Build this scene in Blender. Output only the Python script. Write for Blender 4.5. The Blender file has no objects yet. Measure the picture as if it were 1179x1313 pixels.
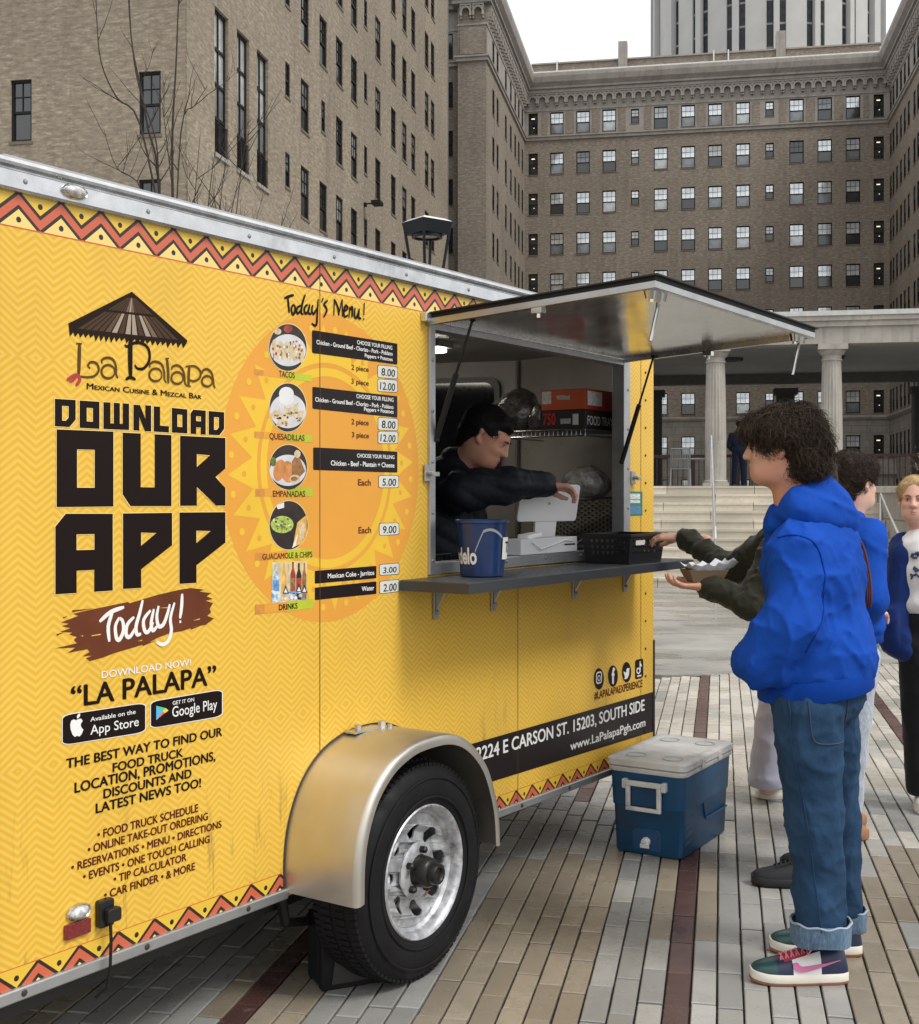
import bpy, bmesh, math, random
import numpy as np
from mathutils import Vector, Matrix
R = math.radians
random.seed(7); rng = np.random.default_rng(7)
scn = bpy.context.scene
col = scn.collection

# ------------------------------------------------------------------ camera
F = 1600.0; CX = 589.5; HY = 632.0; CH = 1.55     # focal length and horizon in photograph pixels, eye height
cam_d = bpy.data.cameras.new('camera')
cam = bpy.data.objects.new('camera', cam_d); col.objects.link(cam)
cam.location = (0, 0, CH); cam.rotation_euler = (R(90), 0, 0)
cam_d.sensor_fit = 'HORIZONTAL'; cam_d.sensor_width = 36; cam_d.lens = 36*F/1179
cam_d.shift_y = -(656.5-HY)/1179
cam_d.clip_start = .05; cam_d.clip_end = 1500
scn.camera = cam

# ------------------------------------------------------------------ overcast sky, soft sun, exposure
world = bpy.data.worlds.new('World'); scn.world = world; world.use_nodes = True
nt = world.node_tree; nt.nodes.clear()
SUN_EL, SUN_AZ = 52, 125                          # azimuth clockwise from +Y
sky = nt.nodes.new('ShaderNodeTexSky'); sky.sky_type = 'NISHITA'; sky.sun_disc = False
sky.sun_elevation = R(SUN_EL); sky.sun_rotation = R(SUN_AZ); sky.dust_density = 3
tc = nt.nodes.new('ShaderNodeTexCoord'); sep = nt.nodes.new('ShaderNodeSeparateXYZ')
nt.links.new(tc.outputs['Generated'], sep.inputs[0])
cr = nt.nodes.new('ShaderNodeValToRGB')           # overcast cloud deck, brighter overhead
cr.color_ramp.elements[0].position = 0; cr.color_ramp.elements[0].color = (.72, .73, .735, 1)
cr.color_ramp.elements[1].position = 1; cr.color_ramp.elements[1].color = (1, 1, 1, 1)
nt.links.new(sep.outputs['Z'], cr.inputs[0])
cn = nt.nodes.new('ShaderNodeTexNoise'); cn.inputs['Scale'].default_value = 2.2; cn.inputs['Detail'].default_value = 5
nt.links.new(tc.outputs['Generated'], cn.inputs['Vector'])
cm = nt.nodes.new('ShaderNodeMapRange'); cm.inputs['To Min'].default_value = 11.0; cm.inputs['To Max'].default_value = 14.0
cm.inputs['From Min'].default_value = .3; cm.inputs['From Max'].default_value = .7
nt.links.new(cn.outputs['Fac'], cm.inputs['Value'])
vm = nt.nodes.new('ShaderNodeVectorMath'); vm.operation = 'SCALE'
nt.links.new(cr.outputs['Color'], vm.inputs[0]); nt.links.new(cm.outputs['Result'], vm.inputs['Scale'])
mx = nt.nodes.new('ShaderNodeMix'); mx.data_type = 'RGBA'; mx.inputs[0].default_value = .92
nt.links.new(sky.outputs[0], mx.inputs[6]); nt.links.new(vm.outputs[0], mx.inputs[7])
bg = nt.nodes.new('ShaderNodeBackground'); bg.inputs['Strength'].default_value = .12
wo = nt.nodes.new('ShaderNodeOutputWorld')
nt.links.new(mx.outputs[2], bg.inputs['Color']); nt.links.new(bg.outputs[0], wo.inputs['Surface'])
sd = bpy.data.lights.new('sun', 'SUN'); sd.energy = 2.1; sd.angle = R(18); sd.color = (1, .97, .92)
so = bpy.data.objects.new('sun', sd); col.objects.link(so)
sv = Vector((math.sin(R(SUN_AZ))*math.cos(R(SUN_EL)), math.cos(R(SUN_AZ))*math.cos(R(SUN_EL)), math.sin(R(SUN_EL))))
so.rotation_euler = sv.to_track_quat('Z', 'Y').to_euler(); so.location = sv*60
scn.view_settings.view_transform = 'Standard'; scn.view_settings.look = 'None'
scn.view_settings.gamma = 1; scn.view_settings.exposure = 0.0; scn.view_settings.use_curve_mapping = False
scn.cycles.max_bounces = 8

# ------------------------------------------------------------------ materials
def N(nt, t, **kw):
    n = nt.nodes.new(t)
    for k, v in kw.items(): setattr(n, k, v)
    return n
def math_(nt, op, a, b=None, c=None):
    n = nt.nodes.new('ShaderNodeMath'); n.operation = op
    for i, v in enumerate((a, b, c)):
        if v is None: continue
        if isinstance(v, (int, float)): n.inputs[i].default_value = v
        else: nt.links.new(v, n.inputs[i])
    return n.outputs[0]
def rgb(c): return (c[0], c[1], c[2], 1)
def new_mat(name):
    m = bpy.data.materials.new(name); m.use_nodes = True
    t = m.node_tree; b = t.nodes['Principled BSDF']
    return m, t, b
def mixc(t, fac, a, b):
    n = t.nodes.new('ShaderNodeMix'); n.data_type = 'RGBA'
    if isinstance(fac, (int, float)): n.inputs[0].default_value = fac
    else: t.links.new(fac, n.inputs[0])
    for i, v in ((6, a), (7, b)):
        if isinstance(v, tuple): n.inputs[i].default_value = rgb(v)
        else: t.links.new(v, n.inputs[i])
    return n.outputs[2]
def noise(t, scale, detail=3, vec=None, rough=.5, out='Fac'):
    n = t.nodes.new('ShaderNodeTexNoise'); n.inputs['Scale'].default_value = scale; n.inputs['Detail'].default_value = detail
    n.inputs['Roughness'].default_value = rough
    if vec is None:
        tc = t.nodes.new('ShaderNodeTexCoord'); vec = tc.outputs['Object']
    t.links.new(vec, n.inputs['Vector'])
    return n.outputs[out]
def maprange(t, v, a, b, c=0., d=1.):
    n = t.nodes.new('ShaderNodeMapRange'); t.links.new(v, n.inputs['Value'])
    for k, x in (('From Min', a), ('From Max', b), ('To Min', c), ('To Max', d)): n.inputs[k].default_value = x
    return n.outputs['Result']
def add_bump(t, b, h, strength=.3, dist=.002):
    n = t.nodes.new('ShaderNodeBump'); n.inputs['Strength'].default_value = strength; n.inputs['Distance'].default_value = dist
    t.links.new(h, n.inputs['Height']); t.links.new(n.outputs[0], b.inputs['Normal'])
MATS = {}
def M(name, c=(.5, .5, .5), rough=.6, metal=0, var=.12, vs=6, bump=0, bs=60, bd=.002, spec=.5, emit=0, dirt=0, rvar=0, coat=0, sheen=0):
    if name in MATS: return MATS[name]
    m, t, b = new_mat(name)
    nz = noise(t, vs, 4)
    fac = maprange(t, nz, .3, .7)
    cc = mixc(t, fac, tuple(x*(1-var) for x in c), tuple(min(1, x*(1+var)) for x in c))
    if dirt:
        d = noise(t, vs*.35, 8, rough=.7)
        cc = mixc(t, maprange(t, d, .52, .68, 0, dirt), cc, (.06, .05, .04))
    t.links.new(cc, b.inputs['Base Color'])
    b.inputs['Metallic'].default_value = metal
    b.inputs['Specular IOR Level'].default_value = spec
    b.inputs['Coat Weight'].default_value = coat
    b.inputs['Sheen Weight'].default_value = sheen
    if rvar: t.links.new(maprange(t, noise(t, vs*2.3, 5), .3, .7, max(.02, rough-rvar), min(1, rough+rvar)), b.inputs['Roughness'])
    else: b.inputs['Roughness'].default_value = rough
    if bump: add_bump(t, b, noise(t, bs, 4), bump, bd)
    if emit:
        b.inputs['Emission Color'].default_value = rgb(c); b.inputs['Emission Strength'].default_value = emit
    MATS[name] = m
    return m

# ------------------------------------------------------------------ object helpers
def tag(o, label=None, cat=None, group=None, kind=None):
    if label: o['label'] = label
    if cat: o['category'] = cat
    if group: o['group'] = group
    if kind: o['kind'] = kind
    return o
def thing(name, label, cat, loc=(0, 0, 0), rz=0, group=None):
    o = bpy.data.objects.new(name, None); o.empty_display_size = .2; col.objects.link(o)
    o.location = loc; o.rotation_euler = (0, 0, rz)
    return tag(o, label, cat, group)
def structure(name, loc=(0, 0, 0), rz=0):
    o = bpy.data.objects.new(name, None); col.objects.link(o); o.location = loc; o.rotation_euler = (0, 0, rz)
    o['kind'] = 'structure'; return o
def link(name, me, parent=None, mats=None):
    if mats is not None:
        for m in (mats if isinstance(mats, (list, tuple)) else [mats]): me.materials.append(m)
    o = bpy.data.objects.new(name, me); col.objects.link(o)
    if parent is not None: o.parent = parent
    return o
def copy_tree(o, parent=None, loc=None, rot=None):
    c = o.copy(); col.objects.link(c); c.parent = parent
    if loc is not None: c.location = loc
    if rot is not None: c.rotation_euler = rot
    for ch in list(o.children): copy_tree(ch, c)
    return c
def bevel(o, w, seg=2, ang=35):
    m = o.modifiers.new('bevel', 'BEVEL'); m.width = w; m.segments = seg; m.limit_method = 'ANGLE'; m.angle_limit = R(ang)
    m.harden_normals = False
    return o
class MB:
    def __init__(s): s.v = []; s.f = []; s.mi = []; s.m = 0
    def add(s, vs, fs):
        o = len(s.v); s.v += [tuple(p) for p in vs]; s.f += [tuple(i+o for i in f) for f in fs]; s.mi += [s.m]*len(fs); return s
    def box(s, a, b, M4=None):
        x0, y0, z0 = [min(p, q) for p, q in zip(a, b)]; x1, y1, z1 = [max(p, q) for p, q in zip(a, b)]
        vs = [(x0,y0,z0),(x1,y0,z0),(x1,y1,z0),(x0,y1,z0),(x0,y0,z1),(x1,y0,z1),(x1,y1,z1),(x0,y1,z1)]
        if M4 is not None: vs = [M4 @ Vector(p) for p in vs]
        return s.add(vs, [(0,3,2,1),(4,5,6,7),(0,1,5,4),(1,2,6,5),(2,3,7,6),(3,0,4,7)])
    def tube(s, pts, r, n=8, cap=True, up=None):
        pts = [Vector(p) for p in pts]; k = len(pts)
        rs = list(r) if isinstance(r, (list, tuple)) else [r]*k
        vs = []; fs = []; prev = None
        for i, p in enumerate(pts):
            d = (pts[min(i+1, k-1)]-pts[max(i-1, 0)])
            if d.length < 1e-9: d = Vector((0, 0, 1))
            d.normalize()
            if prev is None:
                a = Vector((0, 0, 1)) if abs(d.z) < .9 else Vector((1, 0, 0))
                u = d.cross(a).normalized()
            else:
                u = (prev-d*prev.dot(d))
                u = u.normalized() if u.length > 1e-6 else d.orthogonal().normalized()
            prev = u; w = d.cross(u)
            for j in range(n):
                an = 2*math.pi*j/n
                vs.append(p+(u*math.cos(an)+w*math.sin(an))*rs[i])
        for i in range(k-1):
            for j in range(n):
                a = i*n+j; b = i*n+(j+1) % n
                fs.append((a, b, b+n, a+n))
        if cap:
            fs.append(tuple(reversed(range(n)))); fs.append(tuple((k-1)*n+j for j in range(n)))
        return s.add(vs, fs)
    def cyl(s, p0, p1, r0, r1=None, n=16, cap=True): return s.tube([p0, p1], [r0, r0 if r1 is None else r1], n, cap)
    def lathe(s, prof, n=24, origin=(0, 0, 0), axis='z', M4=None, a0=0, a1=360):
        full = abs(a1-a0-360) < 1e-6; k = n if full else n+1
        vs = []; fs = []; o = Vector(origin)
        for r, z in prof:
            for j in range(k):
                an = R(a0)+(R(a1-a0))*j/n; c, q = r*math.cos(an), r*math.sin(an)
                p = {'z': (c, q, z), 'y': (c, z, q), 'x': (z, c, q)}[axis]
                p = Vector(p)
                vs.append((M4 @ p if M4 is not None else p)+o)
        for i in range(len(prof)-1):
            for j in range(n):
                a = i*k+j; b = i*k+(j+1) % k
                fs.append((a, b, b+k, a+k))
        return s.add(vs, fs)
    def prism(s, poly, fn, d0, d1):
        """poly: 2-D outline; fn(u, v, d) -> point"""
        n = len(poly); vs = [fn(u, v, d0) for u, v in poly]+[fn(u, v, d1) for u, v in poly]
        fs = [tuple(range(n)), tuple(reversed(range(n, 2*n)))]
        for i in range(n):
            j = (i+1) % n; fs.append((i, i+n, j+n, j))
        return s.add(vs, fs)
    def mesh(s, name='mesh', smooth=False, fix=False):
        me = bpy.data.meshes.new(name); me.from_pydata([tuple(p) for p in s.v], [], s.f)
        if any(s.mi): me.polygons.foreach_set('material_index', s.mi)
        if fix:
            bm = bmesh.new(); bm.from_mesh(me); bmesh.ops.recalc_face_normals(bm, faces=bm.faces); bm.to_mesh(me); bm.free()
        if smooth: shade(me, smooth if smooth is not True else 40)
        me.update(); return me
    def build(s, name, mats, parent=None, smooth=False, bev=0, fix=True, seg=2):
        o = link(name, s.mesh(name, smooth, fix), parent, mats)
        if bev: bevel(o, bev, seg)
        return o
def shade(me, ang=40):
    me.polygons.foreach_set('use_smooth', [True]*len(me.polygons))
    if ang < 179:
        try: me.set_sharp_from_angle(angle=R(ang))
        except Exception: pass
def rotm(axis, deg, o=(0, 0, 0)): return Matrix.Translation(Vector(o)) @ Matrix.Rotation(R(deg), 4, axis) @ Matrix.Translation(-Vector(o))
def W(px, py, D): return np.array(((px-CX)*D/F, D, CH-(py-HY)*D/F))      # a measured point of the place from its bearing and distance

# ------------------------------------------------------------------ implicit surfaces (bodies, clothes, hair, soft things)
def surface_nets(f, lo, hi, h, chunk=None):
    lo = np.array(lo, float); hi = np.array(hi, float); n = np.ceil((hi-lo)/h).astype(int)+1
    ax = [lo[i]+h*np.arange(n[i]) for i in range(3)]
    X, Y, Z = np.meshgrid(*ax, indexing='ij')
    P = np.stack([X.ravel(), Y.ravel(), Z.ravel()], 1).astype(np.float32)
    V = f(P).reshape(n).astype(np.float32)
    S = V < 0
    nx, ny, nz = n
    c = S[:-1,:-1,:-1].astype(np.int8)*0
    for dx in (0,1):
        for dy in (0,1):
            for dz in (0,1): c += S[dx:nx-1+dx, dy:ny-1+dy, dz:nz-1+dz]
    act = (c > 0) & (c < 8)
    idx = -np.ones(act.shape, int); I = np.argwhere(act); idx[act] = np.arange(len(I))
    acc = np.zeros((len(I), 3)); cnt = np.zeros(len(I))
    corners = [(0,0,0),(1,0,0),(0,1,0),(1,1,0),(0,0,1),(1,0,1),(0,1,1),(1,1,1)]
    for a in range(8):
        for b in range(a+1, 8):
            ca, cb = np.array(corners[a]), np.array(corners[b])
            if abs(ca-cb).sum() != 1: continue
            ia = I+ca; ib = I+cb
            va = V[ia[:,0], ia[:,1], ia[:,2]]; vb = V[ib[:,0], ib[:,1], ib[:,2]]
            m = (va < 0) != (vb < 0)
            t = np.where(m, va/np.where(m, va-vb, 1), 0)
            acc += (m[:,None])*(ca+(cb-ca)*t[:,None]); cnt += m
    verts = lo+(I+acc/np.maximum(cnt, 1)[:,None])*h
    quads = []
    for axn in range(3):
        o1, o2 = [(1,2),(2,0),(0,1)][axn]
        sh = [slice(None)]*3; sh2 = [slice(None)]*3
        sh[axn] = slice(0, -1); sh2[axn] = slice(1, None)
        cr = S[tuple(sh)] != S[tuple(sh2)]
        E = np.argwhere(cr); E = E[(E[:,o1] > 0) & (E[:,o2] > 0) & (E[:,o1] < n[o1]-1) & (E[:,o2] < n[o2]-1)]
        if not len(E): continue
        u = np.zeros(3, int); u[o1] = 1; w = np.zeros(3, int); w[o2] = 1
        def g(e): return idx[e[:,0], e[:,1], e[:,2]]
        q = np.stack([g(E-u-w), g(E-w), g(E), g(E-u)], 1)
        flip = ~S[E[:,0], E[:,1], E[:,2]]
        q[flip] = q[flip][:, ::-1]
        quads.append(q)
    Q = np.concatenate(quads); Q = Q[(Q >= 0).all(1)]
    return verts, Q
def np_mesh(name, parts, smooth=True):
    vs = []; qs = []; o = 0
    for v, q in parts: vs.append(v); qs.append(np.asarray(q)+o); o += len(v)
    v = np.concatenate(vs); q = np.concatenate(qs)
    me = bpy.data.meshes.new(name)
    me.vertices.add(len(v)); me.vertices.foreach_set('co', v.astype(np.float32).ravel())
    k = q.shape[1]
    me.loops.add(q.size); me.loops.foreach_set('vertex_index', q.astype(np.int32).ravel())
    me.polygons.add(len(q)); me.polygons.foreach_set('loop_start', np.arange(0, q.size, k, dtype=np.int32))
    me.polygons.foreach_set('use_smooth', np.ones(len(q), bool))
    me.update(calc_edges=True); me.validate()
    return me
def A3(p): return np.array(p, np.float32)
def cone(P, a, b, r1, r2, flat=None, k=1.0):
    """tapered capsule; flat = unit vector along which it is k times thinner"""
    a = A3(a); b = A3(b); p = P-a
    if flat is not None:
        u = A3(flat); u = u/np.linalg.norm(u); p = p+(p@u)[:,None]*u*(1/k-1)
        b = b+((b-a)@u)*u*(1/k-1)
    ba = b-a; t = np.clip((p@ba)/max(float(ba@ba), 1e-9), 0, 1)
    return np.linalg.norm(p-t[:,None]*ba, axis=1)-(r1+(r2-r1)*t)
def ell(P, c, r, M3=None):
    p = P-A3(c)
    if M3 is not None: p = p@np.asarray(M3, np.float32)      # columns are the ellipsoid's own axes
    r = A3(r); k0 = np.linalg.norm(p/r, axis=1); k1 = np.linalg.norm(p/(r*r), axis=1)
    return k0*(k0-1)/np.maximum(k1, 1e-6)
def smin(a, b, k):
    h = np.clip(.5+.5*(b-a)/k, 0, 1); return b+(a-b)*h-k*h*(1-h)
def smax(a, b, k): return -smin(-a, -b, k)
def vnoise(P, s, seed=0):
    """cheap smooth noise, roughly -1..1"""
    r = np.random.default_rng(seed); out = 0
    for i in range(5):
        d = r.normal(size=3); d /= np.linalg.norm(d); d2 = r.normal(size=3); d2 /= np.linalg.norm(d2)
        out = out+np.sin(P@A3(d*s*(1+.35*i))+r.uniform(0, 6)+1.3*np.sin(P@A3(d2*s*.7)+r.uniform(0, 6)))
    return out/3.0
# ------------------------------------------------------------------ directions of the courtyard
EV = Vector((295.5, 1600, 0)).normalized(); EH = Vector((EV.y, -EV.x, 0))        # away from the viewer / to the right
EANG = math.atan2(EH.y, EH.x)
def brick_mat(name, c1, c2, mortar, stone=None, wet=0):
    m, t, b = new_mat(name)
    geo = t.nodes.new('ShaderNodeNewGeometry'); tc = t.nodes.new('ShaderNodeTexCoord')
    sp = t.nodes.new('ShaderNodeSeparateXYZ'); t.links.new(tc.outputs['Object'], sp.inputs[0])
    hx = math_(t, 'ADD', sp.outputs[0], sp.outputs[1])
    cb = t.nodes.new('ShaderNodeCombineXYZ'); t.links.new(hx, cb.inputs[0]); t.links.new(sp.outputs[2], cb.inputs[1])
    br = t.nodes.new('ShaderNodeTexBrick'); t.links.new(cb.outputs[0], br.inputs['Vector'])
    br.inputs['Scale'].default_value = 1; br.inputs['Brick Width'].default_value = .24; br.inputs['Row Height'].default_value = .085
    br.inputs['Mortar Size'].default_value = .008; br.inputs['Color1'].default_value = rgb(c1); br.inputs['Color2'].default_value = rgb(c2)
    br.inputs['Mortar'].default_value = rgb(mortar); br.inputs['Bias'].default_value = -.1
    # long clusters of darker and lighter courses, as fired brick shows
    sc_ = t.nodes.new('ShaderNodeVectorMath'); sc_.operation = 'MULTIPLY'; sc_.inputs[1].default_value = (3.2, 10, 1)
    t.links.new(cb.outputs[0], sc_.inputs[0])
    n1 = noise(t, 1, 5, sc_.outputs[0], .75)
    n2 = noise(t, .22, 4)
    cc = mixc(t, maprange(t, n1, .42, .66), br.outputs['Color'], tuple(x*.62 for x in c1))
    cc = mixc(t, maprange(t, n1, .28, .42, .75, 0), cc, tuple(min(1, x*1.5) for x in c2))
    sv_ = t.nodes.new('ShaderNodeVectorMath'); sv_.operation = 'MULTIPLY'; sv_.inputs[1].default_value = (.9, .09, 1); t.links.new(cb.outputs[0], sv_.inputs[0])
    cc = mixc(t, maprange(t, noise(t, 1, 5, sv_.outputs[0], .7), .52, .72, 0, .35), cc, (.07, .06, .05))
    cc2 = mixc(t, maprange(t, n2, .35, .65, 0, .22), cc, (.08, .07, .06))
    t.links.new(cc2, b.inputs['Base Color']); b.inputs['Roughness'].default_value = .85
    add_bump(t, b, br.outputs['Fac'], -.4, .01)
    return m
def stone_mat(name, c, rough=.8, course=.55, wide=1.3, streak=.3):
    m, t, b = new_mat(name)
    tc = t.nodes.new('ShaderNodeTexCoord'); sp = t.nodes.new('ShaderNodeSeparateXYZ'); t.links.new(tc.outputs['Object'], sp.inputs[0])
    hx = math_(t, 'ADD', sp.outputs[0], sp.outputs[1]); cb = t.nodes.new('ShaderNodeCombineXYZ')
    t.links.new(hx, cb.inputs[0]); t.links.new(sp.outputs[2], cb.inputs[1])
    n1 = noise(t, 1.2, 6, rough=.7)
    cc = mixc(t, maprange(t, n1, .3, .7), tuple(x*.78 for x in c), tuple(x*1.15 for x in c))
    if course:
        br = t.nodes.new('ShaderNodeTexBrick'); t.links.new(cb.outputs[0], br.inputs['Vector']); br.inputs['Scale'].default_value = 1
        br.inputs['Brick Width'].default_value = wide; br.inputs['Row Height'].default_value = course; br.inputs['Mortar Size'].default_value = .012
        br.inputs['Color1'].default_value = (1, 1, 1, 1); br.inputs['Color2'].default_value = (.84, .84, .84, 1); br.inputs['Mortar'].default_value = (.45, .42, .4, 1)
        mm = t.nodes.new('ShaderNodeMix'); mm.data_type = 'RGBA'; mm.blend_type = 'MULTIPLY'; mm.inputs[0].default_value = 1
        t.links.new(cc, mm.inputs[6]); t.links.new(br.outputs['Color'], mm.inputs[7]); cc = mm.outputs[2]
    s2 = t.nodes.new('ShaderNodeVectorMath'); s2.operation = 'MULTIPLY'; s2.inputs[1].default_value = (3.5, .25, 1); t.links.new(cb.outputs[0], s2.inputs[0])
    st = noise(t, 1, 5, s2.outputs[0], .7)
    cc = mixc(t, maprange(t, st, .5, .72, 0, streak), cc, (.05, .045, .04))
    t.links.new(cc, b.inputs['Base Color']); b.inputs['Roughness'].default_value = rough
    add_bump(t, b, noise(t, 25, 4), .3, .01)
    return m
BRICK_L = brick_mat('brick_left', (.295, .24, .175), (.40, .335, .25), (.29, .25, .20))
BRICK_B = brick_mat('brick_back', (.275, .226, .178), (.38, .32, .255), (.27, .235, .20))
STONE = stone_mat('limestone', (.30, .275, .24))
STONE_P = stone_mat('limestone_plain', (.33, .30, .27), course=0)
STONE_C = stone_mat('limestone_column', (.40, .37, .33), course=0, streak=.45)
FRAME = M('window_frame', (.014, .014, .014), .5, spec=.2)
ROOFM = M('roof_felt', (.12, .12, .12), .8)
DARK = M('dark_room', (.012, .013, .015), .5, var=.3)
def glass_mat(name, c, rough=.06, spec=.6, metal=0):
    m, t, b = new_mat(name)
    n = noise(t, 1.1, 3)
    t.links.new(mixc(t, maprange(t, n, .35, .65), tuple(x*.7 for x in c), tuple(min(1, x*1.2) for x in c)), b.inputs['Base Color'])
    b.inputs['Roughness'].default_value = rough; b.inputs['Specular IOR Level'].default_value = spec
    b.inputs['IOR'].default_value = 1.6; b.inputs['Metallic'].default_value = metal
    return m
G_DARK = glass_mat('glass_dark', (.02, .024, .028), spec=.8)
G_MID = glass_mat('glass_over_curtain', (.24, .26, .275), metal=.3)
G_BLIND_REFL = glass_mat('glass_blind_reflection', (.82, .88, .92), metal=.55)  # white blind and bright sky reflection mixed into one pane colour
G_PALE = glass_mat('glass_pale_curtain_reflection', (.50, .52, .52), metal=.4)
G_LAMP = M('room_lamp_glow', (1, .84, .58), emit=1.1, var=0)
SILLB = M('sill_brick', (.15, .12, .09), .85, vs=4)

# ---- window kinds: master meshes, origin at sill centre, x along wall, y into wall (0 = wall face)
def sash_meshes(w, h, muntins=True, rec=.16):
    f = MB(); t = .07
    y0, y1 = rec-.05, rec+.04
    f.box((-w/2, y0, 0), (-w/2+t, y1, h)); f.box((w/2-t, y0, 0), (w/2, y1, h))
    f.box((-w/2+t, y0, h-t), (w/2-t, y1, h)); f.box((-w/2+t, y0, 0), (w/2-t, y1, t))
    m = h*.48
    f.box((-w/2+t, y0+.012, m-.035), (w/2-t, y1-.006, m+.035))
    if muntins:
        for u in ((-1/6, 1/6) if w > .8 else (0,)):
            f.box((u*w-.011, y0+.02, m+.035), (u*w+.011, y1-.012, h-t))
        zz = m+.035+(h-t-m-.035)*.5
        f.box((-w/2+t, y0+.022, zz-.011), (w/2-t, y1-.014, zz+.011))
    up = MB().box((-w/2+t-.01, rec+.0, m), (w/2-t+.01, rec+.012, h-t+.01))
    lo = MB().box((-w/2+t-.01, rec+.014, t-.01), (w/2-t+.01, rec+.026, m))
    return f.mesh('frame'), up.mesh('pane_up'), lo.mesh('pane_lo')
WIN = {}
def win_kind(key, w, h, upm, lom, sill=True, lamp=False, munt=True, rec=.16):
    fr, up, lo = sash_meshes(w, h, munt, rec)
    fr.materials.append(FRAME); up.materials.append(upm); lo.materials.append(lom)
    d = dict(w=w, h=h, fr=fr, up=up, lo=lo, sill=None, lamp=None, rec=rec)
    if sill:
        s = MB().box((-w/2-.04, -.03, -.09), (w/2+.04, rec, 0)).mesh('sill'); s.materials.append(SILLB); d['sill'] = s
    if lamp:
        s = MB().box((-.14, rec-.008, h*.74), (.12, rec-.004, h*.74+.08)).box((.02, rec-.008, h*.32), (.09, rec-.004, h*.32+.05)).mesh('lamp'); s.materials.append(G_LAMP); d['lamp'] = s
    WIN[key] = d
def put_window(parent, key, loc, rz=0):
    d = WIN[key]
    o = link('window', d['fr'], parent); o.location = loc; o.rotation_euler = (0, 0, rz)
    for k, nm in (('up', 'pane'), ('lo', 'pane'), ('sill', 'sill'), ('lamp', 'lamp')):
        if d.get(k): link(nm, d[k], o)
    return o
for i, (a, b_) in enumerate(((G_BLIND_REFL, G_DARK), (G_BLIND_REFL, G_MID), (G_PALE, G_DARK), (G_BLIND_REFL, G_PALE), (G_MID, G_DARK), (G_DARK, G_DARK))):
    win_kind('b%d' % i, 1.05, 1.68, a, b_)
    win_kind('s%d' % i, .62, 1.1, a, b_)
win_kind('lamp', .74, 1.68, G_DARK, G_DARK, lamp=True, munt=False)
for i, (a, b_) in enumerate(((G_DARK, G_DARK), (G_MID, G_DARK), (G_PALE, G_DARK))):
    win_kind('w%d' % i, .95, 1.72, a, b_, rec=.1)
    win_kind('l%d' % i, 1.0, 1.85, a, b_, rec=.09)
    win_kind('q%d' % i, .52, 1.2, a, b_, rec=.07)
    win_kind('f%d' % i, .66, 1.78, a, b_, rec=.12)

def wall_holes(name, w0, w1, z0, z1, holes, fn, mats, parent, depth=.3, splits=()):
    """sheet with rectangular openings and their reveals; fn(u, z, d) -> point, d into the wall; splits: (z, material index above)"""
    us = sorted({w0, w1, *[h[0] for h in holes], *[h[1] for h in holes]}); us = [u for u in us if w0 <= u <= w1]
    zs = sorted({z0, z1, *[h[2] for h in holes], *[h[3] for h in holes], *[s[0] for s in splits]}); zs = [z for z in zs if z0 <= z <= z1]
    mb = MB()
    def mi(z):
        k = 0
        for s in splits:
            if z >= s[0]: k = s[1]
        return k
    for i in range(len(us)-1):
        for j in range(len(zs)-1):
            uc, zc = (us[i]+us[i+1])/2, (zs[j]+zs[j+1])/2
            if any(h[0] < uc < h[1] and h[2] < zc < h[3] for h in holes): continue
            mb.m = mi(zc)
            mb.add([fn(us[i], zs[j], 0), fn(us[i+1], zs[j], 0), fn(us[i+1], zs[j+1], 0), fn(us[i], zs[j+1], 0)], [(0, 1, 2, 3)])
    for a, b, c, d in holes:
        mb.m = mi((c+d)/2)
        q = [(a, c), (b, c), (b, d), (a, d)]
        for k in range(4):
            p, r = q[k], q[(k+1) % 4]
            mb.add([fn(p[0], p[1], 0), fn(p[0], p[1], depth), fn(r[0], r[1], depth), fn(r[0], r[1], 0)], [(0, 1, 2, 3)])
        mb.add([fn(a, c, depth), fn(b, c, depth), fn(b, d, depth), fn(a, d, depth)], [(0, 1, 2, 3)])
    return mb.build(name, mats, parent, fix=False)

# ================================================================== LEFT BUILDING
LB0 = Vector((-.2197*35, 35, 0))
lb = thing('brick_building', 'tall brown brick building behind the trailer, with three very tall stair windows near its corner', 'building', LB0, EANG)
# local x = right, local y = away.  right-hand face is the plane x=0 (facing +x); front face is y=0 (facing -y)
def s_left(px):
    x = (px-CX)/F; return (x*35+7.69)/(EV.x-x*EV.y)
cols_main = [391.3, 414.8, 435.6, 454.4, 485, 504.8, 519, 530.3, 547.6, 555.2]
rowz = [7.1, 10.3, 13.5, 16.68, 19.88, 23.08, 26.28, 29.5]         # tops
holes = []; wins = []
for r_, zt in enumerate(rowz):
    for px in cols_main:
        s = s_left(px)
        if px == 414.8 and zt in (16.68, 13.5+100): key, w, h = 'q', .52, 1.2
        else: key, w, h = 'l', 1.0, 1.85
        if px == 391.3 and zt in (23.08,): pass
        holes.append((s-w/2, s+w/2, zt-h, zt)); wins.append((key, s, zt-h))
    for px in (369, 469.2):
        s = s_left(px)
        if px == 369 and zt > 25: continue
        holes.append((s-.26, s+.26, zt-1.2, zt)); wins.append(('q', s, zt-1.2))
tall = [2.75, 4.6, 6.43]
for s in tall: holes.append((s-.56, s+.56, 11.7, 16.08))
f_right = lambda u, z, d: (-d, u, z)
wall_holes('brick_wall', 0, 38.5, 0, 33, holes, f_right, [BRICK_L], lb, .34)
for key, s, z in wins:
    k = rng.choice([0, 0, 0, 1, 2], p=None)
    put_window(lb, '%s%d' % (key, k), (0, s, z), R(90))
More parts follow.
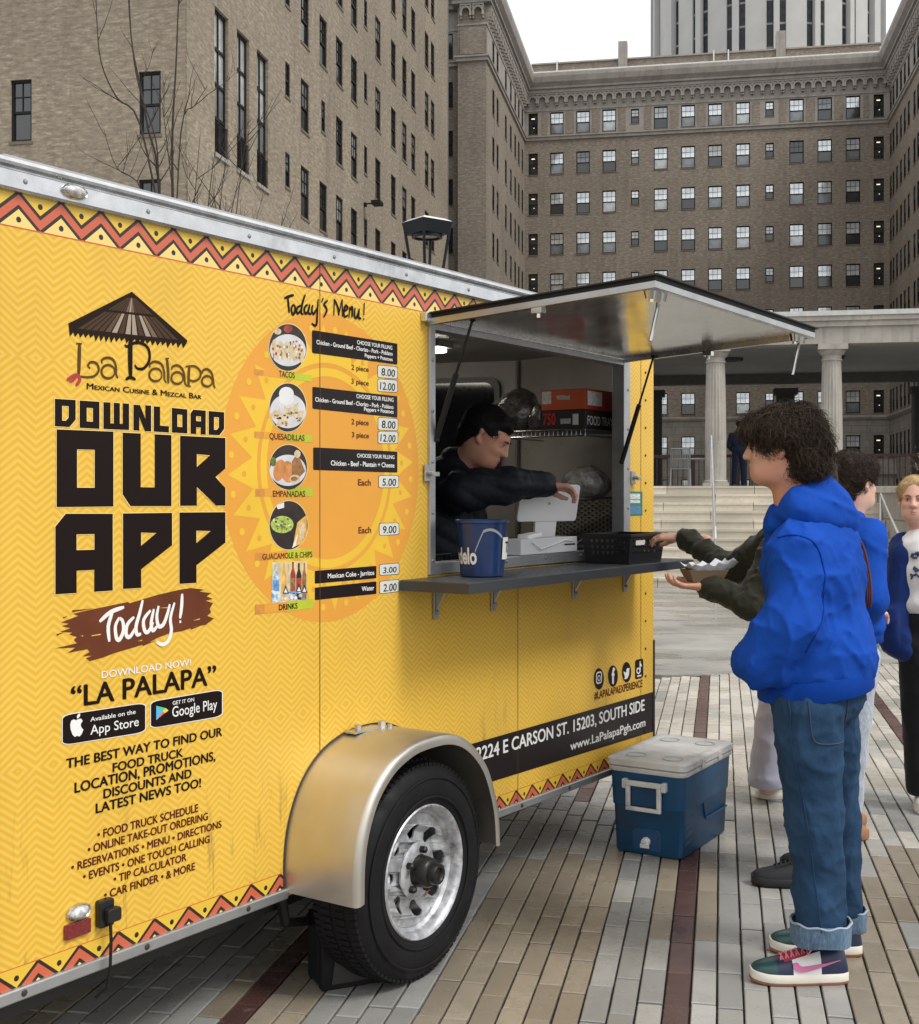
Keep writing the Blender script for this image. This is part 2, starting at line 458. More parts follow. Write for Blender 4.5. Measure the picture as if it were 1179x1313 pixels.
for s in tall:                                                      # stair windows: frame, mullion, transoms, eight panes
    f = MB(); h = 4.38
    X = lambda a, b: (a, b)
    for u0, u1, z0, z1 in ((-.56, -.48, 0, h), (.48, .56, 0, h), (-.48, .48, 0, .1), (-.48, .48, h-.1, h), (-.03, .03, .1, h-.1), (-.48, -.03, 1.08, 1.18), (.03, .48, 1.08, 1.18),
                           (-.48, -.03, 2.12, 2.2), (.03, .48, 2.12, 2.2), (-.48, -.03, 3.18, 3.26), (.03, .48, 3.18, 3.26)):
        f.box((u0, .1, z0), (u1, .19, z1))
    o = f.build('stair_window', FRAME, lb, fix=False); o.location = (0, s, 11.7); o.rotation_euler = (0, 0, R(90))
    for i, (z0, z1) in enumerate(((.1, 1.08), (1.18, 2.12), (2.2, 3.18), (3.26, 4.28))):
        for u0, u1 in ((-.48, -.03), (.03, .48)):
            MB().box((u0, .15, z0), (u1, .16, z1)).build('pane', [G_DARK, G_MID, G_BLIND_REFL, G_BLIND_REFL][i] if not (i == 1 and u0 < 0) else G_PALE, o, fix=False)  # pale panes here paint in bright reflections on the stair glass
    g = MB()
    for k in range(9): g.box((-.5+k*.125-.008, .02, 0), (-.5+k*.125+.008, .036, .95))
    g.box((-.54, .015, .93), (.54, .04, .97)); g.build('railing', FRAME, o, fix=False)
    MB().box((-.62, -.06, -.12), (.62, .2, 0)).build('sill', STONE_P, o, fix=False)
# front face
fh = []; fw = []
for t_ in (5.02, 1.07, 9.0, 12.9, 16.8):
    for zt in (4.0, 7.3, 10.4, 13.45, 16.9, 20.1, 23.3, 26.5, 29.7):
        if 14 < zt < 26 and t_ < 6: continue
        fh.append((-t_-.33, -t_+.33, zt-1.78, zt)); fw.append((-t_, zt-1.78))
f_front = lambda u, z, d: (u, d, z)
wall_holes('brick_wall', -24, 0, 0, 33, fh, f_front, [BRICK_L], lb, .34)
for u, z in fw: put_window(lb, 'f%d' % rng.choice([0, 0, 2]), (u, 0, z), 0)
mb = MB().box((-24, .35, 32.6), (-.35, 38.5, 32.8)).box((-24, 38.5, 0), (-.02, 38.9, 33)).box((-24.3, 0, 0), (-24, 38.9, 33))
mb.build('roof', ROOFM, lb)
mb = MB().box((-24.4, -.18, 33), (.18, 39.1, 33.45)).box((-24.3, -.08, 32.7), (.08, -.003, 33)).box((.003, -.08, 32.7), (.08, 39, 33)); mb.build('coping', STONE_P, lb)
MB().box((.004, .02, .6), (.03, .26, 32.6)).build('corner_strip', BRICK_L, lb)
# wall lamps on the right-hand face
for px, py in ((467, 262),):
    s = s_left(px); D = 35+EV.y*s; z = CH-(py-HY)*D/F
    g = MB().box((0, s-.08, z-.1), (.12, s+.08, z+.08)).box((.12, s-.06, z), (.5, s+.06, z+.05)).box((.38, s-.3, z-.06), (.8, s+.28, z+.12))
    g.build('flood_lamp', FRAME, lb, bev=.02)
MB().box((.003, s_left(465), .2), (.07, s_left(465)+.09, 8.7)).build('conduit', M('conduit_grey', (.3, .29, .27), .5), lb)

# ================================================================== BACK BUILDING (a courtyard of three wings)
BL = Vector((.0522*98, 98, 0))
bb = thing('courtyard_building', 'big brown brick hall closing the courtyard, arched stone cornice and rows of sash windows', 'building', BL, EANG)
def t_back(px):
    x = (px-CX)/F; return (x*98-BL.x)/(EH.x-x*EH.y)
bigc = [713.8*0+560+v/1.905 for v in (294, 358, 422, 548, 615, 681, 749, 880, 949, 1018)]
smlc = [560+v/1.905 for v in (485, 814)]
endc = [560+236/1.905, 560+1081/1.905]
WB = 27.4
rows = [29.65, 26.5, 23.35, 20.2, 17.05, 13.9, 10.75, 7.55, 4.2, .9]     # sills
holes = []; wins = []
pat = rng.integers(0, 6, (10, 14))
for r_, z in enumerate(rows):
    for i, px in enumerate(bigc):
        t = t_back(px); holes.append((t-.525, t+.525, z, z+1.68))
        k = rng.choice(6, p=[.38, .30, .07, .17, .05, .03]); wins.append(('b%d' % k, t, z))
    for px in smlc:
        t = t_back(px); holes.append((t-.31, t+.31, z+.5, z+1.6)); wins.append(('s%d' % rng.choice([0, 1, 2]), t, z+.5))
    for px in endc:
        t = t_back(px); holes.append((t-.37, t+.37, z, z+1.68)); wins.append(('lamp', t, z))
wall_holes('brick_wall', 0, WB, 0, 33, holes, f_front, [STONE, BRICK_B, STONE_P], bb, .3, splits=((7.1, 1), (29.35, 2), (31.5, 2)))
for k, t, z in wins: put_window(bb, k, (t, 0, z))
# brick panels of the top storey, between stone pilasters
ts = sorted([t_back(p) for p in bigc+smlc+endc])
for a, b_ in zip(ts[:-1], ts[1:]):
    c = (a+b_)/2; w = max(.2, (b_-a)/2-.72)
    MB().box((c-w, -.035, 29.6), (c+w, -.003, 31.35)).build('brick_panel', BRICK_B, bb, fix=False)
# wings
def s_wl(px):
    x = (px-CX)/F; return (BL.x-98*x)/(EV.x-EV.y*x)
BR = BL+EH*WB
def s_wr(px):
    x = (px-CX)/F; return (BR.x-BR.y*x)/(EV.x-EV.y*x)
SL = 18.4
lw = [s_wl(p) for p in (633, 638.4, 649, 655.4, 661, 665.6, 670.2)]
hl = []; wl = []
for z in rows:
    for s in lw:
        w = .42
        hl.append((-s-w, -s+w, z, z+1.68)); wl.append((-s, z))
win_kind('v0', .84, 1.68, G_DARK, G_DARK, munt=False, rec=.06); win_kind('v1', .84, 1.68, G_MID, G_DARK, munt=False, rec=.06)
wall_holes('brick_wall', -SL, 0, 0, 33, hl, lambda u, z, d: (-d, u, z), [STONE, BRICK_B, STONE_P], bb, .3, splits=((7.1, 1), (29.35, 2)))
for s, z in wl: put_window(bb, 'v%d' % rng.choice([0, 0, 1]), (0, s, z), R(90))
SR = 42
rw = [.7, 1.9, 3.5, 5.2, 6.8, 8.4, 10.6, 12.0]+[13.9+1.75*i for i in range(16)]
hr = []; wr_ = []
for z in rows:
    for i, s in enumerate(rw):
        w = .42 if i % 3 != 1 else .3
        hr.append((-s-.42, -s+.42, z, z+1.68)); wr_.append((-s, z))
wall_holes('brick_wall', -SR, 0, 0, 33, hr, lambda u, z, d: (WB+d, u, z), [STONE, BRICK_B, STONE_P], bb, .3, splits=((7.1, 1), (29.35, 2)))
for s, z in wr_:
    put_window(bb, 'v%d' % rng.choice([0, 1, 1]), (WB, s, z), R(-90))
# wing fronts
MBx = MB().box((-1.85, -SL-.35, 0), (-.004, -SL+.9, 33)); MBx.build('corner_pier', BRICK_B, bb)
MB().box((-1.7, -SL-.42, 29.6), (-.15, -SL-.352, 31.3)).build('brick_panel', BRICK_B, bb)
hf = []; wf = []
for z in rows:
    for u in (-2.75, -5.2, -8, -11, -14):
        hf.append((u-.42, u+.42, z, z+1.68)); wf.append((u, z))
wall_holes('brick_wall', -17, -1.85, 0, 33, hf, lambda u, z, d: (u, -SL+.5+d, z), [STONE, BRICK_B, STONE_P], bb, .3, splits=((7.1, 1), (29.35, 2)))
for u, z in wf: put_window(bb, 'v0', (u, -SL+.5, z), 0)
# masses behind the faces
MB().box((-17, -SL+1, .0), (-.35, 14, 32.9)).box((-.35, .35, 0), (WB+.35, 14, 32.9)).box((WB+.35, -SR, 0), (WB+16, 14, 32.9)).build('roof', ROOFM, bb)
# string courses, cornice, copings (profile swept along the three faces)
def sweep(prof, name, mat, z_only=False):
    # path in local xy with mitred corners, outward offset d towards the court
    def P(d): return [(-17, -SL+.5-d), (-1.85-d, -SL+.5-d), (-1.85-d, -SL-.35-d), (0+d, -SL-.35-d), (0+d, -d), (WB-d, -d), (WB-d, -SR)]
    mb = MB(); n = len(prof)
    for k in range(6):
        vs = []
        for d, z in prof:
            p = P(d)[k]; q = P(d)[k+1]; vs += [(p[0], p[1], z), (q[0], q[1], z)]
        for i in range(n-1):
            o = len(mb.v); mb.add([vs[2*i], vs[2*i+1], vs[2*i+3], vs[2*i+2]], [(0, 1, 2, 3)])
    return mb.build(name, mat, bb)
sweep([(0, 29.1), (.12, 29.16), (.12, 29.34), (.2, 29.4), (.2, 29.5), (0, 29.56)], 'string_course', STONE_P)
sweep([(0, 7.0), (.1, 7.05), (.22, 7.2), (.22, 7.32), (0, 7.36)], 'string_course', STONE_P)
sweep([(0, 32.75), (.35, 32.78), (.35, 33.0), (.5, 33.06), (.5, 33.2), (.75, 33.5), (.85, 33.9), (.85, 34.15), (.3, 34.22), (0, 34.2), (-.6, 34.2)], 'cornice', STONE_P)
sweep([(0, 31.42), (.05, 31.44), (.05, 31.52), (0, 31.56)], 'moulding', STONE_P)
WHITE_FL = M('lead_flashing', (.7, .7, .68), .45)
sweep([(.80, 34.16), (.83, 34.2), (.83, 34.3), (.5, 34.36)], 'gutter', WHITE_FL)
# arcade under the cornice
aw = .76
arch = MB(); k = 8
for i in range(k):
    a0, a1 = math.pi*i/k, math.pi*(i+1)/k
    def q(r, a): return (r*math.cos(a), r*math.sin(a))
    for (ra, rb) in ((.24, .38),):
        p = [q(ra, a0), q(rb, a0), q(rb, a1), q(ra, a1)]
        arch.prism([(x, y+.3) for x, y in p], lambda u, v, d: (u, d, v), -.3, 0)
arch.box((-.38, -.3, .05), (-.24, 0, .3)).box((.24, -.3, .05), (.38, 0, .3)).box((-.36, -.2, -.12), (-.26, 0, .05)).box((.26, -.2, -.12), (.36, 0, .05))
arch.box((-.38, -.3, .69), (.38, 0, .84))
for sx in (-1, 1):      # spandrels
    arch.prism([(sx*.38, .42), (sx*.34, .5), (sx*.27, .58), (sx*.2, .63), (sx*.38, .69)], lambda u, v, d: (u, d, v), -.29, 0)
am = arch.mesh('arch'); am.materials.append(STONE_P)
n = int(WB/aw)
for i in range(n):
    o = link('arch', am, bb); o.location = (aw*.5+(WB-.6)/n*i+.3, 0, 31.95)
for i in range(int(SL/aw)):
    o = link('arch', am, bb); o.location = (0, -aw*(i+.9), 31.95); o.rotation_euler = (0, 0, R(90))
for i in range(int(30/aw)):
    o = link('arch', am, bb); o.location = (WB, -aw*(i+.9), 31.95); o.rotation_euler = (0, 0, R(-90))
for i in range(2):
    o = link('arch', am, bb); o.location = (-.5-.8*i, -SL-.35, 31.95)
# roof storey set back behind the cornice
g = MB().box((.5, 1.2, 33), (WB-.5, 9, 35.5)); g.build('roof_storey', BRICK_B, bb)
MB().box((.4, 1.1, 35.5), (WB-.4, 9.1, 35.62)).build('coping', STONE_P, bb)
for px in (793+8-3, 1003):
    t = t_back(px)
    MB().box((t-.35, .95, 33), (t+.35, 1.9, 36.9)).build('chimney', STONE_P, bb)
for px in (713, 916, 925+40*0+10):
    t = t_back(px); MB().box((t-.05, .9, 33.8), (t+.05, 1.05, 35.7)).build('downpipe', WHITE_FL, bb)
for k in range(7):
    t = 2.1+k*3.7
    MB().box((t, 1.12, 34.25), (t+1.9, 1.19, 34.62)).build('roof_window', G_MID, bb)
g = MB().box((-2.6, -7, 33), (-1.6, -5.6, 38.3)).box((-1.3, -3, 33), (-.7, -2.2, 36.6)); g.build('chimney', M('chimney_grey', (.30, .29, .29), .7), bb)
g = MB()
for k in range(8): g.tube([(-1.2, -14+k*1.1, 34.2), (-1.2, -14+k*1.1, 35.3)], .02, 5)
g.tube([(-1.2, -14, 35.3), (-1.2, -5.6, 35.3)], .025, 5).tube([(-1.2, -14, 34.8), (-1.2, -5.6, 34.8)], .02, 5)
g.build('railing', M('grey_rail', (.3, .3, .3), .5, .5), bb)
# right wing ground floor: stone arches
for k in range(4):
    arch2 = MB(); y = -(14+k*6.2)
    for i in range(12):
        a0, a1 = math.pi*i/12, math.pi*(i+1)/12
        p = [(math.cos(a)*r, math.sin(a)*r) for a, r in ((a0, 1.7), (a0, 2.1), (a1, 2.1), (a1, 1.7))]
        arch2.prism(p, lambda u, v, d: (WB-d, y+u, 3.2+v), 0, .16)
    arch2.box((WB-.16, y-2.1, 0), (WB, y-1.7, 3.2)).box((WB-.16, y+1.7, 0), (WB, y+2.1, 3.2))
    arch2.build('door_arch', STONE_P, bb)
    pts = [(math.cos(math.pi*i/16)*1.7, 3.2+math.sin(math.pi*i/16)*1.7) for i in range(17)]+[(-1.7, 0), (1.7, 0)]
    MB().prism(pts, lambda u, v, d: (WB-.02-d, y+u, v), 0, .04).build('door', DARK, bb)
# pedimented entrance in the far right corner
ex = t_back(1118)
g = MB().box((ex-3.2, -3.2, 0), (WB-.01, -.01, 2.9)).box((ex-3.5, -3.5, 2.9), (WB-.01, -.01, 3.25))
g.prism([(ex-3.5, 3.25), (WB-.02, 3.25), (WB-.02, 4.0), (ex-1.2, 4.0)], lambda u, v, d: (u, -3.4+d, v), 0, 3)
g.build('porch', STONE_P, bb)

# ================================================================== ROUND TOWER BLOCK
TC = Vector(((982.5-CX)*165/F, 165, 0)); TR = 299/2*152/F*1.01
tw = thing('round_tower', 'pale round high-rise tower with vertical dark window strips rising behind the brick hall', 'building', TC)
CONC = M('tower_concrete', (.26, .255, .25), .75, vs=.3, var=.08); CONC2 = M('tower_rib_concrete', (.46, .455, .44), .7, vs=.4, var=.07)
MB().lathe([(0, 0), (TR-.5, 0), (TR-.5, 78), (0, 78)], 76).build('wall', CONC, tw, smooth=True)
strip = MB()
strip.box((-.44, -TR-.02, 6), (.44, -TR+.7, 76)); sm = strip.mesh('strip'); sm.materials.append(M('tower_glass', (.02, .024, .03), .3, var=.5, vs=2, spec=.3))
rib = MB(); rib.box((-.34, -TR-.75, 0), (.34, -TR+.5, 78)); rm = rib.mesh('rib'); rm.materials.append(CONC2)
rib2 = MB(); rib2.box((-1.25, -TR-.18, 0), (1.25, -TR+.6, 78)); rm2 = rib2.mesh('rib2'); rm2.materials.append(CONC2)
bar = MB()
for k in range(25): bar.box((-.44, -TR-.06, 6+k*2.9), (.44, -TR-.021, 6.25+k*2.9))
bm_ = bar.mesh('bar'); bm_.materials.append(CONC)
for k in range(19):
    a = 10+k*360/19
    for da in (-3.3, 3.3):
        o = link('window_strip', sm, tw); o.rotation_euler = (0, 0, R(a+da)); link('spandrel', bm_, o)
    o = link('rib', rm, tw); o.rotation_euler = (0, 0, R(a))
    o = link('wall_panel', rm2, tw); o.rotation_euler = (0, 0, R(a+360/38))
MB().lathe([(0, 78), (TR+.8, 78), (TR+.8, 79), (0, 79.2)], 60).build('roof', CONC2, tw)
# ================================================================== GROUND, PAVING, SLABS, STEPS, PORTICO
def EF(a, b, z=0): return Vector((a*EH.x+b*EV.x, a*EH.y+b*EV.y, z))
def to_ab(x, y): return (x*EH.x+y*EH.y, x*EV.x+y*EV.y)
MB().add([(-400, -300, -.09), (400, -300, -.09), (400, 700, -.09), (-400, 700, -.09)], [(0, 1, 2, 3)]).build('ground', M('ground_grey', (.14, .135, .12), .9, vs=.5, var=.3), None, fix=False)['kind'] = 'structure'

def paver_mat(name, c, rough=.36, speck=.25, wet=.5):
    m, t, b = new_mat(name)
    oi = t.nodes.new('ShaderNodeObjectInfo'); geo = t.nodes.new('ShaderNodeNewGeometry')
    rnd = math_(t, 'FRACT', math_(t, 'ADD', oi.outputs['Random'], geo.outputs['Random Per Island']))
    tc = t.nodes.new('ShaderNodeTexCoord'); pos = geo.outputs['Position']
    ramp = mixc(t, rnd, tuple(x*.80 for x in c), tuple(min(1, x*1.2) for x in c))
    fine = noise(t, 260, 3, pos); mid = noise(t, 14, 4, pos)
    cc = mixc(t, maprange(t, fine, .35, .65, 0, speck), ramp, tuple(x*.5 for x in c))
    cc = mixc(t, maprange(t, mid, .48, .7, 0, .35), cc, tuple(x*.7 for x in c))
    big = noise(t, 1.6, 4, pos)
    cc = mixc(t, maprange(t, big, .45, .65, 0, .32), cc, tuple(x*.55 for x in c))
    spots = noise(t, 38, 6, pos, .75); cc = mixc(t, maprange(t, spots, .60, .68, 0, .5), cc, tuple(x*.45 for x in c)); cc = mixc(t, maprange(t, noise(t, 9, 8, pos, .8), .60, .70, 0, .3), cc, (.6, .58, .53))
    t.links.new(cc, b.inputs['Base Color'])
    t.links.new(maprange(t, math_(t, 'ADD', big, math_(t, 'MULTIPLY', mid, .4)), .5, .85, rough+.06, rough-.20), b.inputs['Roughness'])
    add_bump(t, b, fine, .25, .0012)
    return m
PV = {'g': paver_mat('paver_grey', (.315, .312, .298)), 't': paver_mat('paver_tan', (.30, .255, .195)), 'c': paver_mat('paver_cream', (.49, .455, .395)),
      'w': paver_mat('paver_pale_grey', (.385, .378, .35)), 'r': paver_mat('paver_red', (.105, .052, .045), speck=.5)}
pa = math.atan2((925-CX), F)                         # paver columns run towards this bearing
PD = Vector((math.sin(pa), math.cos(pa), 0)); PN = Vector((PD.y, -PD.x, 0))
PW, PL, GAP = .0795, .275, .0066
pave = structure('plaza_paving')
# red column through photograph point (880,1105)
rp = W(884, 1105, 1600*CH/(1105-HY)); r0 = rp[0]*PN.x+rp[1]*PN.y
def far_limit(u):                                   # where the slabs begin
    # line through (1.62,10.42) and (4.04,11.43)
    p, q = np.array((1.62, 10.42)), np.array((4.04, 11.43)); d = q-p
    A = np.array([[PD.x, -d[0]], [PD.y, -d[1]]]); rhs = np.array([p[0]-PN.x*u, p[1]-PN.y*u])
    return np.linalg.solve(A, rhs)[0]
nu = 16                                              # columns between red lines
meshes = {}
def pm(kind, L):
    key = (kind, round(L, 2))
    if key not in meshes:
        b = .003; w = PW-GAP; l = L-GAP*1.3
        top = [(-w/2+b, -l/2+b, 0), (w/2-b, -l/2+b, 0), (w/2-b, l/2-b, 0), (-w/2+b, l/2-b, 0)]
        mid = [(-w/2, -l/2, -b), (w/2, -l/2, -b), (w/2, l/2, -b), (-w/2, l/2, -b)]
        bot = [(x, y, -.06) for x, y, _ in mid]
        m_ = MB().add(top+mid+bot, [(0,1,2,3)]+[(4+i, 4+(i+1)%4, (i+1)%4, i) for i in range(4)]+[(8+i, 8+(i+1)%4, 4+(i+1)%4, 4+i) for i in range(4)])
        me = m_.mesh('paver'); me.materials.append(PV[kind]); meshes[key] = me
    return meshes[key]
def vis(p):
    if p.y < .6: return False
    x = CX+F*p.x/p.y; y = HY+F*CH/p.y
    if not (-20 < x < 1200 and y < 1325): return False
    return not (x < 640 and y < 1290-.392*x-25)
def zone(u, v, k):
    """tan and grey fields as laid"""
    n = math.sin(u*2.1+v*.9+.8)+.7*math.sin(v*1.35-u*1.1+2.2)
    P = PN*u+PD*v
    x = CX+F*P.x/max(P.y, .3); y = HY+F*CH/max(P.y, .3)
    j = k % nu
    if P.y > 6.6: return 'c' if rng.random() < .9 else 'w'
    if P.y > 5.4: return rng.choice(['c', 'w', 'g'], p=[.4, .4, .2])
    if k in (-1, 1) and rng.random() < .7: return 't' if y < 1200 and rng.random() < .8 else 'w'
    if j in (1, nu-1) and k not in (1, -1) and rng.random() < .7: return 't'
    if -9 <= k <= -4: return 't'
    if -4 < k < 0: return 'g' if rng.random() < .9 else 'w'
    if 0 < k < 7: return 'g' if rng.random() < .78 else 'w'
    if 7 <= k < 14: return 't' if (y > 1090 and rng.random() < .95) else ('g' if rng.random() < .8 else 'w')
    if k < -9: return 'g' if (k+40) % 9 < 6 else 't'
    return 'g' if n < .7 else 't'
cands = []
for k in range(-110, 110):
    u = r0+k*PW
    off = rng.random()*PL
    vmax = far_limit(u)
    v = -1.2-off
    while v < vmax:
        L = PL*(1+rng.uniform(-.04, .04)) if k % nu else PL*1.3
        L = PL
        v1 = min(v+L, vmax)
        if v1-v > .07:
            vc = (v+v1)/2; P = PN*u+PD*vc
            if abs(P.x) < 9 and P.y > -1.4:
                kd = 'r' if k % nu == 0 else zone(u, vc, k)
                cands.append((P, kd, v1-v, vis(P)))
        v += L
# a short run of red laid one field over, beside the trailer's nose
rp2 = W(744, 1012, 1600*CH/(1012-HY)); u2 = rp2[0]*PN.x+rp2[1]*PN.y; v2 = rp2[0]*PD.x+rp2[1]*PD.y
cands = [(P, 'r' if abs(P.dot(PN)-u2) < PW*.5 and v2-.3 < P.dot(PD) < v2+3 else kd, L_, vv_) for P, kd, L_, vv_ in cands]
near = sorted([c for c in cands if c[3]], key=lambda c: c[0].y)
near_set = {id(c) for c in near[:296]}
rest = {k: MB() for k in PV}
rz = math.atan2(PN.y, PN.x)
for c in cands:
    P, kd, L, v_ = c
    tilt = (rng.normal(0, .004), rng.normal(0, .003), rz+rng.normal(0, .004)); dz = rng.uniform(-.0025, .0015)
    me = pm(kd, L)
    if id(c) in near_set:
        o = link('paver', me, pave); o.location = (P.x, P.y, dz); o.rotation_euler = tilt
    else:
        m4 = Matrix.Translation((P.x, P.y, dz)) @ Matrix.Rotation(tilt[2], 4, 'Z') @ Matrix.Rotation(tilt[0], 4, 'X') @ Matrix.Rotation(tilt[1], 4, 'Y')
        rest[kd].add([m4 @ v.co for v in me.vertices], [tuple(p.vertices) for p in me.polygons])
allr = MB(); kk = list(PV)
for i, k in enumerate(kk):
    allr.m = i; allr.add(rest[k].v, rest[k].f)
o = allr.build('far_pavers', [PV[k] for k in kk], pave, fix=False); o['kind'] = 'stuff'
MB().add([tuple(PN*a+PD*b+Vector((0, 0, -.016))) for a, b in ((-9, -1.6), (9, -1.6), (9, far_limit(9)), (-9, far_limit(-9)))], [(0, 1, 2, 3)]).build('joint_sand', M('joint_sand', (.045, .036, .028), .95, vs=80, var=.5), pave, fix=False)

# wet concrete slabs between the pavers and the steps
def slab_mat():
    m, t, b = new_mat('wet_concrete')
    geo = t.nodes.new('ShaderNodeNewGeometry'); pos = geo.outputs['Position']
    oi = t.nodes.new('ShaderNodeObjectInfo')
    big = noise(t, .9, 6, pos, .65); st = t.nodes.new('ShaderNodeVectorMath'); st.operation = 'MULTIPLY'; st.inputs[1].default_value = (.8, 1.5, 1)
    t.links.new(pos, st.inputs[0]); s2 = noise(t, .75, 5, st.outputs[0], .6)
    cc = mixc(t, maprange(t, big, .35, .6), (.17, .165, .15), (.33, .32, .29))
    cc = mixc(t, math_(t, 'MULTIPLY', oi.outputs['Random'], .35), cc, (.2, .18, .15))
    cc = mixc(t, maprange(t, s2, .48, .56, 0, .55), cc, (.09, .087, .08))
    t.links.new(cc, b.inputs['Base Color'])
    t.links.new(maprange(t, s2, .46, .56, .42, .05), b.inputs['Roughness'])
    b.inputs['Specular IOR Level'].default_value = .7
    add_bump(t, b, noise(t, 60, 4, pos), .05, .002)
    return m
WET = slab_mat()
SB = 20.7                                           # foot of the steps, in court coordinates
apron = structure('concrete_apron')
bl = [8.0, 9.6, 11.05, 12.5, 13.95, 15.4, 16.85, 18.3, 19.5, SB]
p0 = to_ab(1.62, 10.42); p1 = to_ab(4.04, 11.43); sl = (p1[1]-p0[1])/(p1[0]-p0[0])
def edge_b(a): return p0[1]+sl*(a-p0[0])
al = [-27.6+3.0*i-.1+.15 for i in range(17)]+[24]
al = [.05+3.05*i-27.45+1.05 for i in range(17)]
for i in range(len(al)-1):
    for j in range(len(bl)-1):
        a0, a1, b0, b1 = al[i]+.012, al[i+1]-.012, bl[j]+.02, bl[j+1]-.02
        poly = [(a0, b0), (a1, b0), (a1, b1), (a0, b1)]
        out = []
        for q in range(4):                          # clip to the far side of the paver edge
            A, B = poly[q], poly[(q+1) % 4]; fa, fb = A[1]-edge_b(A[0])-.012, B[1]-edge_b(B[0])-.012
            if fa >= 0: out.append(A)
            if (fa >= 0) != (fb >= 0): t_ = fa/(fa-fb); out.append((A[0]+(B[0]-A[0])*t_, A[1]+(B[1]-A[1])*t_))
        if len(out) < 3: continue
        MB().prism(out, lambda u, v, d: tuple(EF(u, v, d)), -.08, .0).build('slab', WET, apron)
MB().add([tuple(EF(a, b, -.004)) for a, b in ((-30, edge_b(-30)), (26, edge_b(26)), (26, SB), (-30, SB))], [(0, 1, 2, 3)]).build('joint_bed', M('joint_pale', (.42, .41, .38), .6), apron, fix=False)

# ---- steps
NS, RI, TRD = 11, .153, .33
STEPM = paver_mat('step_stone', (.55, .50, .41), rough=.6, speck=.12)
steps = thing('stone_steps', 'broad flight of pale stone steps up to the columned terrace', 'steps', EF(0, SB, 0), EANG)
for i in range(NS):
    L = 1.62; off = (i % 2)*.8+rng.uniform(-.1, .1); a = -15+off-L
    while a < 3.35:
        a0, a1 = max(a, -15), min(a+L, 3.35)
        if a1-a0 > .1:
            g = MB().box((a0+.004, i*TRD+rng.uniform(-.004, .004), i*RI-.05 if i else 0), (a1-.004, i*TRD+TRD+.04, (i+1)*RI-.004))
            g.box((a0+.006, i*TRD-.018, (i+1)*RI-.045), (a1-.006, i*TRD+.05, (i+1)*RI-.002))
            o = g.build('stone_block', STEPM, steps)
        a += L
TZ = NS*RI
terr = structure('terrace', EF(0, SB+NS*TRD, 0), EANG)
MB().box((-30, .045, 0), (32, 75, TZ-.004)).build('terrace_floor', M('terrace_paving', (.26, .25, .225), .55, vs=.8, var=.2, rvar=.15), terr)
# handrails
STEEL = M('brushed_steel', (.55, .55, .54), .3, .9, var=.08)
def handrail(a, label):
    t = thing('handrail', label, 'handrail', EF(a, SB, 0), EANG)
    g = MB(); top = NS*TRD
    g.tube([(0, -.35, .0), (0, -.35, .82), (0, -.2, .95), (0, 0, 1.0), (0, top, TZ+.95), (0, top+.35, TZ+.95), (0, top+.35, TZ)], .022, 8); g.build('rail', STEEL, t, smooth=True)
    for k in (1.6,): MB().cyl((0, k, k/TRD*RI), (0, k, k/TRD*RI+.97), .02).build('post', STEEL, t, smooth=True)
    return t
handrail(to_ab(*[W(915, 700, 22)[i] for i in (0, 1)])[0], 'steel handrail up the middle of the pale stone steps')
t = thing('handrail', 'short steel handrail beside the wall right of the steps', 'handrail', tuple(W(1143, 690, 19.5)[:2])+(0,)); L0_ = Vector(t.location)
g = MB(); A_ = Vector(W(1130, 634, 21.2))-L0_; B_ = Vector(W(1157, 694, 18.2))-L0_
g.tube([(A_.x, A_.y, 0), A_, B_, (B_.x, B_.y, 0)], .026, 8); g.build('rail', STEEL, t, smooth=40)
# cheek wall, planter wall, hedge
ck = thing('cheek_wall', 'low stone end wall with pale coping at the right of the steps', 'wall', EF(3.35, SB-.5, 0), EANG)
MB().box((.004, 0, 0), (.5, 4.6, 1.55)).build('wall', STONE, ck); MB().box((-.04, -.05, 1.55), (.55, 4.65, 1.66)).build('coping', STONE_C, ck, bev=.01)
pw = thing('planter_wall', 'long stone retaining wall with pale coping under the hedge at right', 'wall', EF(3.9, SB+.3, 0), EANG)
MB().box((0, 0, 0), (22, .4, 1.4)).build('wall', STONE, pw); MB().box((-.0, -.05, 1.4), (22, .45, 1.52)).build('coping', STONE_C, pw, bev=.01)
MB().box((0, .5, 0), (22, 3.6, 1.45)).build('soil', M('soil', (.06, .05, .035), .95, bump=.5, bs=20, bd=.02), pw)
low = thing('low_wall', 'low stone wall across the plaza in front of the planter at right', 'wall', EF(4.0, SB-2.4, 0), EANG)
MB().box((0, 0, 0), (20, .5, .52)).build('wall', STONE, low); MB().box((-.04, -.05, .52), (20, .55, .62)).build('coping', STONE_C, low, bev=.01)
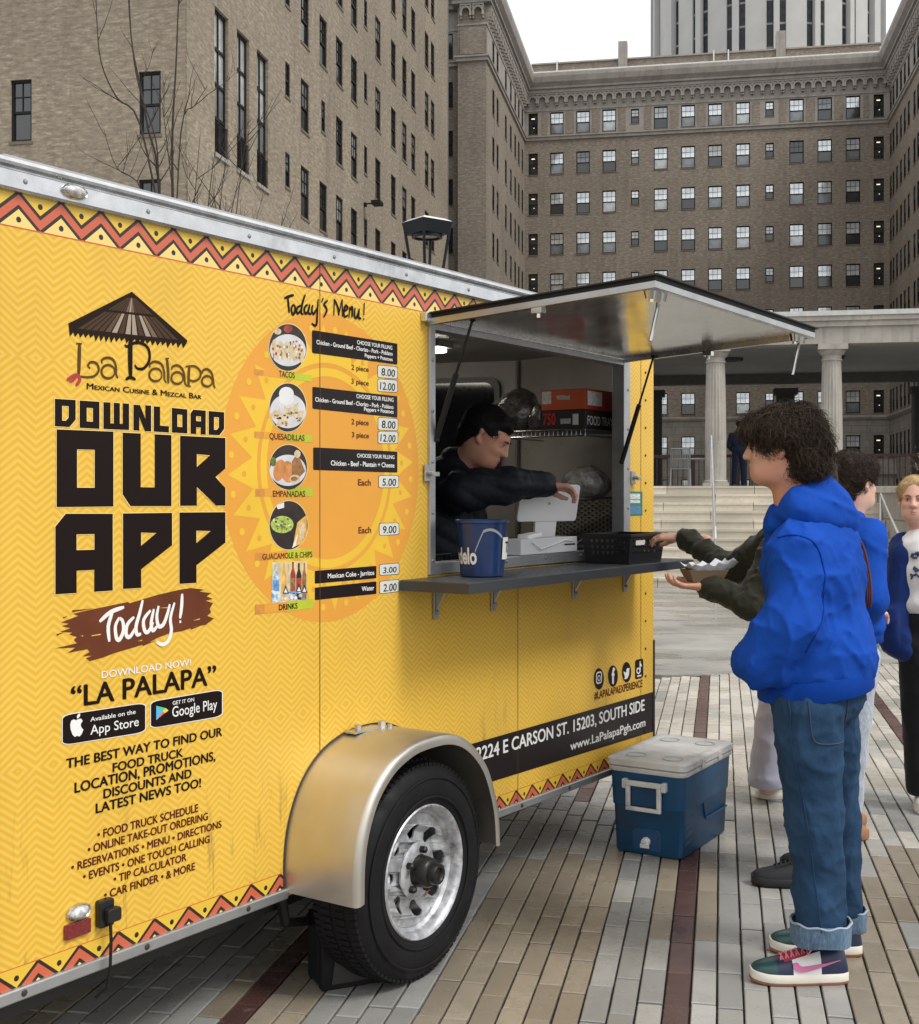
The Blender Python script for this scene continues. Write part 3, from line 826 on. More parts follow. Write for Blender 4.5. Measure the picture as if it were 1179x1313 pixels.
def leafmass(name, label, cat, base, boxes, n, size, mats, stems=0, thin=1., top=None):
    t = thing(name, label, cat, base, EANG)
    r = np.random.default_rng(len(label)); V = []; Q = []; mi = []
    for i in range(n):
        b = boxes[r.integers(len(boxes))]; c = np.array([r.uniform(b[0], b[3]), r.uniform(b[1], b[4]), r.uniform(b[2], b[5])])
        c += r.normal(0, .05, 3)
        d = r.normal(size=3); d /= np.linalg.norm(d); e = np.cross(d, r.normal(size=3)); e /= np.linalg.norm(e)
        s = size*r.uniform(.5, 1.3); k = len(V)
        V += [c-d*s, c+e*s*.45*thin, c+d*s, c-e*s*.45*thin]; Q.append((k, k+1, k+2, k+3)); mi.append(int(r.integers(len(mats))))
    me = bpy.data.meshes.new('foliage'); me.from_pydata([tuple(v) for v in V], [], Q)
    for m in mats: me.materials.append(m)
    me.polygons.foreach_set('material_index', mi); link('foliage', me, t)
    if stems:
        g = MB()
        for i in range(stems):
            b = boxes[r.integers(len(boxes))]; x, y = r.uniform(b[0], b[3]), r.uniform(b[1], b[4]); h = b[5]
            p = [Vector((x, y, b[2]))]
            for k in range(4): p.append(p[-1]+Vector((r.normal(0, .09), r.normal(0, .09), (h-b[2])/4*r.uniform(.9, 1.25))))
            g.tube(p, [.012, .009, .007, .005, .003], 4)
        g.build('stems', M('twig_brown', (.12, .075, .05), .9), t)
    return t
LF = [M('leaf_dark', (.035, .05, .018), .6), M('leaf_brown', (.10, .07, .03), .7), M('leaf_olive', (.075, .085, .03), .6), M('leaf_rust', (.13, .06, .03), .7)]
for i in range(5):
    leafmass('shrub', ['brown-green scrubby shrub behind the planter wall nearest the steps', 'brown-green scrubby shrub second from the steps behind the planter wall',
                       'thin autumn shrub at the picture edge behind the planter wall', 'thin autumn shrub farther along the planter', 'thin autumn shrub at the far end of the planter'][i], 'shrub', EF(4.9+i*2.1, SB+2.2, 1.42),
             [(-1.0, -.9, 0, 1.0, .9, .75), (-.8, -.7, .5, .8, .7, 1.0)], 2200, .05, LF, 60)

# ---- portico
port = thing('portico', 'long flat-roofed concrete portico on fluted columns across the terrace', 'portico', EF(0, 32.66, TZ), EANG)
PT = 3.6
colx = [.65+2.87*i for i in range(-5, 8)]
prof = [(.33, 0), (.33, .16), (.29, .17), (.29, .2), (.285, 1.15)]
def column_mesh(dark=False):
    g = MB(); n = 80
    g.box((-.33, -.33, 0), (.33, .33, .13)); g.lathe([(.30, .13), (.31, .17), (.28, .2)], 32)
    g.lathe([(.27, .2), (.268, 1.18)], 32)
    rings = []
    for z, r in ((1.18, .268), (1.19, .268), (2.2, .258), (3.05, .238), (3.13, .236), (3.18, .236)):
        ring = []
        for j in range(n):
            a = 2*math.pi*j/n; fl = abs(math.sin(a*10)); rr = r-(.022*fl**.7 if 1.185 < z < 3.15 else 0)
            ring.append((rr*math.cos(a), rr*math.sin(a), z))
        rings.append(ring)
    vs = [p for r_ in rings for p in r_]; fs = [(i*n+j, i*n+(j+1) % n, (i+1)*n+(j+1) % n, (i+1)*n+j) for i in range(len(rings)-1) for j in range(n)]
    g.add(vs, fs)
    g.lathe([(.236, 3.18), (.26, 3.2), (.26, 3.23), (.24, 3.25), (.24, 3.32), (.29, 3.36), (.34, 3.44), (.34, 3.46)], 32)
    g.box((-.36, -.36, 3.46), (.36, .36, PT-.002))
    return g.mesh('column', smooth=30)
cmesh = column_mesh(); cmesh.materials.append(STONE_C)
for x in colx:
    o = link('column', cmesh, port); o.location = (x, 0, 0)
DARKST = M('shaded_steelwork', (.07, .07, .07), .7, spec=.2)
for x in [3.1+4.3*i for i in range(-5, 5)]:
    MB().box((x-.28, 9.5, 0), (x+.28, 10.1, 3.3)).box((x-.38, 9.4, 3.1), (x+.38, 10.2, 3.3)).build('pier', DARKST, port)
g = MB().box((-17, -.32, PT), (23, .30, PT+.42)).box((-17, -.40, PT+.42), (23, .30, PT+.56)).box((-17, -.46, PT+.56), (23, .38, PT+.68)); g.build('entablature', STONE_C, port)
MB().box((-17.02, -.50, PT+.68), (23.02, 10.6, PT+.80)).build('roof', M('roof_edge_pale', (.5, .5, .48), .5), port)
MB().box((-17, .302, PT+.2), (23, 10.5, PT+.3)).build('ceiling', M('portico_ceiling', (.42, .42, .42), .8, vs=.6), port)
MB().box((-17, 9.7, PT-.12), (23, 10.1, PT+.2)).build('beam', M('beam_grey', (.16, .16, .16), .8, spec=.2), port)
for x in (-1.6, 1.3, 4.15, 7.0): MB().lathe([(0, PT+.1), (.32, PT+.12), (.34, PT+.2)], 20, (x-.1, 4.6, 0)).build('ceiling_lamp', DARKST, port)
# terrace rail, chair, table, standing figure come with the objects
rail = thing('terrace_railing', 'dark red railing on the terrace behind the columns', 'railing', EF(0, 34.3, TZ), EANG)
RED = M('dark_red_paint', (.055, .014, .016), .5)
for x in [-7+1.18*i for i in range(14)]:
    MB().box((x-.06, -.06, 0), (x+.06, .06, .82)).build('post', RED, rail)
MB().box((-7, -.05, .82), (8.4, .05, .9)).build('top_rail', RED, rail)
g = MB()
for x in np.arange(-6.9, 8.3, .14): g.box((x-.012, -.012, .06), (x+.012, .012, .82))
o = g.build('balusters', RED, rail); o['kind'] = 'stuff'
# ================================================================== FOOD TRAILER
TD = np.array((1080.5, 1600)); TD = TD/np.linalg.norm(TD); TN = np.array((TD[1], -TD[0]))     # along the side / outwards
TO = -2.56*TN                                                                               # foot of the viewer on the side plane
def side_w(s, w): return TO+TD*s+TN*w
troot = side_w(3.4, -.9)
TANG = math.atan2(TD[1], TD[0])
TR_ = thing('food_trailer', 'yellow food trailer with zigzag borders, printed menu and a raised silver serving hatch', 'food trailer', (troot[0], troot[1], 0), TANG)
def taper(s, z): return z-.0125*(s-1.84)*(2.35-z)/2 if z < 2.35 else z
def L(s, w, z): return (s-3.4, -w-.9, z)
def LP(s, w, z): return L(s, w*.35, z)                                                           # print: a fraction of a millimetre proud
def LW(s, w, z): p = side_w(s, w); return (p[0], p[1], z)                                      # same point in the world
def px2(px, py, w=0.):
    x = (px-CX)/F; D = -(2.56-w)/(TN[0]*x+TN[1]); P = np.array((x*D, D)); s = P@TD
    zw = CH-(py-HY)*D/F; a = .0125*(s-1.84)
    return s, (zw+a*1.175)/(1+a/2)
def px_plain(px, py, w=0.):
    x = (px-CX)/F; D = -(2.56-w)/(TN[0]*x+TN[1]); P = np.array((x*D, D)); return P@TD, CH-(py-HY)*D/F
YEL = (.80, .48, .075)
def uvnode(t): n = t.nodes.new('ShaderNodeUVMap'); sp = t.nodes.new('ShaderNodeSeparateXYZ'); t.links.new(n.outputs[0], sp.inputs[0]); return sp, n
def wrap_mat():
    m, t, b = new_mat('yellow_wrap'); sp, uv = uvnode(t); x, z = sp.outputs[0], sp.outputs[1]
    z = math_(t, 'ABSOLUTE', math_(t, 'SUBTRACT', math_(t, 'MULTIPLY', math_(t, 'FRACT', math_(t, 'DIVIDE', math_(t, 'SUBTRACT', z, -.12), 2.0)), 2.0), 1.0))
    fr = math_(t, 'FRACT', math_(t, 'DIVIDE', math_(t, 'SUBTRACT', x, 1.892), .1035)); tri = math_(t, 'MULTIPLY', math_(t, 'ABSOLUTE', math_(t, 'SUBTRACT', fr, .5)), 2)
    v = math_(t, 'DIVIDE', math_(t, 'SUBTRACT', z, math_(t, 'MULTIPLY', tri, .037)), .0198)
    f2 = math_(t, 'ABSOLUTE', math_(t, 'SUBTRACT', math_(t, 'FRACT', v), .5))
    mask = math_(t, 'MULTIPLY', maprange(t, f2, .10, .42), .72)
    sc = t.nodes.new('ShaderNodeVectorMath'); sc.operation = 'MULTIPLY'; sc.inputs[1].default_value = (1, 1, 1); t.links.new(uv.outputs[0], sc.inputs[0])
    nz = noise(t, 1.3, 4, sc.outputs[0])
    a = mixc(t, maprange(t, nz, .3, .7), (.70, .408, .032), (.75, .445, .045)); c2 = mixc(t, maprange(t, nz, .3, .7), (.83, .555, .115), (.85, .58, .13))
    cc = mixc(t, mask, a, c2)
    # smears of road dirt and drip marks
    s2 = t.nodes.new('ShaderNodeVectorMath'); s2.operation = 'MULTIPLY'; s2.inputs[1].default_value = (16, 2.2, 1); t.links.new(uv.outputs[0], s2.inputs[0])
    dn = noise(t, 1, 6, s2.outputs[0], .7); low = maprange(t, sp.outputs[1], .9, .38, 0, 1)
    dirt = math_(t, 'MULTIPLY', maprange(t, dn, .57, .68, 0, .75), low)
    s4 = t.nodes.new('ShaderNodeVectorMath'); s4.operation = 'MULTIPLY'; s4.inputs[1].default_value = (3, 1.1, 1); t.links.new(uv.outputs[0], s4.inputs[0])
    cc = mixc(t, maprange(t, noise(t, 1, 6, s4.outputs[0], .7), .5, .75, 0, .22), cc, (.45, .28, .06))
    cc = mixc(t, maprange(t, noise(t, 70, 3, uv.outputs[0], .6), .72, .76, 0, .5), cc, (.2, .12, .05))
    cc = mixc(t, dirt, cc, (.16, .11, .05))
    t.links.new(cc, b.inputs['Base Color']); b.inputs['Roughness'].default_value = .36; b.inputs['Specular IOR Level'].default_value = .28
    s3 = t.nodes.new('ShaderNodeVectorMath'); s3.operation = 'MULTIPLY'; s3.inputs[1].default_value = (2.2, 1.2, 1); t.links.new(uv.outputs[0], s3.inputs[0])
    add_bump(t, b, noise(t, 1.4, 3, s3.outputs[0]), .5, .014)
    return m
WRAP = wrap_mat()
def border_mat(name, x0, ztop, h=.084, per=.1243):
    m, t, b = new_mat(name); sp, _ = uvnode(t); x, z = sp.outputs[0], sp.outputs[1]
    fr = math_(t, 'FRACT', math_(t, 'DIVIDE', math_(t, 'SUBTRACT', x, x0-per*20), per))
    tri = math_(t, 'MULTIPLY', math_(t, 'ABSOLUTE', math_(t, 'SUBTRACT', fr, .5)), 2)
    v = math_(t, 'DIVIDE', math_(t, 'SUBTRACT', z, ztop-h), h)
    d = math_(t, 'SUBTRACT', v, math_(t, 'MULTIPLY_ADD', tri, .62, .16)); ad = math_(t, 'ABSOLUTE', d)
    up = math_(t, 'GREATER_THAN', d, 0)
    cc = mixc(t, up, (.84, .62, .20), (.76, .50, .05))
    cc = mixc(t, math_(t, 'LESS_THAN', ad, .275), cc, (.022, .014, .012))
    cc = mixc(t, math_(t, 'LESS_THAN', ad, .145), cc, (.58, .125, .06))
    for fc, vc in ((.5, .70), (0, .20)):
        q = math_(t, 'ABSOLUTE', math_(t, 'SUBTRACT', fr, .5)) if fc == .5 else math_(t, 'SUBTRACT', .5, math_(t, 'ABSOLUTE', math_(t, 'SUBTRACT', fr, .5)))
        dx = math_(t, 'MULTIPLY', q, per/.0072); dz = math_(t, 'MULTIPLY', math_(t, 'SUBTRACT', v, vc), h/.0072)
        rr = math_(t, 'ADD', math_(t, 'MULTIPLY', dx, dx), math_(t, 'MULTIPLY', dz, dz))
        cc = mixc(t, math_(t, 'LESS_THAN', rr, 1), cc, (.022, .014, .012))
    t.links.new(cc, b.inputs['Base Color']); b.inputs['Roughness'].default_value = .35
    return m
def put_uv(me, uvs):
    l = me.uv_layers.new(name='UVMap')
    for lp in me.loops: l.data[lp.index].uv = uvs[lp.vertex_index]
def sidemesh(name, verts_sz, faces, w, mat, parent=TR_, sub=True, back=False):
    vs = [LP(s, w, taper(s, z)) for s, z in verts_sz]
    me = bpy.data.meshes.new(name); me.from_pydata(vs, [], faces); put_uv(me, verts_sz)
    me.update(); return link(name, me, parent, mat)
# --- side skin with the hatch opening
OS0, OS1, OZ0, OZ1 = 3.60, 5.16, 1.272, 2.150
S0, S1, ZB, ZT = 1.84, 5.44, .335, 2.275
us = [S0, 2.4, 3.0, OS0, 4.1, 4.65, OS1, S1]; zs = [ZB, .8, OZ0, 1.7, OZ1, ZT]
vv = [(u, z) for z in zs for u in us]; ff = []
for j in range(len(zs)-1):
    for i in range(len(us)-1):
        if OS0 <= us[i] < OS1 and OZ0 <= zs[j] < OZ1: continue
        a = j*len(us)+i; ff.append((a, a+1, a+1+len(us), a+len(us)))
sidemesh('side_panel', vv, ff, 0, WRAP)
BK = M('print_black', (.012, .007, .006), .42, var=.05, spec=.12); BKW = M('print_black_band', (.014, .009, .009), .3, var=.1, vs=2, spec=.2)
WHP = M('print_white', (.82, .82, .80), .35, var=.02)
ORG = M('print_orange', (.75, .345, .055), .4, var=.05, vs=3, spec=.2); SUNY = M('print_sun_yellow', (.79, .505, .05), .4, var=.04, spec=.2); BRN = M('print_brown', (.14, .042, .02), .5, var=.15, vs=9, spec=.12)
MAROON = M('print_maroon', (.10, .012, .010), .5, var=.05, spec=.12)
def strip_(name, s0, s1, z0, z1, w, mat, n=6):
    us = np.linspace(s0, s1, n+1); v = [(float(u), z) for z in (z0, z1) for u in us]
    return sidemesh(name, v, [(i, i+1, i+n+2, i+n+1) for i in range(n)], w, mat)
strip_('top_border', S0, S1, 2.190, ZT, .0015, border_mat('border_top', 1.894, 2.275))
strip_('bottom_border', S0, 2.842, .362, .409, .0015, border_mat('border_bottom', 1.95, .409))
strip_('bottom_border', 3.634, S1, .362, .409, .0015, bpy.data.materials['border_bottom'])
REDL = M('print_red_line', (.62, .12, .05), .4)
strip_('red_line', S0, S1, 2.187, 2.190, .0016, REDL); strip_('red_line', S0, 2.842, .409, .4115, .0016, REDL); strip_('red_line', 3.634, S1, .409, .4115, .0016, REDL)
for px in (410, 664):
    s, _ = px2(px, 800)
    strip_('panel_seam', s-.0012, s+.0012, ZB+.03, (ZT if s < OS0 else OZ0-.05), .0055, M('seam_dark', (.10, .05, .015), .7), 1)  # thin dark brown strip marks each panel joint
# --- aluminium rails and corner
ALU = M('aluminium', (.62, .63, .64), .28, .85, var=.12, vs=14, bump=.15, bs=30, rvar=.1, dirt=.35)
ALU_D = M('aluminium_dull', (.48, .49, .50), .42, .8, var=.08, vs=12, bump=.1, bs=60, dirt=.2)
def extr(prof, s0, s1, name, mat, tap=False, bev=0):
    mb = MB(); n = len(prof)
    ss = np.linspace(s0, s1, 9)
    vs = []
    for s in ss:
        for w, z in prof: vs.append(L(s, w, taper(s, z) if tap else z))
    fs = [(i*n+j, i*n+(j+1) % n, (i+1)*n+(j+1) % n, (i+1)*n+j) for i in range(8) for j in range(n)]
    fs += [tuple(range(n)), tuple(8*n+j for j in reversed(range(n)))]
    return mb.add(vs, fs).build(name, mat, TR_, bev=bev)
extr([(-.02, 2.272), (.012, 2.272), (.018, 2.278), (.018, 2.318), (.010, 2.322), (.010, 2.326), (.026, 2.329), (.028, 2.336), (.022, 2.346), (-.02, 2.35)], S0-.02, S1+.01, 'top_rail', ALU)
extr([(-.02, .331), (.010, .331), (.014, .335), (.014, .359), (.010, .362), (-.02, .362)], S0-.01, 2.842, 'bottom_rail', ALU_D, True)
extr([(-.02, .331), (.010, .331), (.014, .335), (.014, .359), (.010, .362), (-.02, .362)], 3.634, S1+.005, 'bottom_rail', ALU_D, True)
g = MB(); g.box(L(S0-.012, .004, .34), L(S0-.001, -.05, 2.27)); g.build('rear_corner_edge', M('black_rubber', (.02, .02, .02), .6), TR_, bev=.003)
cs, _ = px2(822, 700)
v = [(cs, .412), (S1, .412), (cs, 2.187), (S1, 2.187)]
sidemesh('corner_trim', v, [(0, 1, 3, 2)], .0035, WRAP)
strip_('panel_seam', cs-.001, cs+.0012, .412, 2.187, .0045, bpy.data.materials['seam_dark'], 1)
RIV = MB().lathe([(.0065, 0), (.005, .002), (.0, .0032)], 8, axis='z').mesh('rivet'); RIV.materials.append(M('rivet_dark', (.05, .04, .035), .5, .3))
RIVA = MB().lathe([(.007, 0), (.005, .003), (.0, .0042)], 8).mesh('rivet_alu'); RIVA.materials.append(M('rivet_zinc', (.35, .35, .35), .4, .8))
rs, _ = px2(827.5, 700)
for i in range(14):
    o = link('rivet', RIV, TR_); o.location = L(rs, .0036, taper(rs, .47+i*.127)); o.rotation_euler = (R(90), 0, 0)
for i in range(10):
    s = 1.9+.385*i
    o = link('rivet', RIVA, TR_); o.location = L(s, .0182, 2.298); o.rotation_euler = (R(90), 0, 0)
    if not 2.8 < s < 3.66:
        o = link('rivet', RIV, TR_); o.location = L(s, .0142, taper(s, .348)); o.rotation_euler = (R(90), 0, 0); o.scale = (1.4, 1.4, 1.4)
g = MB().box(L(S1-.006, .0045, .34), L(S1+.012, -.03, .85)); g.build('corner_guard', M('guard_black', (.02, .018, .018), .5), TR_, bev=.002)
# --- body beyond the side skin: nose, rear, roof, floor, inner lining
YP = M('yellow_paint', YEL, .35, var=.06, vs=2)
LIN = M('inner_lining', (.40, .375, .34), .38, var=.14, vs=3, rvar=.12); LIN2 = M('inner_ceiling', (.36, .34, .31), .42, var=.08)
g = MB()
g.add([L(S1, 0, .34), L(5.9, -.9, .34), L(5.9, -.9, 2.33), L(S1, 0, 2.33), L(S1, -1.8, .34), L(S1, -1.8, 2.33)], [(0, 1, 2, 3), (1, 4, 5, 2)])
g.build('nose_panel', YP, TR_, fix=False)
MB().add([L(S0, -1.8, .34), L(S1, -1.8, .34), L(S1, -1.8, 2.33), L(S0, -1.8, 2.33)], [(0, 1, 2, 3)]).build('far_side_panel', YP, TR_, fix=False)
MB().box(L(S0+.002, -.01, .345), L(S0+.03, -1.79, 2.33)).build('rear_door', YP, TR_)
roofp = [(S0, .02), (S1, .02), (5.93, -.9), (S1, -1.82), (S0, -1.82)]
MB().prism(roofp, lambda u, v, d: L(u, v, d), 2.335, 2.352).build('roof', ALU_D, TR_)
inp = [(S0+.03, -.03), (S1-.03, -.03), (5.69, -.9), (S1-.03, -1.77), (S0+.03, -1.77)]
MB().prism(inp, lambda u, v, d: L(u, v, d), .36, .44).build('floor', M('chequer_floor', (.2, .2, .2), .5, .6), TR_)
MB().prism(inp, lambda u, v, d: L(u, v, d), 2.255, 2.265).build('ceiling', LIN2, TR_)
g = MB()
for (a, b) in (((S0+.031, -1.77), (S1-.03, -1.77)), ((S1-.03, -.03), (5.69, -.9)), ((5.69, -.9), (S1-.03, -1.77)), ((S0+.031, -.03), (S0+.031, -1.77))):
    g.add([L(*a, .44), L(*b, .44), L(*b, 2.255), L(*a, 2.255)], [(0, 1, 2, 3)])
for (a, b, z0, z1) in ((S0+.03, OS0-.03, .44, 2.255), (OS1+.03, S1-.03, .44, 2.255), (OS0-.03, OS1+.03, .44, OZ0-.03), (OS0-.03, OS1+.03, OZ1+.02, 2.255)):
    g.add([L(a, -.045, z0), L(b, -.045, z0), L(b, -.045, z1), L(a, -.045, z1)], [(0, 1, 2, 3)])
g.build('inner_wall', LIN, TR_, fix=False)
MB().tube([L(5.67, -.9, .45), L(5.67, -.9, 2.25)], .012, 6).build('corner_moulding', M('moulding_grey', (.25, .24, .22), .4), TR_)
# inner fittings
FL = M('fluorescent_tube', (1, .93, .80), .4, emit=13, var=0)
g = MB().box(L(4.72, -.75, 2.205), L(4.80, -1.45, 2.225)); g.build('ceiling_lamp', FL, TR_, bev=.008)
MB().box(L(4.70, -.73, 2.226), L(4.82, -1.47, 2.254)).build('lamp_housing', LIN2, TR_)
SS = M('stainless', (.42, .42, .42), .22, .9, var=.1, vs=8, rvar=.1)
def roundrect(x0, x1, y0, y1, r, n=5):
    out = []
    for cx, cy, a in ((x1-r, y0+r, -90), (x1-r, y1-r, 0), (x0+r, y1-r, 90), (x0+r, y0+r, 180)):
        for i in range(n+1): an = R(a+90*i/n); out.append((cx+r*math.cos(an), cy+r*math.sin(an)))
    return out
# black rounded window on the far half of the nose wall
d2 = np.array((5.41-5.69, -1.77+.9)); Ld = np.linalg.norm(d2); d2 = d2/Ld; n2 = np.array((-d2[1], d2[0])); n2 = n2 if n2[0] < 0 else -n2
def nosepl(u, v, d): q = np.array((5.69, -.9))+d2*u+n2*d; return L(q[0], q[1], v)
MB().prism(roundrect(.10, .62, 1.62, 2.17, .06), nosepl, .004, .03).build('window_seal', M('black_rubber2', (.018, .018, .018), .35), TR_)
MB().prism(roundrect(.13, .59, 1.65, 2.14, .05), nosepl, .031, .036).build('window_glass', M('tinted_glass', (.012, .013, .016), .08, var=.2), TR_)
# wire shelves on brackets
WIRE = M('wire_chrome', (.45, .45, .44), .25, .9)
def wshelf(s0, s1, k0, k1, z):
    g = MB()
    for s in (s0, s1): g.tube([L(s, -k0, z), L(s, -k1, z)], .004, 6)
    g.tube([L(s0, -k0, z-.028), L(s0, -k1, z-.028)], .004, 6)
    for k in (k0, k1): g.tube([L(s0, -k, z), L(s1, -k, z)], .004, 6); g.tube([L(s0, -k, z-.028), L(s1, -k, z-.028)], .004, 6)
    for k in np.linspace(k0, k1, int((k1-k0)/.022)):
        g.tube([L(s0, -k, z-.028), L(s0, -k, z), L(s1, -k, z)], .0018, 4)
    return g.build('wire_shelf', WIRE, TR_)
wshelf(5.0, 5.40, .13, .58, 1.838)
MB().box(L(5.02, -.12, 1.20), L(5.36, -1.2, 1.235)).build('inner_shelf', SS, TR_)
MB().box(L(5.05, -.2, 1.52), L(5.4, -.95, 1.53)).build('inner_shelf', M('shelf_grey', (.2, .2, .19), .4), TR_)
# quilted steel splash panel
g = MB()
for i in range(30):
    for j in range(12):
        u, z = .04+i*.026, 1.25+j*.024+(i % 2)*.012
        p = [(u-.013, z), (u, z-.012), (u+.013, z), (u, z+.012)]
        q = np.array((5.41, -.03)); dn = np.array((5.69-5.41, -.9+.03)); dn = dn/np.linalg.norm(dn); nn = np.array((-dn[1], dn[0])); nn = nn if nn[0] < 0 else -nn
        P_ = lambda a, b, d: L(*(q+dn*a+nn*d), b)
        g.add([P_(a, b, .003) for a, b in p]+[P_(u, z, .006)], [(0, 1, 4), (1, 2, 4), (2, 3, 4), (3, 0, 4)])
g.build('quilted_splash_panel', M('quilted_steel', (.16, .145, .12), .4, .7), TR_)['kind'] = 'stuff'
# work counter inside, below the sill
MB().box(L(OS0+.02, -.06, 1.17), L(OS1, -.50, 1.20)).build('inner_counter', SS, TR_, bev=.004)
MB().box(L(OS0+.02, -.07, .45), L(OS1, -.48, 1.168)).build('cabinet', M('cabinet_dark', (.06, .06, .06), .5), TR_)
MB().box(L(4.25, -.9, .45), L(5.3, -1.65, 1.35)).build('equipment_cabinet', M('steel_dark', (.16, .15, .14), .35, .7, var=.25), TR_)
# --- hatch frame
g = MB(); fo, fi = .020, .055
g.box(L(OS0-.012, .012, OZ0-.012), L(OS0+.022, -.05, OZ1+.012)); g.box(L(OS1-.052, .012, OZ0-.012), L(OS1+.012, -.05, OZ1+.012))
g.box(L(OS0+.022, .010, OZ0-.012), L(OS1-.052, -.05, OZ0+.03)); g.box(L(OS0+.022, .010, OZ1-.02), L(OS1-.052, -.05, OZ1+.012))
g.build('hatch_frame', ALU_D, TR_, bev=.002)
for s, z in [(OS0+.004, z) for z in (1.31, 1.48, 1.66, 1.84, 2.02)]+[(OS1-.012, z) for z in (1.31, 1.48, 1.66, 1.84, 2.02)]+[(s, 1.285) for s in (3.8, 4.1, 4.4, 4.7, 4.95)]:
    o = link('rivet', RIVA, TR_); o.location = L(s, .0125, z); o.rotation_euler = (R(90), 0, 0)
for s, z in ((OS0-.02, 1.62), (OS1+.045, 1.62)):
    g = MB().box(L(s-.022, .005, z-.03), L(s+.022, .013, z+.03)); g.cyl(L(s, .013, z), L(s, .035, z), .009); g.box(L(s-.006, .03, z-.012), L(s+.028, .04, z+.004))
    g.build('hatch_catch', ALU_D, TR_, bev=.002)
# --- outside counter
CW = .282; CZ = 1.252
g = MB(); g.prism([(3.42, .004), (5.235, .004), (5.235, CW), (3.42, CW)], lambda u, v, d: L(u, v, d), CZ-.034, CZ)
ctr = g.build('counter', M('counter_grey_laminate', (.045, .05, .055), .42, var=.35, vs=25, spec=.35, rvar=.12, dirt=.1), TR_, bev=.003)
g = MB(); g.prism([(3.415, .004), (3.418, .004), (3.418, CW+.004), (5.238, CW+.004), (5.238, .004), (5.243, .004), (5.243, CW+.009), (3.413, CW+.009)], lambda u, v, d: L(u, v, d), CZ-.036, CZ-.002)
g.build('edging', M('edging_dark', (.07, .075, .08), .38, .5, var=.05, vs=3), ctr)
for px, s_ in ((557, 0), (631, 0), (735, 0), (800, 0)):
    s, _ = px2(px, 770)
    g = MB().box(L(s-.014, .004, 1.10), L(s+.014, .010, 1.215)); g.prism([(.010, 1.215), (.06, 1.215), (.012, 1.13)], lambda u, v, d: L(s+d, u, v), -.004, .004)
    g.cyl(L(s, .01, 1.125), L(s, .022, 1.125), .008, n=10); g.build('bracket', ALU_D, TR_, bev=.001)
# --- raised hatch door (awning)
AS0, AS1, AW = 3.575, 5.12, .885
def awz(w): return 2.152+(.052)*(w/AW)
STM = new_mat('mirror_sheet'); m_, t_, b_ = STM
b_.inputs['Metallic'].default_value = .8; b_.inputs['Base Color'].default_value = (.60, .60, .59, 1)
t_.links.new(maprange(t_, noise(t_, 3, 4), .3, .7, .13, .27), b_.inputs['Roughness']); add_bump(t_, b_, noise(t_, 2.6, 2), .5, .02)
g = MB(); n = 8
hd = thing  # (part of the trailer: a hinged leaf)
leaf = MB().prism([(AS0, .0), (AS1, .0), (AS1, AW), (AS0, AW)], lambda u, v, d: L(u, v, awz(v)+d), .012, .026).build('hatch_door', M('hatch_top_dark', (.02, .019, .018), .6, spec=.15), TR_)
MB().add([L(s, w, awz(w)+.0105) for s, w in ((AS0+.01, .01), (AS1-.01, .01), (AS1-.01, AW-.01), (AS0+.01, AW-.01))], [(0, 1, 2, 3)]).build('mirror_lining', m_, leaf)
e = MB(); q = .028
EDG = M('hatch_edge_metal', (.42, .42, .42), .3, .85, var=.1, rvar=.1)
for (s0, s1, w0, w1) in ((AS0, AS0+.022, 0, AW), (AS1-.022, AS1, 0, AW), (AS0+.022, AS1-.022, AW-.022, AW)):
    e.prism([(s0, w0), (s1, w0), (s1, w1), (s0, w1)], lambda u, v, d: L(u, v, awz(v)+d), -.012, .0118)
e.build('door_frame', EDG, leaf, bev=.002)
e = MB(); e.prism([(AS0-.012, -.0), (AS1+.012, -.0), (AS1+.012, AW+.012), (AS0-.012, AW+.012)], lambda u, v, d: L(u, v, awz(v)+d), .0262, .031); e.build('drip_edge', M('black_rubber3', (.015, .015, .015), .7), leaf)
MB().box(L(AS0-.03, .0, 2.150), L(AS1+.03, .028, 2.184)).build('hinge', ALU, leaf, bev=.004)
for (s, w) in ((AS0+.10, AW-.045), (AS1-.09, AW-.045)):
    g = MB(); z = awz(w)-.002
    g.cyl(L(s-.035, w, z), L(s-.035, w, z-.03), .026, .018, 14); g.cyl(L(s+.02, w, z-.004), L(s+.02, w, z-.034), .03, .022, 14)
    g.box(L(s-.06, w-.03, z), L(s+.055, w+.03, z+.006))
    g.cyl(L(s-.035, w, z-.028), L(s-.035, w, z-.04), .008, n=10)
    g.tube([L(s+.02, w, z-.03), L(s+.024, w-.006, z-.055), L(s+.0, w-.02, z-.16)], [.008, .007, .006], 8)
    g.build('latch', M('chrome', (.6, .6, .6), .12, 1), leaf, smooth=True)
for (s, w) in ((AS0+.02, .45), (AS1-.02, .42)):
    g = MB().box(L(s-.015, w-.02, awz(w)-.03), L(s+.015, w+.02, awz(w)-.011)); g.cyl(L(s, w, awz(w)-.03), L(s, w, awz(w)-.045), .008); g.build('stop', M('chrome', (.6, .6, .6)), leaf)
BLK = M('black_steel', (.012, .012, .012), .4, spec=.25)
for (s, z0) in ((3.625, 1.74), (5.085, 1.69)):
    g = MB(); a = Vector(L(s, .012, z0)); b = Vector(L(s, .168, awz(.168)-.006)); m2 = a.lerp(b, .55)
    g.tube([a, m2], .0105, 10); g.tube([m2, b], .005, 8); g.lathe([(0, -.012), (.012, -.006), (.012, .006), (0, .012)], 8, tuple(a)); g.lathe([(0, -.012), (.012, -.006), (.012, .006), (0, .012)], 8, tuple(b))
    g.build('gas_strut', BLK, TR_, smooth=True)
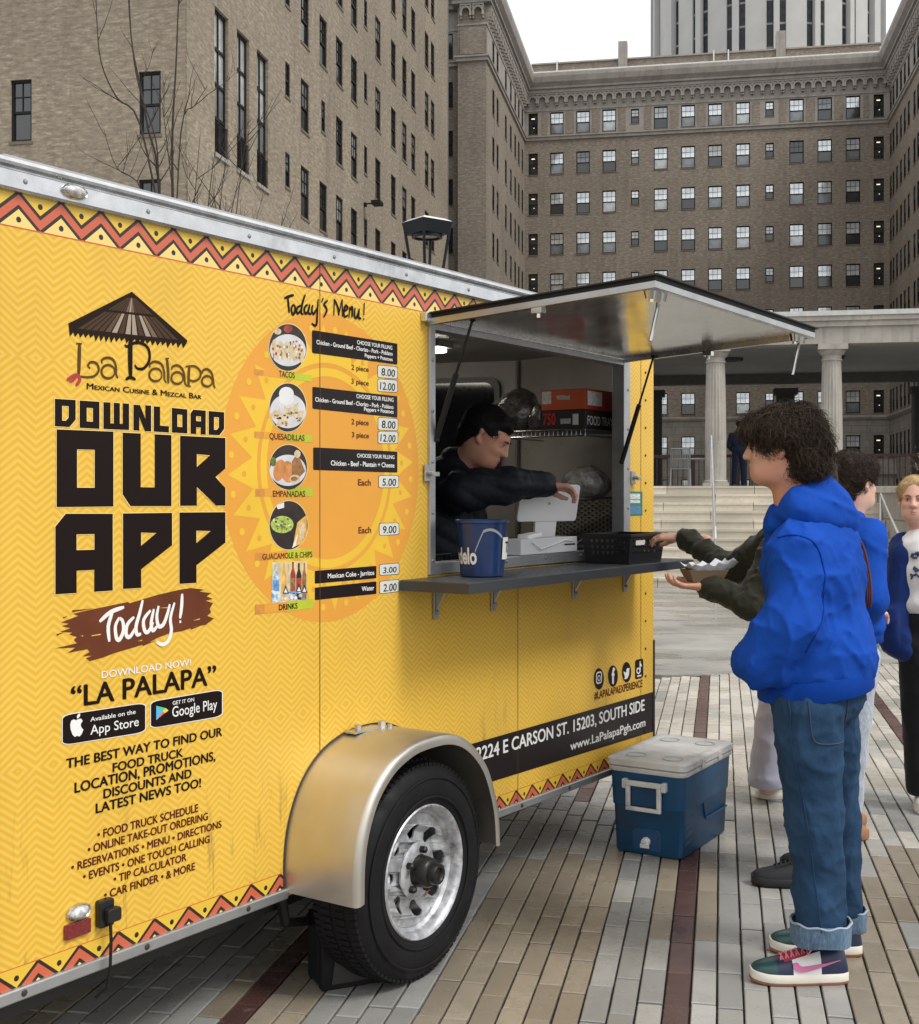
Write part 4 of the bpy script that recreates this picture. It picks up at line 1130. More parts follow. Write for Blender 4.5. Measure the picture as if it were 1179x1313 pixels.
# --- fender
fp = [(2.842, .338), (2.845, .46), (2.868, .56), (2.92, .655), (3.0, .725), (3.09, .762), (3.17, .776), (3.29, .776), (3.38, .757), (3.46, .715), (3.54, .64), (3.59, .55), (3.622, .45), (3.632, .338)]
def smooth_path(p, n=4):
    out = []
    for i in range(len(p)-1):
        p0 = p[max(i-1, 0)]; p1 = p[i]; p2 = p[i+1]; p3 = p[min(i+2, len(p)-1)]
        for k in range(n):
            t = k/n; out.append(tuple(.5*((2*b)+(-a+c)*t+(2*a-5*b+4*c-d)*t*t+(-a+3*b-3*c+d)*t**3) for a, b, c, d in zip(p0, p1, p2, p3)))
    return out+[p[-1]]
path = smooth_path(fp); ce = (3.235, .40)
g = MB(); prof = [(0.002, 0), (.262, 0), (.274, -.002), (.281, -.008), (.283, -.018), (.282, -.034), (.279, -.034), (.279, -.018), (.270, -.006), (.262, -.004), (.002, -.004)]
vs = []
for (s, z) in path:
    dx, dz = s-ce[0], z-ce[1]; l = math.hypot(dx, dz); dx, dz = dx/l, dz/l
    for w, r in prof: vs.append(L(s+dx*r, w, z+dz*r))
n = len(prof); fs = [(i*n+j, i*n+(j+1) % n, (i+1)*n+(j+1) % n, (i+1)*n+j) for i in range(len(path)-1) for j in range(n)]
fs += [tuple(range(n)), tuple((len(path)-1)*n+j for j in reversed(range(n)))]
fend = g.add(vs, fs).build('fender', M('fender_steel', (.62, .585, .52), .40, .9, var=.12, vs=3, bump=.08, bs=8, bd=.004, rvar=.08, dirt=.12), TR_, smooth=50)
g = MB(); g.box(L(3.12, .004, .777), L(3.26, .05, .783)); g.cyl(L(3.16, .03, .78), L(3.16, .03, .80), .012, n=6); g.cyl(L(3.26, .05, .776), L(3.26, .05, .80), .014, n=6).cyl(L(3.27, .075, .776), L(3.27, .075, .79), .009, n=8)
g.build('fender_clip', ALU, fend)
g = MB(); vs = []
for i, (s, z) in enumerate(path):
    dx, dz = s-ce[0], z-ce[1]; l = math.hypot(dx, dz); dx, dz = dx/l, dz/l
    vs += [L(s+dx*.003, .005, z+dz*.003), L(s+dx*.009, .002, z+dz*.009)]
MB().add(vs, [(2*i, 2*i+1, 2*i+3, 2*i+2) for i in range(len(path)-1)]).build('fender_seal', M('seal_dark', (.03, .025, .02), .6), TR_, fix=False)
# --- wheel
WS, WZ, WO = 3.226, .345, .262
RUB = M('tyre_rubber', (.009, .009, .010), .62, spec=.22, var=.3, vs=9, bump=.35, bs=70, rvar=.15)
wh = bpy.data.objects.new('wheel', MB().lathe([(.05, -.02), (.05, .02)], 12, axis='y').mesh('hub')); col.objects.link(wh); wh.parent = TR_
wh.data.materials.append(M('hub_dark', (.03, .028, .026), .5)); wh.location = L(WS, WO-.11, WZ); wh.rotation_euler = (0, R(11), 0)
# tyre: lathe about y; y=-.11 is the outer face
tp = [(.200, -.085), (.215, -.098), (.25, -.108), (.285, -.108), (.312, -.098), (.330, -.084), (.338, -.07), (.345, -.03), (.345, .03), (.338, .07), (.312, .098), (.25, .108), (.2, .085)]
ty = MB().lathe(tp, 72, axis='y'); 
for k in range(90):                                   # shoulder blocks
    a = 2*math.pi*k/90
    for (y0, y1) in ((-.082, -.05), (-.044, -.008), (.008, .044), (.05, .082)):
        m4 = Matrix.Rotation(-a, 4, 'Y') @ Matrix.Translation((.3405, 0, 0))
        dr = -.008 if abs(y0) > .07 or abs(y1) > .07 else 0
        ty.box((-.012+dr, y0, -.0085), (.0085+dr, y1, .0085), m4)
tyre = ty.build('tyre', RUB, wh, smooth=30)
g = MB()
for r_ in (.236, .296): g.lathe([(r_-.004, -.1085), (r_, -.1105), (r_+.004, -.1085)], 72, axis='y')
g.build('sidewall_rib', RUB, wh, smooth=True)
GAL = M('galvanised_rim', (.52, .53, .55), .45, .6, var=.34, vs=30, bump=.3, bs=40, rvar=.12, dirt=.8)
rimp = [(.196, -.080), (.206, -.092), (.212, -.098), (.208, -.102), (.200, -.099), (.193, -.09), (.190, -.078), (.189, -.066), (.180, -.058), (.176, -.046), (.174, -.02), (.174, .06), (.2, .08)]
rim = MB().lathe(rimp, 72, axis='y').build('rim', GAL, wh, smooth=35)
def fill2d(contours, extrude=0, name='flat'):
    cu = bpy.data.curves.new(name, 'CURVE'); cu.dimensions = '2D'; cu.fill_mode = 'BOTH'; cu.extrude = extrude
    for c in contours:
        sp = cu.splines.new('POLY'); sp.points.add(len(c)-1); sp.use_cyclic_u = True
        for p, q in zip(sp.points, c): p.co = (q[0], q[1], 0, 1)
    o = bpy.data.objects.new(name, cu); me = bpy.data.meshes.new_from_object(o)
    vs = [tuple(v.co) for v in me.vertices]; fs = [tuple(p.vertices) for p in me.polygons]
    bpy.data.objects.remove(o); bpy.data.curves.remove(cu); bpy.data.meshes.remove(me)
    return vs, fs
def circ(cx, cy, r, n=32, ry=None): return [(cx+r*math.cos(2*math.pi*i/n), cy+(ry or r)*math.sin(2*math.pi*i/n)) for i in range(n)]
cont = [circ(0, 0, .178, 64)]
for k in range(8):
    a = 2*math.pi*(k+.3)/8; tri = []
    for (rr, da) in ((.098, -.02), (.102, .10), (.120, .17), (.142, .19), (.148, .10), (.148, -.02), (.142, -.14), (.120, -.16), (.102, -.12)):
        tri.append((rr*math.cos(a+da), rr*math.sin(a+da)))
    cont.append(tri[::-1])
cont.append(circ(0, 0, .042, 24)[::-1])
vs, fs = fill2d(cont, .003)
def dish(p):
    x, z, d = p; r = math.hypot(x, z)
    y = -.052-.018*math.exp(-((r-.150)/.018)**2)+.012*math.exp(-((r-.115)/.03)**2)-.014*max(0, 1-r/.085)**.5
    return (x, y+d, z)
disc = MB().add([dish(p) for p in vs], fs).build('rim_disc', GAL, wh, fix=True)
g = MB()
g.lathe([(.088, -.060), (.090, -.068), (.080, -.074), (.052, -.076)], 40, axis='y'); g.build('hub_plate', GAL, wh, smooth=40)
HUB = M('greasy_hub', (.02, .018, .016), .38, .3, var=.5, vs=40, bump=.4, bs=50)
g = MB().lathe([(.050, -.055), (.050, -.09), (.046, -.118), (.040, -.126), (.033, -.128), (.033, -.150), (.030, -.154), (.023, -.154), (.020, -.151), (.018, -.145), (.0, -.145)], 32, axis='y'); g.build('grease_cap', HUB, wh, smooth=40)
for k in range(5):
    a = 2*math.pi*k/5+.35
    MB().tube([(.067*math.cos(a), -.07, .067*math.sin(a)), (.067*math.cos(a), -.092, .067*math.sin(a)), (.067*math.cos(a), -.097, .067*math.sin(a))], [.0115, .0115, .006], 6).build('lug_nut', HUB, wh)
MB().box((.095, -.0665, -.03), (.103, -.0645, .012), Matrix.Rotation(R(35), 4, 'Y')).build('rim_sticker', M('sticker_red', (.4, .08, .05), .5), wh)
w2 = copy_tree(wh, TR_, L(WS, -1.8-WO+.15, WZ), (0, 0, R(180)))
MB().cyl(L(WS, WO-.12, WZ), L(WS, -1.75, WZ), .035).build('axle', BLK, TR_)
g = MB()
for k in (.12, 1.68): g.box(L(S0+.05, -k-.03, .25), L(S1, -k+.03, .335))
for s in np.arange(S0+.1, 5.3, .5): g.box(L(s-.025, -.11, .28), L(s+.025, -1.69, .338))
g.build('chassis', M('chassis_black', (.02, .02, .02), .6), TR_)
g = MB().box(L(3.1, -.02, .2), L(3.36, -.05, .34)).tube([L(2.88, -.05, .30), L(2.9, -.05, .22), L(3.0, -.04, .2), L(3.23, -.04, .3)], .018, 6)
g.build('spring_hanger', BLK, TR_)
MB().prism([(ce[0]+(s-ce[0])*.985, ce[1]+(z-ce[1])*(.985 if z > ce[1] else 1)) for s, z in path], lambda u, v, d: L(u, d, v), .0065, .0085).build('fender_shade_plate', M('fender_shade_black', (.012, .012, .012), .8, spec=.1), TR_)  # black plate puts the shade under the fender onto the yellow skin
g = MB()
for s, k in ((1.98, .35),):
    g.box(L(s-.03, -k-.03, .03), L(s+.03, -k+.03, .3)).box(L(s-.09, -k-.09, 0), L(s+.09, -k+.09, .03))
g.build('jack_stand', BLK, TR_)
# --- lamps, reflector, socket
def at(px, py, w): s, z = px2(px, py, w); return s, taper(s, z)
CHR = M('chrome', (.6, .6, .6)); LENS = M('clear_lens', (.55, .55, .55), .06, .2, var=.5, vs=90, coat=1)
def marker(px, py, w, a, b, tilt=0):
    s, z = at(px, py, w)
    g = MB()
    prof = [(1.0, 0), (.98, .006), (.9, .010), (.82, .008)]
    def ring(f, d): return [L(s+a*f*math.cos(t), w+d, z+b*f*math.sin(t)) for t in np.linspace(0, 2*math.pi, 24, endpoint=False)]
    vs = []; fs = []
    for f, d in prof: vs += ring(f, d)
    for i in range(len(prof)-1):
        for j in range(24): fs.append((i*24+j, i*24+(j+1) % 24, (i+1)*24+(j+1) % 24, (i+1)*24+j))
    o = MB().add(vs, fs).build('marker_lamp', CHR, TR_, smooth=60)
    vs = []; fs = []; pr = [(.82, .006), (.7, .013), (.45, .019), (.2, .021)]
    for f, d in pr: vs += ring(f, d)
    for i in range(3):
        for j in range(24): fs.append((i*24+j, i*24+(j+1) % 24, (i+1)*24+(j+1) % 24, (i+1)*24+j))
    fs.append(tuple(72+j for j in range(24)))
    MB().add(vs, fs).build('lens', LENS, o, smooth=60)
marker(95, 246, .018, .040, .019); marker(100, 1169, .001, .038, .021)
s, z = at(98, 1191, .001)
MB().prism(roundrect(s-.040, s+.040, z-.019, z+.019, .005), lambda u, v, d: L(u, d, v-.008*(0)), .001, .009).build('red_reflector', M('reflector_red', (.18, .008, .008), .15, var=.5, vs=120, coat=.6), TR_, bev=.001)
s, z = at(131, 1169, .001)
sock = MB().prism(roundrect(s-.023, s+.023, z-.036, z+.034, .006), lambda u, v, d: L(u, d, v), .001, .022).build('socket', M('socket_black', (.012, .012, .012), .35), TR_, bev=.003)
MB().prism(roundrect(s-.012, s+.03, z-.022, z+.014, .008), lambda u, v, d: L(u, d, v), .022, .042).build('plug', M('socket_black', ()), sock, bev=.003)
MB().tube([L(s+.002, .030, z-.02), L(s+.003, .032, z-.07), L(s+.001, .03, z-.15), L(s-.004, .024, z-.19), L(s-.02, .0, z-.215)], .0042, 6).build('cable', BLK, sock, smooth=True)
# small door catch on the left edge, green permit sticker
s0_, z0_ = px2(804.5, 631); s1_, z1_ = px2(825.5, 661)
def quad_side(name, x0, y0, x1, y1, w, mat, parent=TR_):
    a, b = px2(x0, y0, w); c, d = px2(x1, y1, w)
    return sidemesh(name, [(a, d), (c, d), (c, b), (a, b)], [(0, 1, 2, 3)], w, mat, parent)
quad_side('permit_sticker', 805, 630, 825, 661, .0045, M('sticker_green', (.03, .20, .15), .4, var=.2, vs=60))
for i, (y0, y1) in enumerate(((633, 640), (641, 645))): quad_side('sticker_print', 807.5, y0, 822, y1, .0055, M('sticker_pale', (.6, .66, .6), .5, var=.5, vs=220))
quad_side('sticker_print', 807, 649, 823, 659, .0055, M('sticker_blue', (.08, .22, .36), .5, var=.4, vs=200))
# ================================================================== PRINT ON THE TRAILER SIDE
def flat(name, contours_px, mat, w, parent=TR_, px=True):
    cs_ = [[px2(x, y, 0) if px else (x, y) for x, y in c] for c in contours_px]
    vs, fs = fill2d(cs_)
    return sidemesh(name, [(v[0], v[1]) for v in vs], fs, w, mat, parent)
TXT = {}
def text_geom(body, bold=0., caps=False, font_shear=0, space=1.0):
    cu = bpy.data.curves.new('t', 'FONT'); cu.body = body; cu.size = 1; cu.offset = bold; cu.space_character = space; cu.resolution_u = 4; cu.shear = font_shear
    if caps:
        cu.small_caps_scale = .72
        for i, ch in enumerate(body): cu.body_format[i].use_small_caps = ch.islower()
    o = bpy.data.objects.new('t', cu); me = bpy.data.meshes.new_from_object(o)
    vs = [tuple(v.co) for v in me.vertices]; fs = [tuple(p.vertices) for p in me.polygons]
    bpy.data.objects.remove(o); bpy.data.curves.remove(cu); bpy.data.meshes.remove(me)
    return vs, fs
CAPH = None
def text_on(body, x0, ytop, ybot, x1, mat, w=.004, bold=.018, caps=False, name='lettering', desc=False, shear=0, space=1.0, ref=None):
    """fit between pixel x0..x1; ytop/ybot = cap height at the left end"""
    b_ = 0.; vs, fs = text_geom(body, b_, caps, shear, space)
    rv, _ = text_geom(ref or 'H', b_); ex = bold*.95
    zb, zt = min(v[1] for v in rv), max(v[1] for v in rv)
    mnx, mxx = min(v[0] for v in vs), max(v[0] for v in vs)
    s0, zB = px2(x0, ybot); _, zT = px2(x0, ytop); s1, _ = px2(x1, ybot)
    k_ = (s1-s0)/(mxx-mnx+2*ex); mb = MB(); uvs = []
    for i, (dx, dy) in enumerate(((0, 0), (-ex, 0), (ex, 0), (-ex*.6, ex*.7), (ex*.6, -ex*.7)) if ex > 0 else ((0, 0),)):
        sz = [(s0+(v[0]-mnx+ex+dx)*k_, zB+(v[1]+dy-zb)/(zt-zb)*(zT-zB)) for v in vs]
        mb.add([LP(s, w+i*.0002, taper(s, z)) for s, z in sz], fs)
    return mb.build(name, mat, TR_, fix=False)
def stroke(pts, wid, mat, w, name, org=(0, 0), sc=1., taper_ends=True, sub=4, parent=TR_, join=None):
    """hand-drawn line in photograph pixels"""
    P_ = smooth_path([(x, y) for x, y in pts], sub) if len(pts) > 2 else pts
    P_ = [np.array(px2(org[0]+x/sc, org[1]+y/sc)) for x, y in P_]
    n = len(P_); vs = []
    for i in range(n):
        d = P_[min(i+1, n-1)]-P_[max(i-1, 0)]; d = d/max(np.linalg.norm(d), 1e-9); nrm = np.array((-d[1], d[0]))
        k = wid/2*(1-.45*abs(2*i/(n-1)-1)**3 if taper_ends else 1)
        vs += [tuple(P_[i]+nrm*k), tuple(P_[i]-nrm*k)]
    return vs, [(2*i, 2*i+1, 2*i+3, 2*i+2) for i in range(n-1)]
def strokes(name, lines, wid, mat, w, org, sc, parent=TR_, label=None):
    mb = MB(); uvs = []
    for i, ln in enumerate(lines):
        if isinstance(ln, tuple): ln, wd = ln
        else: wd = wid
        vs, fs = stroke(ln, wd, mat, w, name, org, sc)
        uvs += vs; mb.add([LP(s, w+i*.0002, taper(s, z)) for s, z in vs], fs)
    o = mb.build(name, mat, parent, fix=False); return o
# sun
sc_, zc_ = px2(422, 600); RS = .485
sunv = [circ(sc_, zc_, RS, 72)]
flat('sun_disc', sunv, ORG, .0010, px=False)
star = []
for k in range(48):
    a = 2*math.pi*k/48+.065; r = .452 if k % 2 == 0 else .352
    star.append((sc_+r*math.cos(a), zc_+r*math.sin(a)))
sun2 = flat('sun_rays', [star, circ(sc_, zc_, .330, 60)[::-1]], SUNY, .0018, px=False)
flat('sun_ring', [circ(sc_, zc_, .3295, 60), circ(sc_, zc_, .316, 60)[::-1]], ORG, .0018, px=False)
flat('sun_ring', [circ(sc_, zc_, .3155, 60), circ(sc_, zc_, .288, 60)[::-1]], SUNY, .0018, px=False)
dots = MB()
for k in range(24):
    a = 2*math.pi*(k+.5)/24+.065
    for r_, q, m_i in ((.438, .011, 0), (.385, .009, 1)):
        aa = a if m_i == 0 else a-math.pi/24
        flat('sun_dot', [circ(sc_+r_*math.cos(aa), zc_+r_*math.sin(aa), q, 12)], (SUNY, ORG)[m_i], .0026, px=False)
# big block letters (unit square outlines)
t = .34
GL = {
 'D': [[(0,0),(.70,0),(1,.28),(1,1),(0,1)], [(.35,.22),(.35,.76),(.66,.76),(.66,.34),(.52,.22)]],
 'O': [[(0,0),(1,0),(1,1),(0,1)], [(.36,.25),(.36,.75),(.67,.75),(.67,.25)]],
 'W': [[(0,1),(.27,1),(.27,.22),(.40,.22),(.40,1),(.64,1),(.64,.22),(.76,.22),(.76,1),(1,1),(1,0),(0,0)]],
 'N': [[(0,0),(.33,0),(.33,.52),(.66,0),(1,0),(1,1),(.68,1),(.68,.48),(.36,1),(0,1)]],
 'L': [[(0,0),(1,0),(1,.25),(.42,.25),(.42,1),(0,1)]],
 'A': [[(0,0),(.37,0),(.37,.28),(.68,.28),(.68,0),(1,0),(1,1),(.18,1),(0,.84)], [(.37,.54),(.37,.74),(.68,.74),(.68,.54)]],
 'U': [[(0,1),(.37,1),(.37,.26),(.66,.26),(.66,1),(1,1),(1,0),(.16,0),(0,.16)]],
 'R': [[(0,0),(.37,0),(.37,.27),(.80,0),(1,0),(1,.26),(.78,.42),(1,.55),(1,1),(0,1)], [(.37,.56),(.37,.745),(.66,.735)]],
 'P': [[(0,0),(.37,0),(.37,.25),(1,.56),(1,1),(0,1)], [(.37,.565),(.37,.74),(.68,.73)]],
}
def block(ch, x0, x1, yt0, yb0, yt1, yb1):
    cs_ = []
    out = []
    for c in GL[ch]:
        cs_.append([(x0+(x1-x0)*u, (yb0+(yb1-yb0)*u)+((yt0+(yt1-yt0)*u)-(yb0+(yb1-yb0)*u))*v) for u, v in c])
    flat('lettering', cs_, BK, .0040)
    # pale keyline round the letter
    def grow(c, q):
        cx = sum(p[0] for p in c)/len(c); cy = sum(p[1] for p in c)/len(c)
        return [(x+(q if x > cx else -q), y+(q if y > cy else -q)) for x, y in c]
    flat('keyline', [grow(cs_[0], .9)]+[grow(c, -.9) for c in cs_[1:]], M('print_keyline', (.88, .66, .25), .4, var=.02), .0030)
O = lambda x: 60+x/4.9125
Y5 = lambda y: 500+y/4.9125
for ch, a, b, t0, b0, t1, b1 in (('D',49,180,55,228,63,236),('O',205,330,66,238,74,245),('W',355,517,76,246,86,252),('N',544,656,92,254,98,262),
                                 ('L',672,768,102,262,110,268),('O',786,884,112,268,122,274),('A',904,1000,122,276,130,282),('D',1018,1116,132,282,140,286)):
    block(ch, O(a), O(b), Y5(t0), Y5(b0), Y5(t1), Y5(b1))
for ch, a, b, t0, b0, t1, b1 in (('O',60,418,248,738,262,734),('U',476,784,268,732,284,732),('R',838,1124,288,730,302,728)):
    block(ch, O(a), O(b), Y5(t0), Y5(b0), Y5(t1), Y5(b1))
Y6 = lambda y: 640+y/4.9125
for ch, a, b, t0, b0, t1, b1 in (('A',52,414,92,600,92,576),('P',478,788,90,566,86,548),('P',834,1124,84,534,82,516)):
    block(ch, O(a), O(b), Y6(t0), Y6(b0), Y6(t1), Y6(b1))
# Today! on a brush mark
br = [(90,775),(200,735),(165,722),(260,700),(345,682),(510,648),(520,656),(700,602),(830,572),(905,560),(990,570),(960,582),(1035,592),(1005,612),(1045,628),(1000,640),(1046,655),(1025,690),(1035,712),(1010,735),(1052,752),(1000,792),(940,800),(850,832),(780,842),(700,872),(640,905),(560,930),(430,968),(345,1000),(270,1020),(245,1002),(290,985),(225,990),(270,962),(255,945),(130,968),(180,935),(50,940),(190,908),(170,885),(190,868),(140,852),(160,840),(85,835),(150,812),(95,800),(140,785)]
flat('brush_mark', [[(60+x/4.9125, 640+y/4.9125) for x, y in br]], BRN, .0030)
for c in ([(160,700),(300,688),(160,712)], [(60,850),(110,838),(62,860)], [(905,812),(985,790),(908,822)], [(600,915),(690,890),(605,925)], [(100,745),(135,735),(104,752)]):
    flat('brush_mark', [[(60+x/4.9125, 640+y/4.9125) for x, y in c]], BRN, .0030)
for c in ([(280,858),(340,848),(338,855),(282,864)], [(570,895),(600,885),(598,893)], [(920,765),(965,750),(960,760)], [(210,862),(228,858),(226,866)], [(700,686),(770,680),(768,686)]):
    flat('brush_gap', [[(60+x/4.9125, 640+y/4.9125) for x, y in c]], WRAP, .0036)
strokes('lettering', [[(330,772),(400,712),(485,680)], [(412,712),(385,800),(392,898)], [(455,745),(430,800),(436,872),(456,884),(480,830),(476,770),(455,748)], [(548,742),(505,790),(498,855),(522,866),(560,805)],
   [(602,635),(582,720),(560,800),(566,852),(592,848)], [(652,700),(608,760),(614,828),(638,834),(668,775)], [(672,692),(655,780),(666,828),(692,800)], [(702,672),(690,740),(702,800),(732,788),(758,720),(772,662)],
   [(802,652),(776,750),(782,830),(760,895),(725,916),(688,900)], [(850,596),(846,680),(836,752)], ([(838,764),(838,780)], .012)], .0115, WHP, .0045, (60, 640), 4.9125)
strokes('lettering', [[(155,112),(195,95),(235,84)], [(185,100),(190,160),(197,232)], [(230,160),(214,195),(224,243),(240,228),(245,185),(230,162)], [(292,170),(262,190),(258,228),(276,230),(302,188)], [(328,80),(305,150),(295,228),(312,240)],
   [(348,160),(322,190),(325,234),(346,226),(364,180)], [(366,160),(352,225),(376,242)], [(388,165),(382,220),(398,238),(422,195)], [(434,118),(425,250),(421,320),(402,335),(380,316)], [(474,108),(463,142)], [(512,128),(482,160),(500,190),(502,220),(478,266)],
   [(566,118),(563,252)], [(568,120),(596,190),(604,254)], [(602,252),(628,124)], [(630,120),(633,262)], [(645,218),(668,202),(674,182),(656,174),(644,218),(650,262),(678,250)], [(692,180),(686,272)], [(688,218),(710,182),(714,206),(710,268)],
   [(736,190),(730,250),(746,272),(764,228),(770,195)], [(770,195),(765,268),(786,276)], [(812,148),(807,252)], ([(805,275),(805,290)], .011)], .0088, BK, .0045, (340, 365), 6.405)
# palapa logo
def lg(pts): return [(60+x/4.9125, 360+y/4.9125) for x, y in pts]
DB = M('print_thatch_dark', (.022, .012, .008), .5, spec=.1); TH = [M('print_thatch_%d' % i, c, .5, var=.1, spec=.1) for i, c in enumerate(((.075, .046, .028), (.115, .074, .046), (.38, .31, .24), (.19, .13, .085)))]
fr_ = []
r_ = random.Random(3)
xb = [(885,378)]
for i in range(46):
    u = i/45; x = 880-u*730; y = 392-u*72+22*math.sin(math.pi*u)*(.2)
    xb += [(x-(6 if i % 2 else 0), y+ (38 if i % 2 else 2)*r_.uniform(.6, 1.15))]
flat('thatch', [lg([(535,68), (885,375)]+xb[1:]+[(135,268)])], DB, .0030)
ap = np.array((535., 88.)); nseg = 15
for k in range(nseg):
    u0, u1 = (k+.12)/nseg, (k+.88)/nseg
    def bp(u): return np.array((190+u*640, 300+u*72))
    cidx = {5: 2, 7: 2, 8: 2, 10: 2}.get(k, [0, 1, 3][k % 3] if k > 3 and k < 12 else 0)
    A, B = bp(u0), bp(u1); p1, p2 = ap+(A-ap)*.50, ap+(B-ap)*.50
    flat('thatch_slat', [lg([tuple(p1), tuple(A), tuple(B), tuple(p2)])], TH[cidx], .0036)
    p1, p2, p3, p4 = ap+(A-ap)*.08, ap+(B-ap)*.08, ap+(B-ap)*.44, ap+(A-ap)*.44
    flat('thatch_slat', [lg([tuple(p1), tuple(p4), tuple(p3), tuple(p2)])], TH[{7: 2, 6: 3, 8: 3}.get(k, 0)], .0036)
OLV = M('print_olive_brown', (.10, .058, .014), .5, spec=.1)
def arc(cx, cy, r, a0, a1, n=9, ry=None): return [(cx+r*math.cos(R(a0+(a1-a0)*i/n)), cy+(ry or r)*math.sin(R(a0+(a1-a0)*i/n))) for i in range(n+1)]
sm_ = .0066
strokes('lettering', [([(205,392),(203,480),(200,598)], .0105), [(184,394),(220,396)], [(170,595),(250,607),(300,598),(326,560),(312,520),(275,512),(258,535),(272,552)],
   arc(385,572,42,0,360,14), [(348,520),(345,500),(375,484),(415,496),(434,540),(436,590),(448,612)],
   arc(684,592,40,0,360,14), [(650,545),(648,525),(680,508),(722,526),(738,575),(740,620),(752,642)], ([(755,488),(762,560),(764,645)], .009), [(745,490),(768,488)],
   arc(820,612,37,0,360,14), [(787,560),(788,542),(818,532),(850,552),(866,600),(868,640),(880,662)], ([(896,540),(892,600),(892,662)], .009), [(872,540),(930,538),(966,572),(960,612),(925,632),(896,622)], [(880,662),(905,664)],
   arc(1008,632,33,0,360,14), [(978,585),(980,565),(1008,556),(1036,580),(1046,625),(1050,655),(1058,676)]], sm_, OLV, .0042, (60, 360), 4.9125)
strokes('lettering', [([(527,362),(524,450),(526,612)], .0155), ([(495,622),(525,608),(558,622)], .009), ([(490,402),(505,414),(545,392),(600,394),(640,432),(644,500),(610,550),(570,552),(552,528)], .0085)], .007, BK, .0045, (60, 360), 4.9125)
strokes('chilli', [([(196,588),(165,600),(125,625)], .009), ([(196,590),(206,625),(182,660)], .009), ([(190,600),(160,630),(140,634)], .006)], .006, M('print_chilli', (.42, .03, .04), .4), .0048, (60, 360), 4.9125)
text_on('Mexican Cuisine & Mezcal Bar', 110.8, 491, 498.5, 258, BK, bold=.02, caps=True)
text_on('DOWNLOAD NOW!', 129.7, 861, 870, 244.5, WHP, bold=.012)
text_on('“LA PALAPA”', 90.4, 881, 907.5, 277, BK, bold=.024)
text_on('THE BEST WAY TO FIND OUR', 84.3, 973.5, 985.5, 284.7, BK, bold=.03)
text_on('FOOD TRUCK', 144.1, 979, 990, 234.5, BK, bold=.03)
text_on('LOCATION, PROMOTIONS,', 95.2, 1004, 1016.8, 276, BK, bold=.03)
text_on('DISCOUNTS AND', 132.3, 1012.5, 1024, 245.4, BK, bold=.03)
text_on('LATEST NEWS TOO!', 122.3, 1031, 1043, 257.6, BK, bold=.03)
for body, x0, yt, yb, x1 in (('• FOOD TRUCK SCHEDULE', 124.5, 1065.5, 1076, 254), ('• ONLINE TAKE-OUT ORDERING', 112.2, 1084.5, 1094.8, 266.4), ('• RESERVATIONS • MENU • DIRECTIONS', 91, 1107.5, 1117.6, 283.8),
                             ('• EVENTS • ONE TOUCH CALLING', 106.1, 1119.4, 1129.6, 268.6), ('• TIP CALCULATOR', 145.4, 1122.8, 1132.6, 238.9), ('• CAR FINDER • & MORE', 133.2, 1143, 1153, 249.8)):
    text_on(body, x0, yt, yb, x1, MAROON, bold=.024)
# store badges
def pxquad(name, x0, yt0, yb0, x1, yt1, yb1, mat, w, r=0):
    if not r: c = [(x0, yb0), (x1, yb1), (x1, yt1), (x0, yt0)]
    else:
        c = []
        for u, v in roundrect(0, 1, 0, 1, r, 4):
            uu = u; x = x0+(x1-x0)*u; yb = yb0+(yb1-yb0)*u; yt = yt0+(yt1-yt0)*u; c.append((x, yb+(yt-yb)*v))
    return flat(name, [c], mat, w)
for x0, yt0, yb0, x1, yt1, yb1 in ((80, 917.5, 955.5, 186, 901.5, 938.5), (193.2, 900, 933.8, 284.5, 884.5, 918)):
    pxquad('badge_rim', x0-1, yt0-1, yb0+1, x1+1, yt1-1, yb1+1, WHP, .0028, .12); pxquad('badge', x0, yt0, yb0, x1, yt1, yb1, BK, .0034, .12)
text_on('Available on the', 115.5, 919.8, 925.4, 173.5, WHP, bold=.012)
text_on('App Store', 115.5, 930.5, 942.2, 177.5, WHP, bold=.006)
text_on('GET IT ON', 221, 899.4, 904, 248.5, WHP, bold=.012)
text_on('Google Play', 220.5, 906.5, 919.6, 278, WHP, bold=.006)
ay = lambda x, y: (x, y)
ap_ = [(97,923.5),(94,922.5),(91,924),(89.6,929),(90,935),(92.5,942),(95.5,945),(98.5,943.5),(101.5,944.4),(104.5,941),(106.5,935.5),(104.8,934),(103.2,931),(103.3,928),(105.6,924.2),(103.5,921.5),(100.6,922)]
flat('fruit_mark', [ap_], WHP, .0042); flat('fruit_mark', [[(98.4,921.5),(98.2,918),(100,915.5),(102.4,914.6),(102.3,917.8),(100.6,920.4)]], WHP, .0042)
gp = lambda c, m: flat('play_mark', [c], m, .0042)
gp([(200,905),(208.5,912.5),(200,923.5)], M('play_blue', (.08, .45, .75), .4)); gp([(200,905),(212,908),(208.5,912.5)], M('play_green', (.08, .55, .25), .4))
gp([(200,923.5),(208.5,912.5),(211,914.5)], M('play_red', (.72, .10, .10), .4)); gp([(212,908),(215.8,911),(211,914.5),(208.5,912.5)], M('play_yellow', (.85, .6, .05), .4))
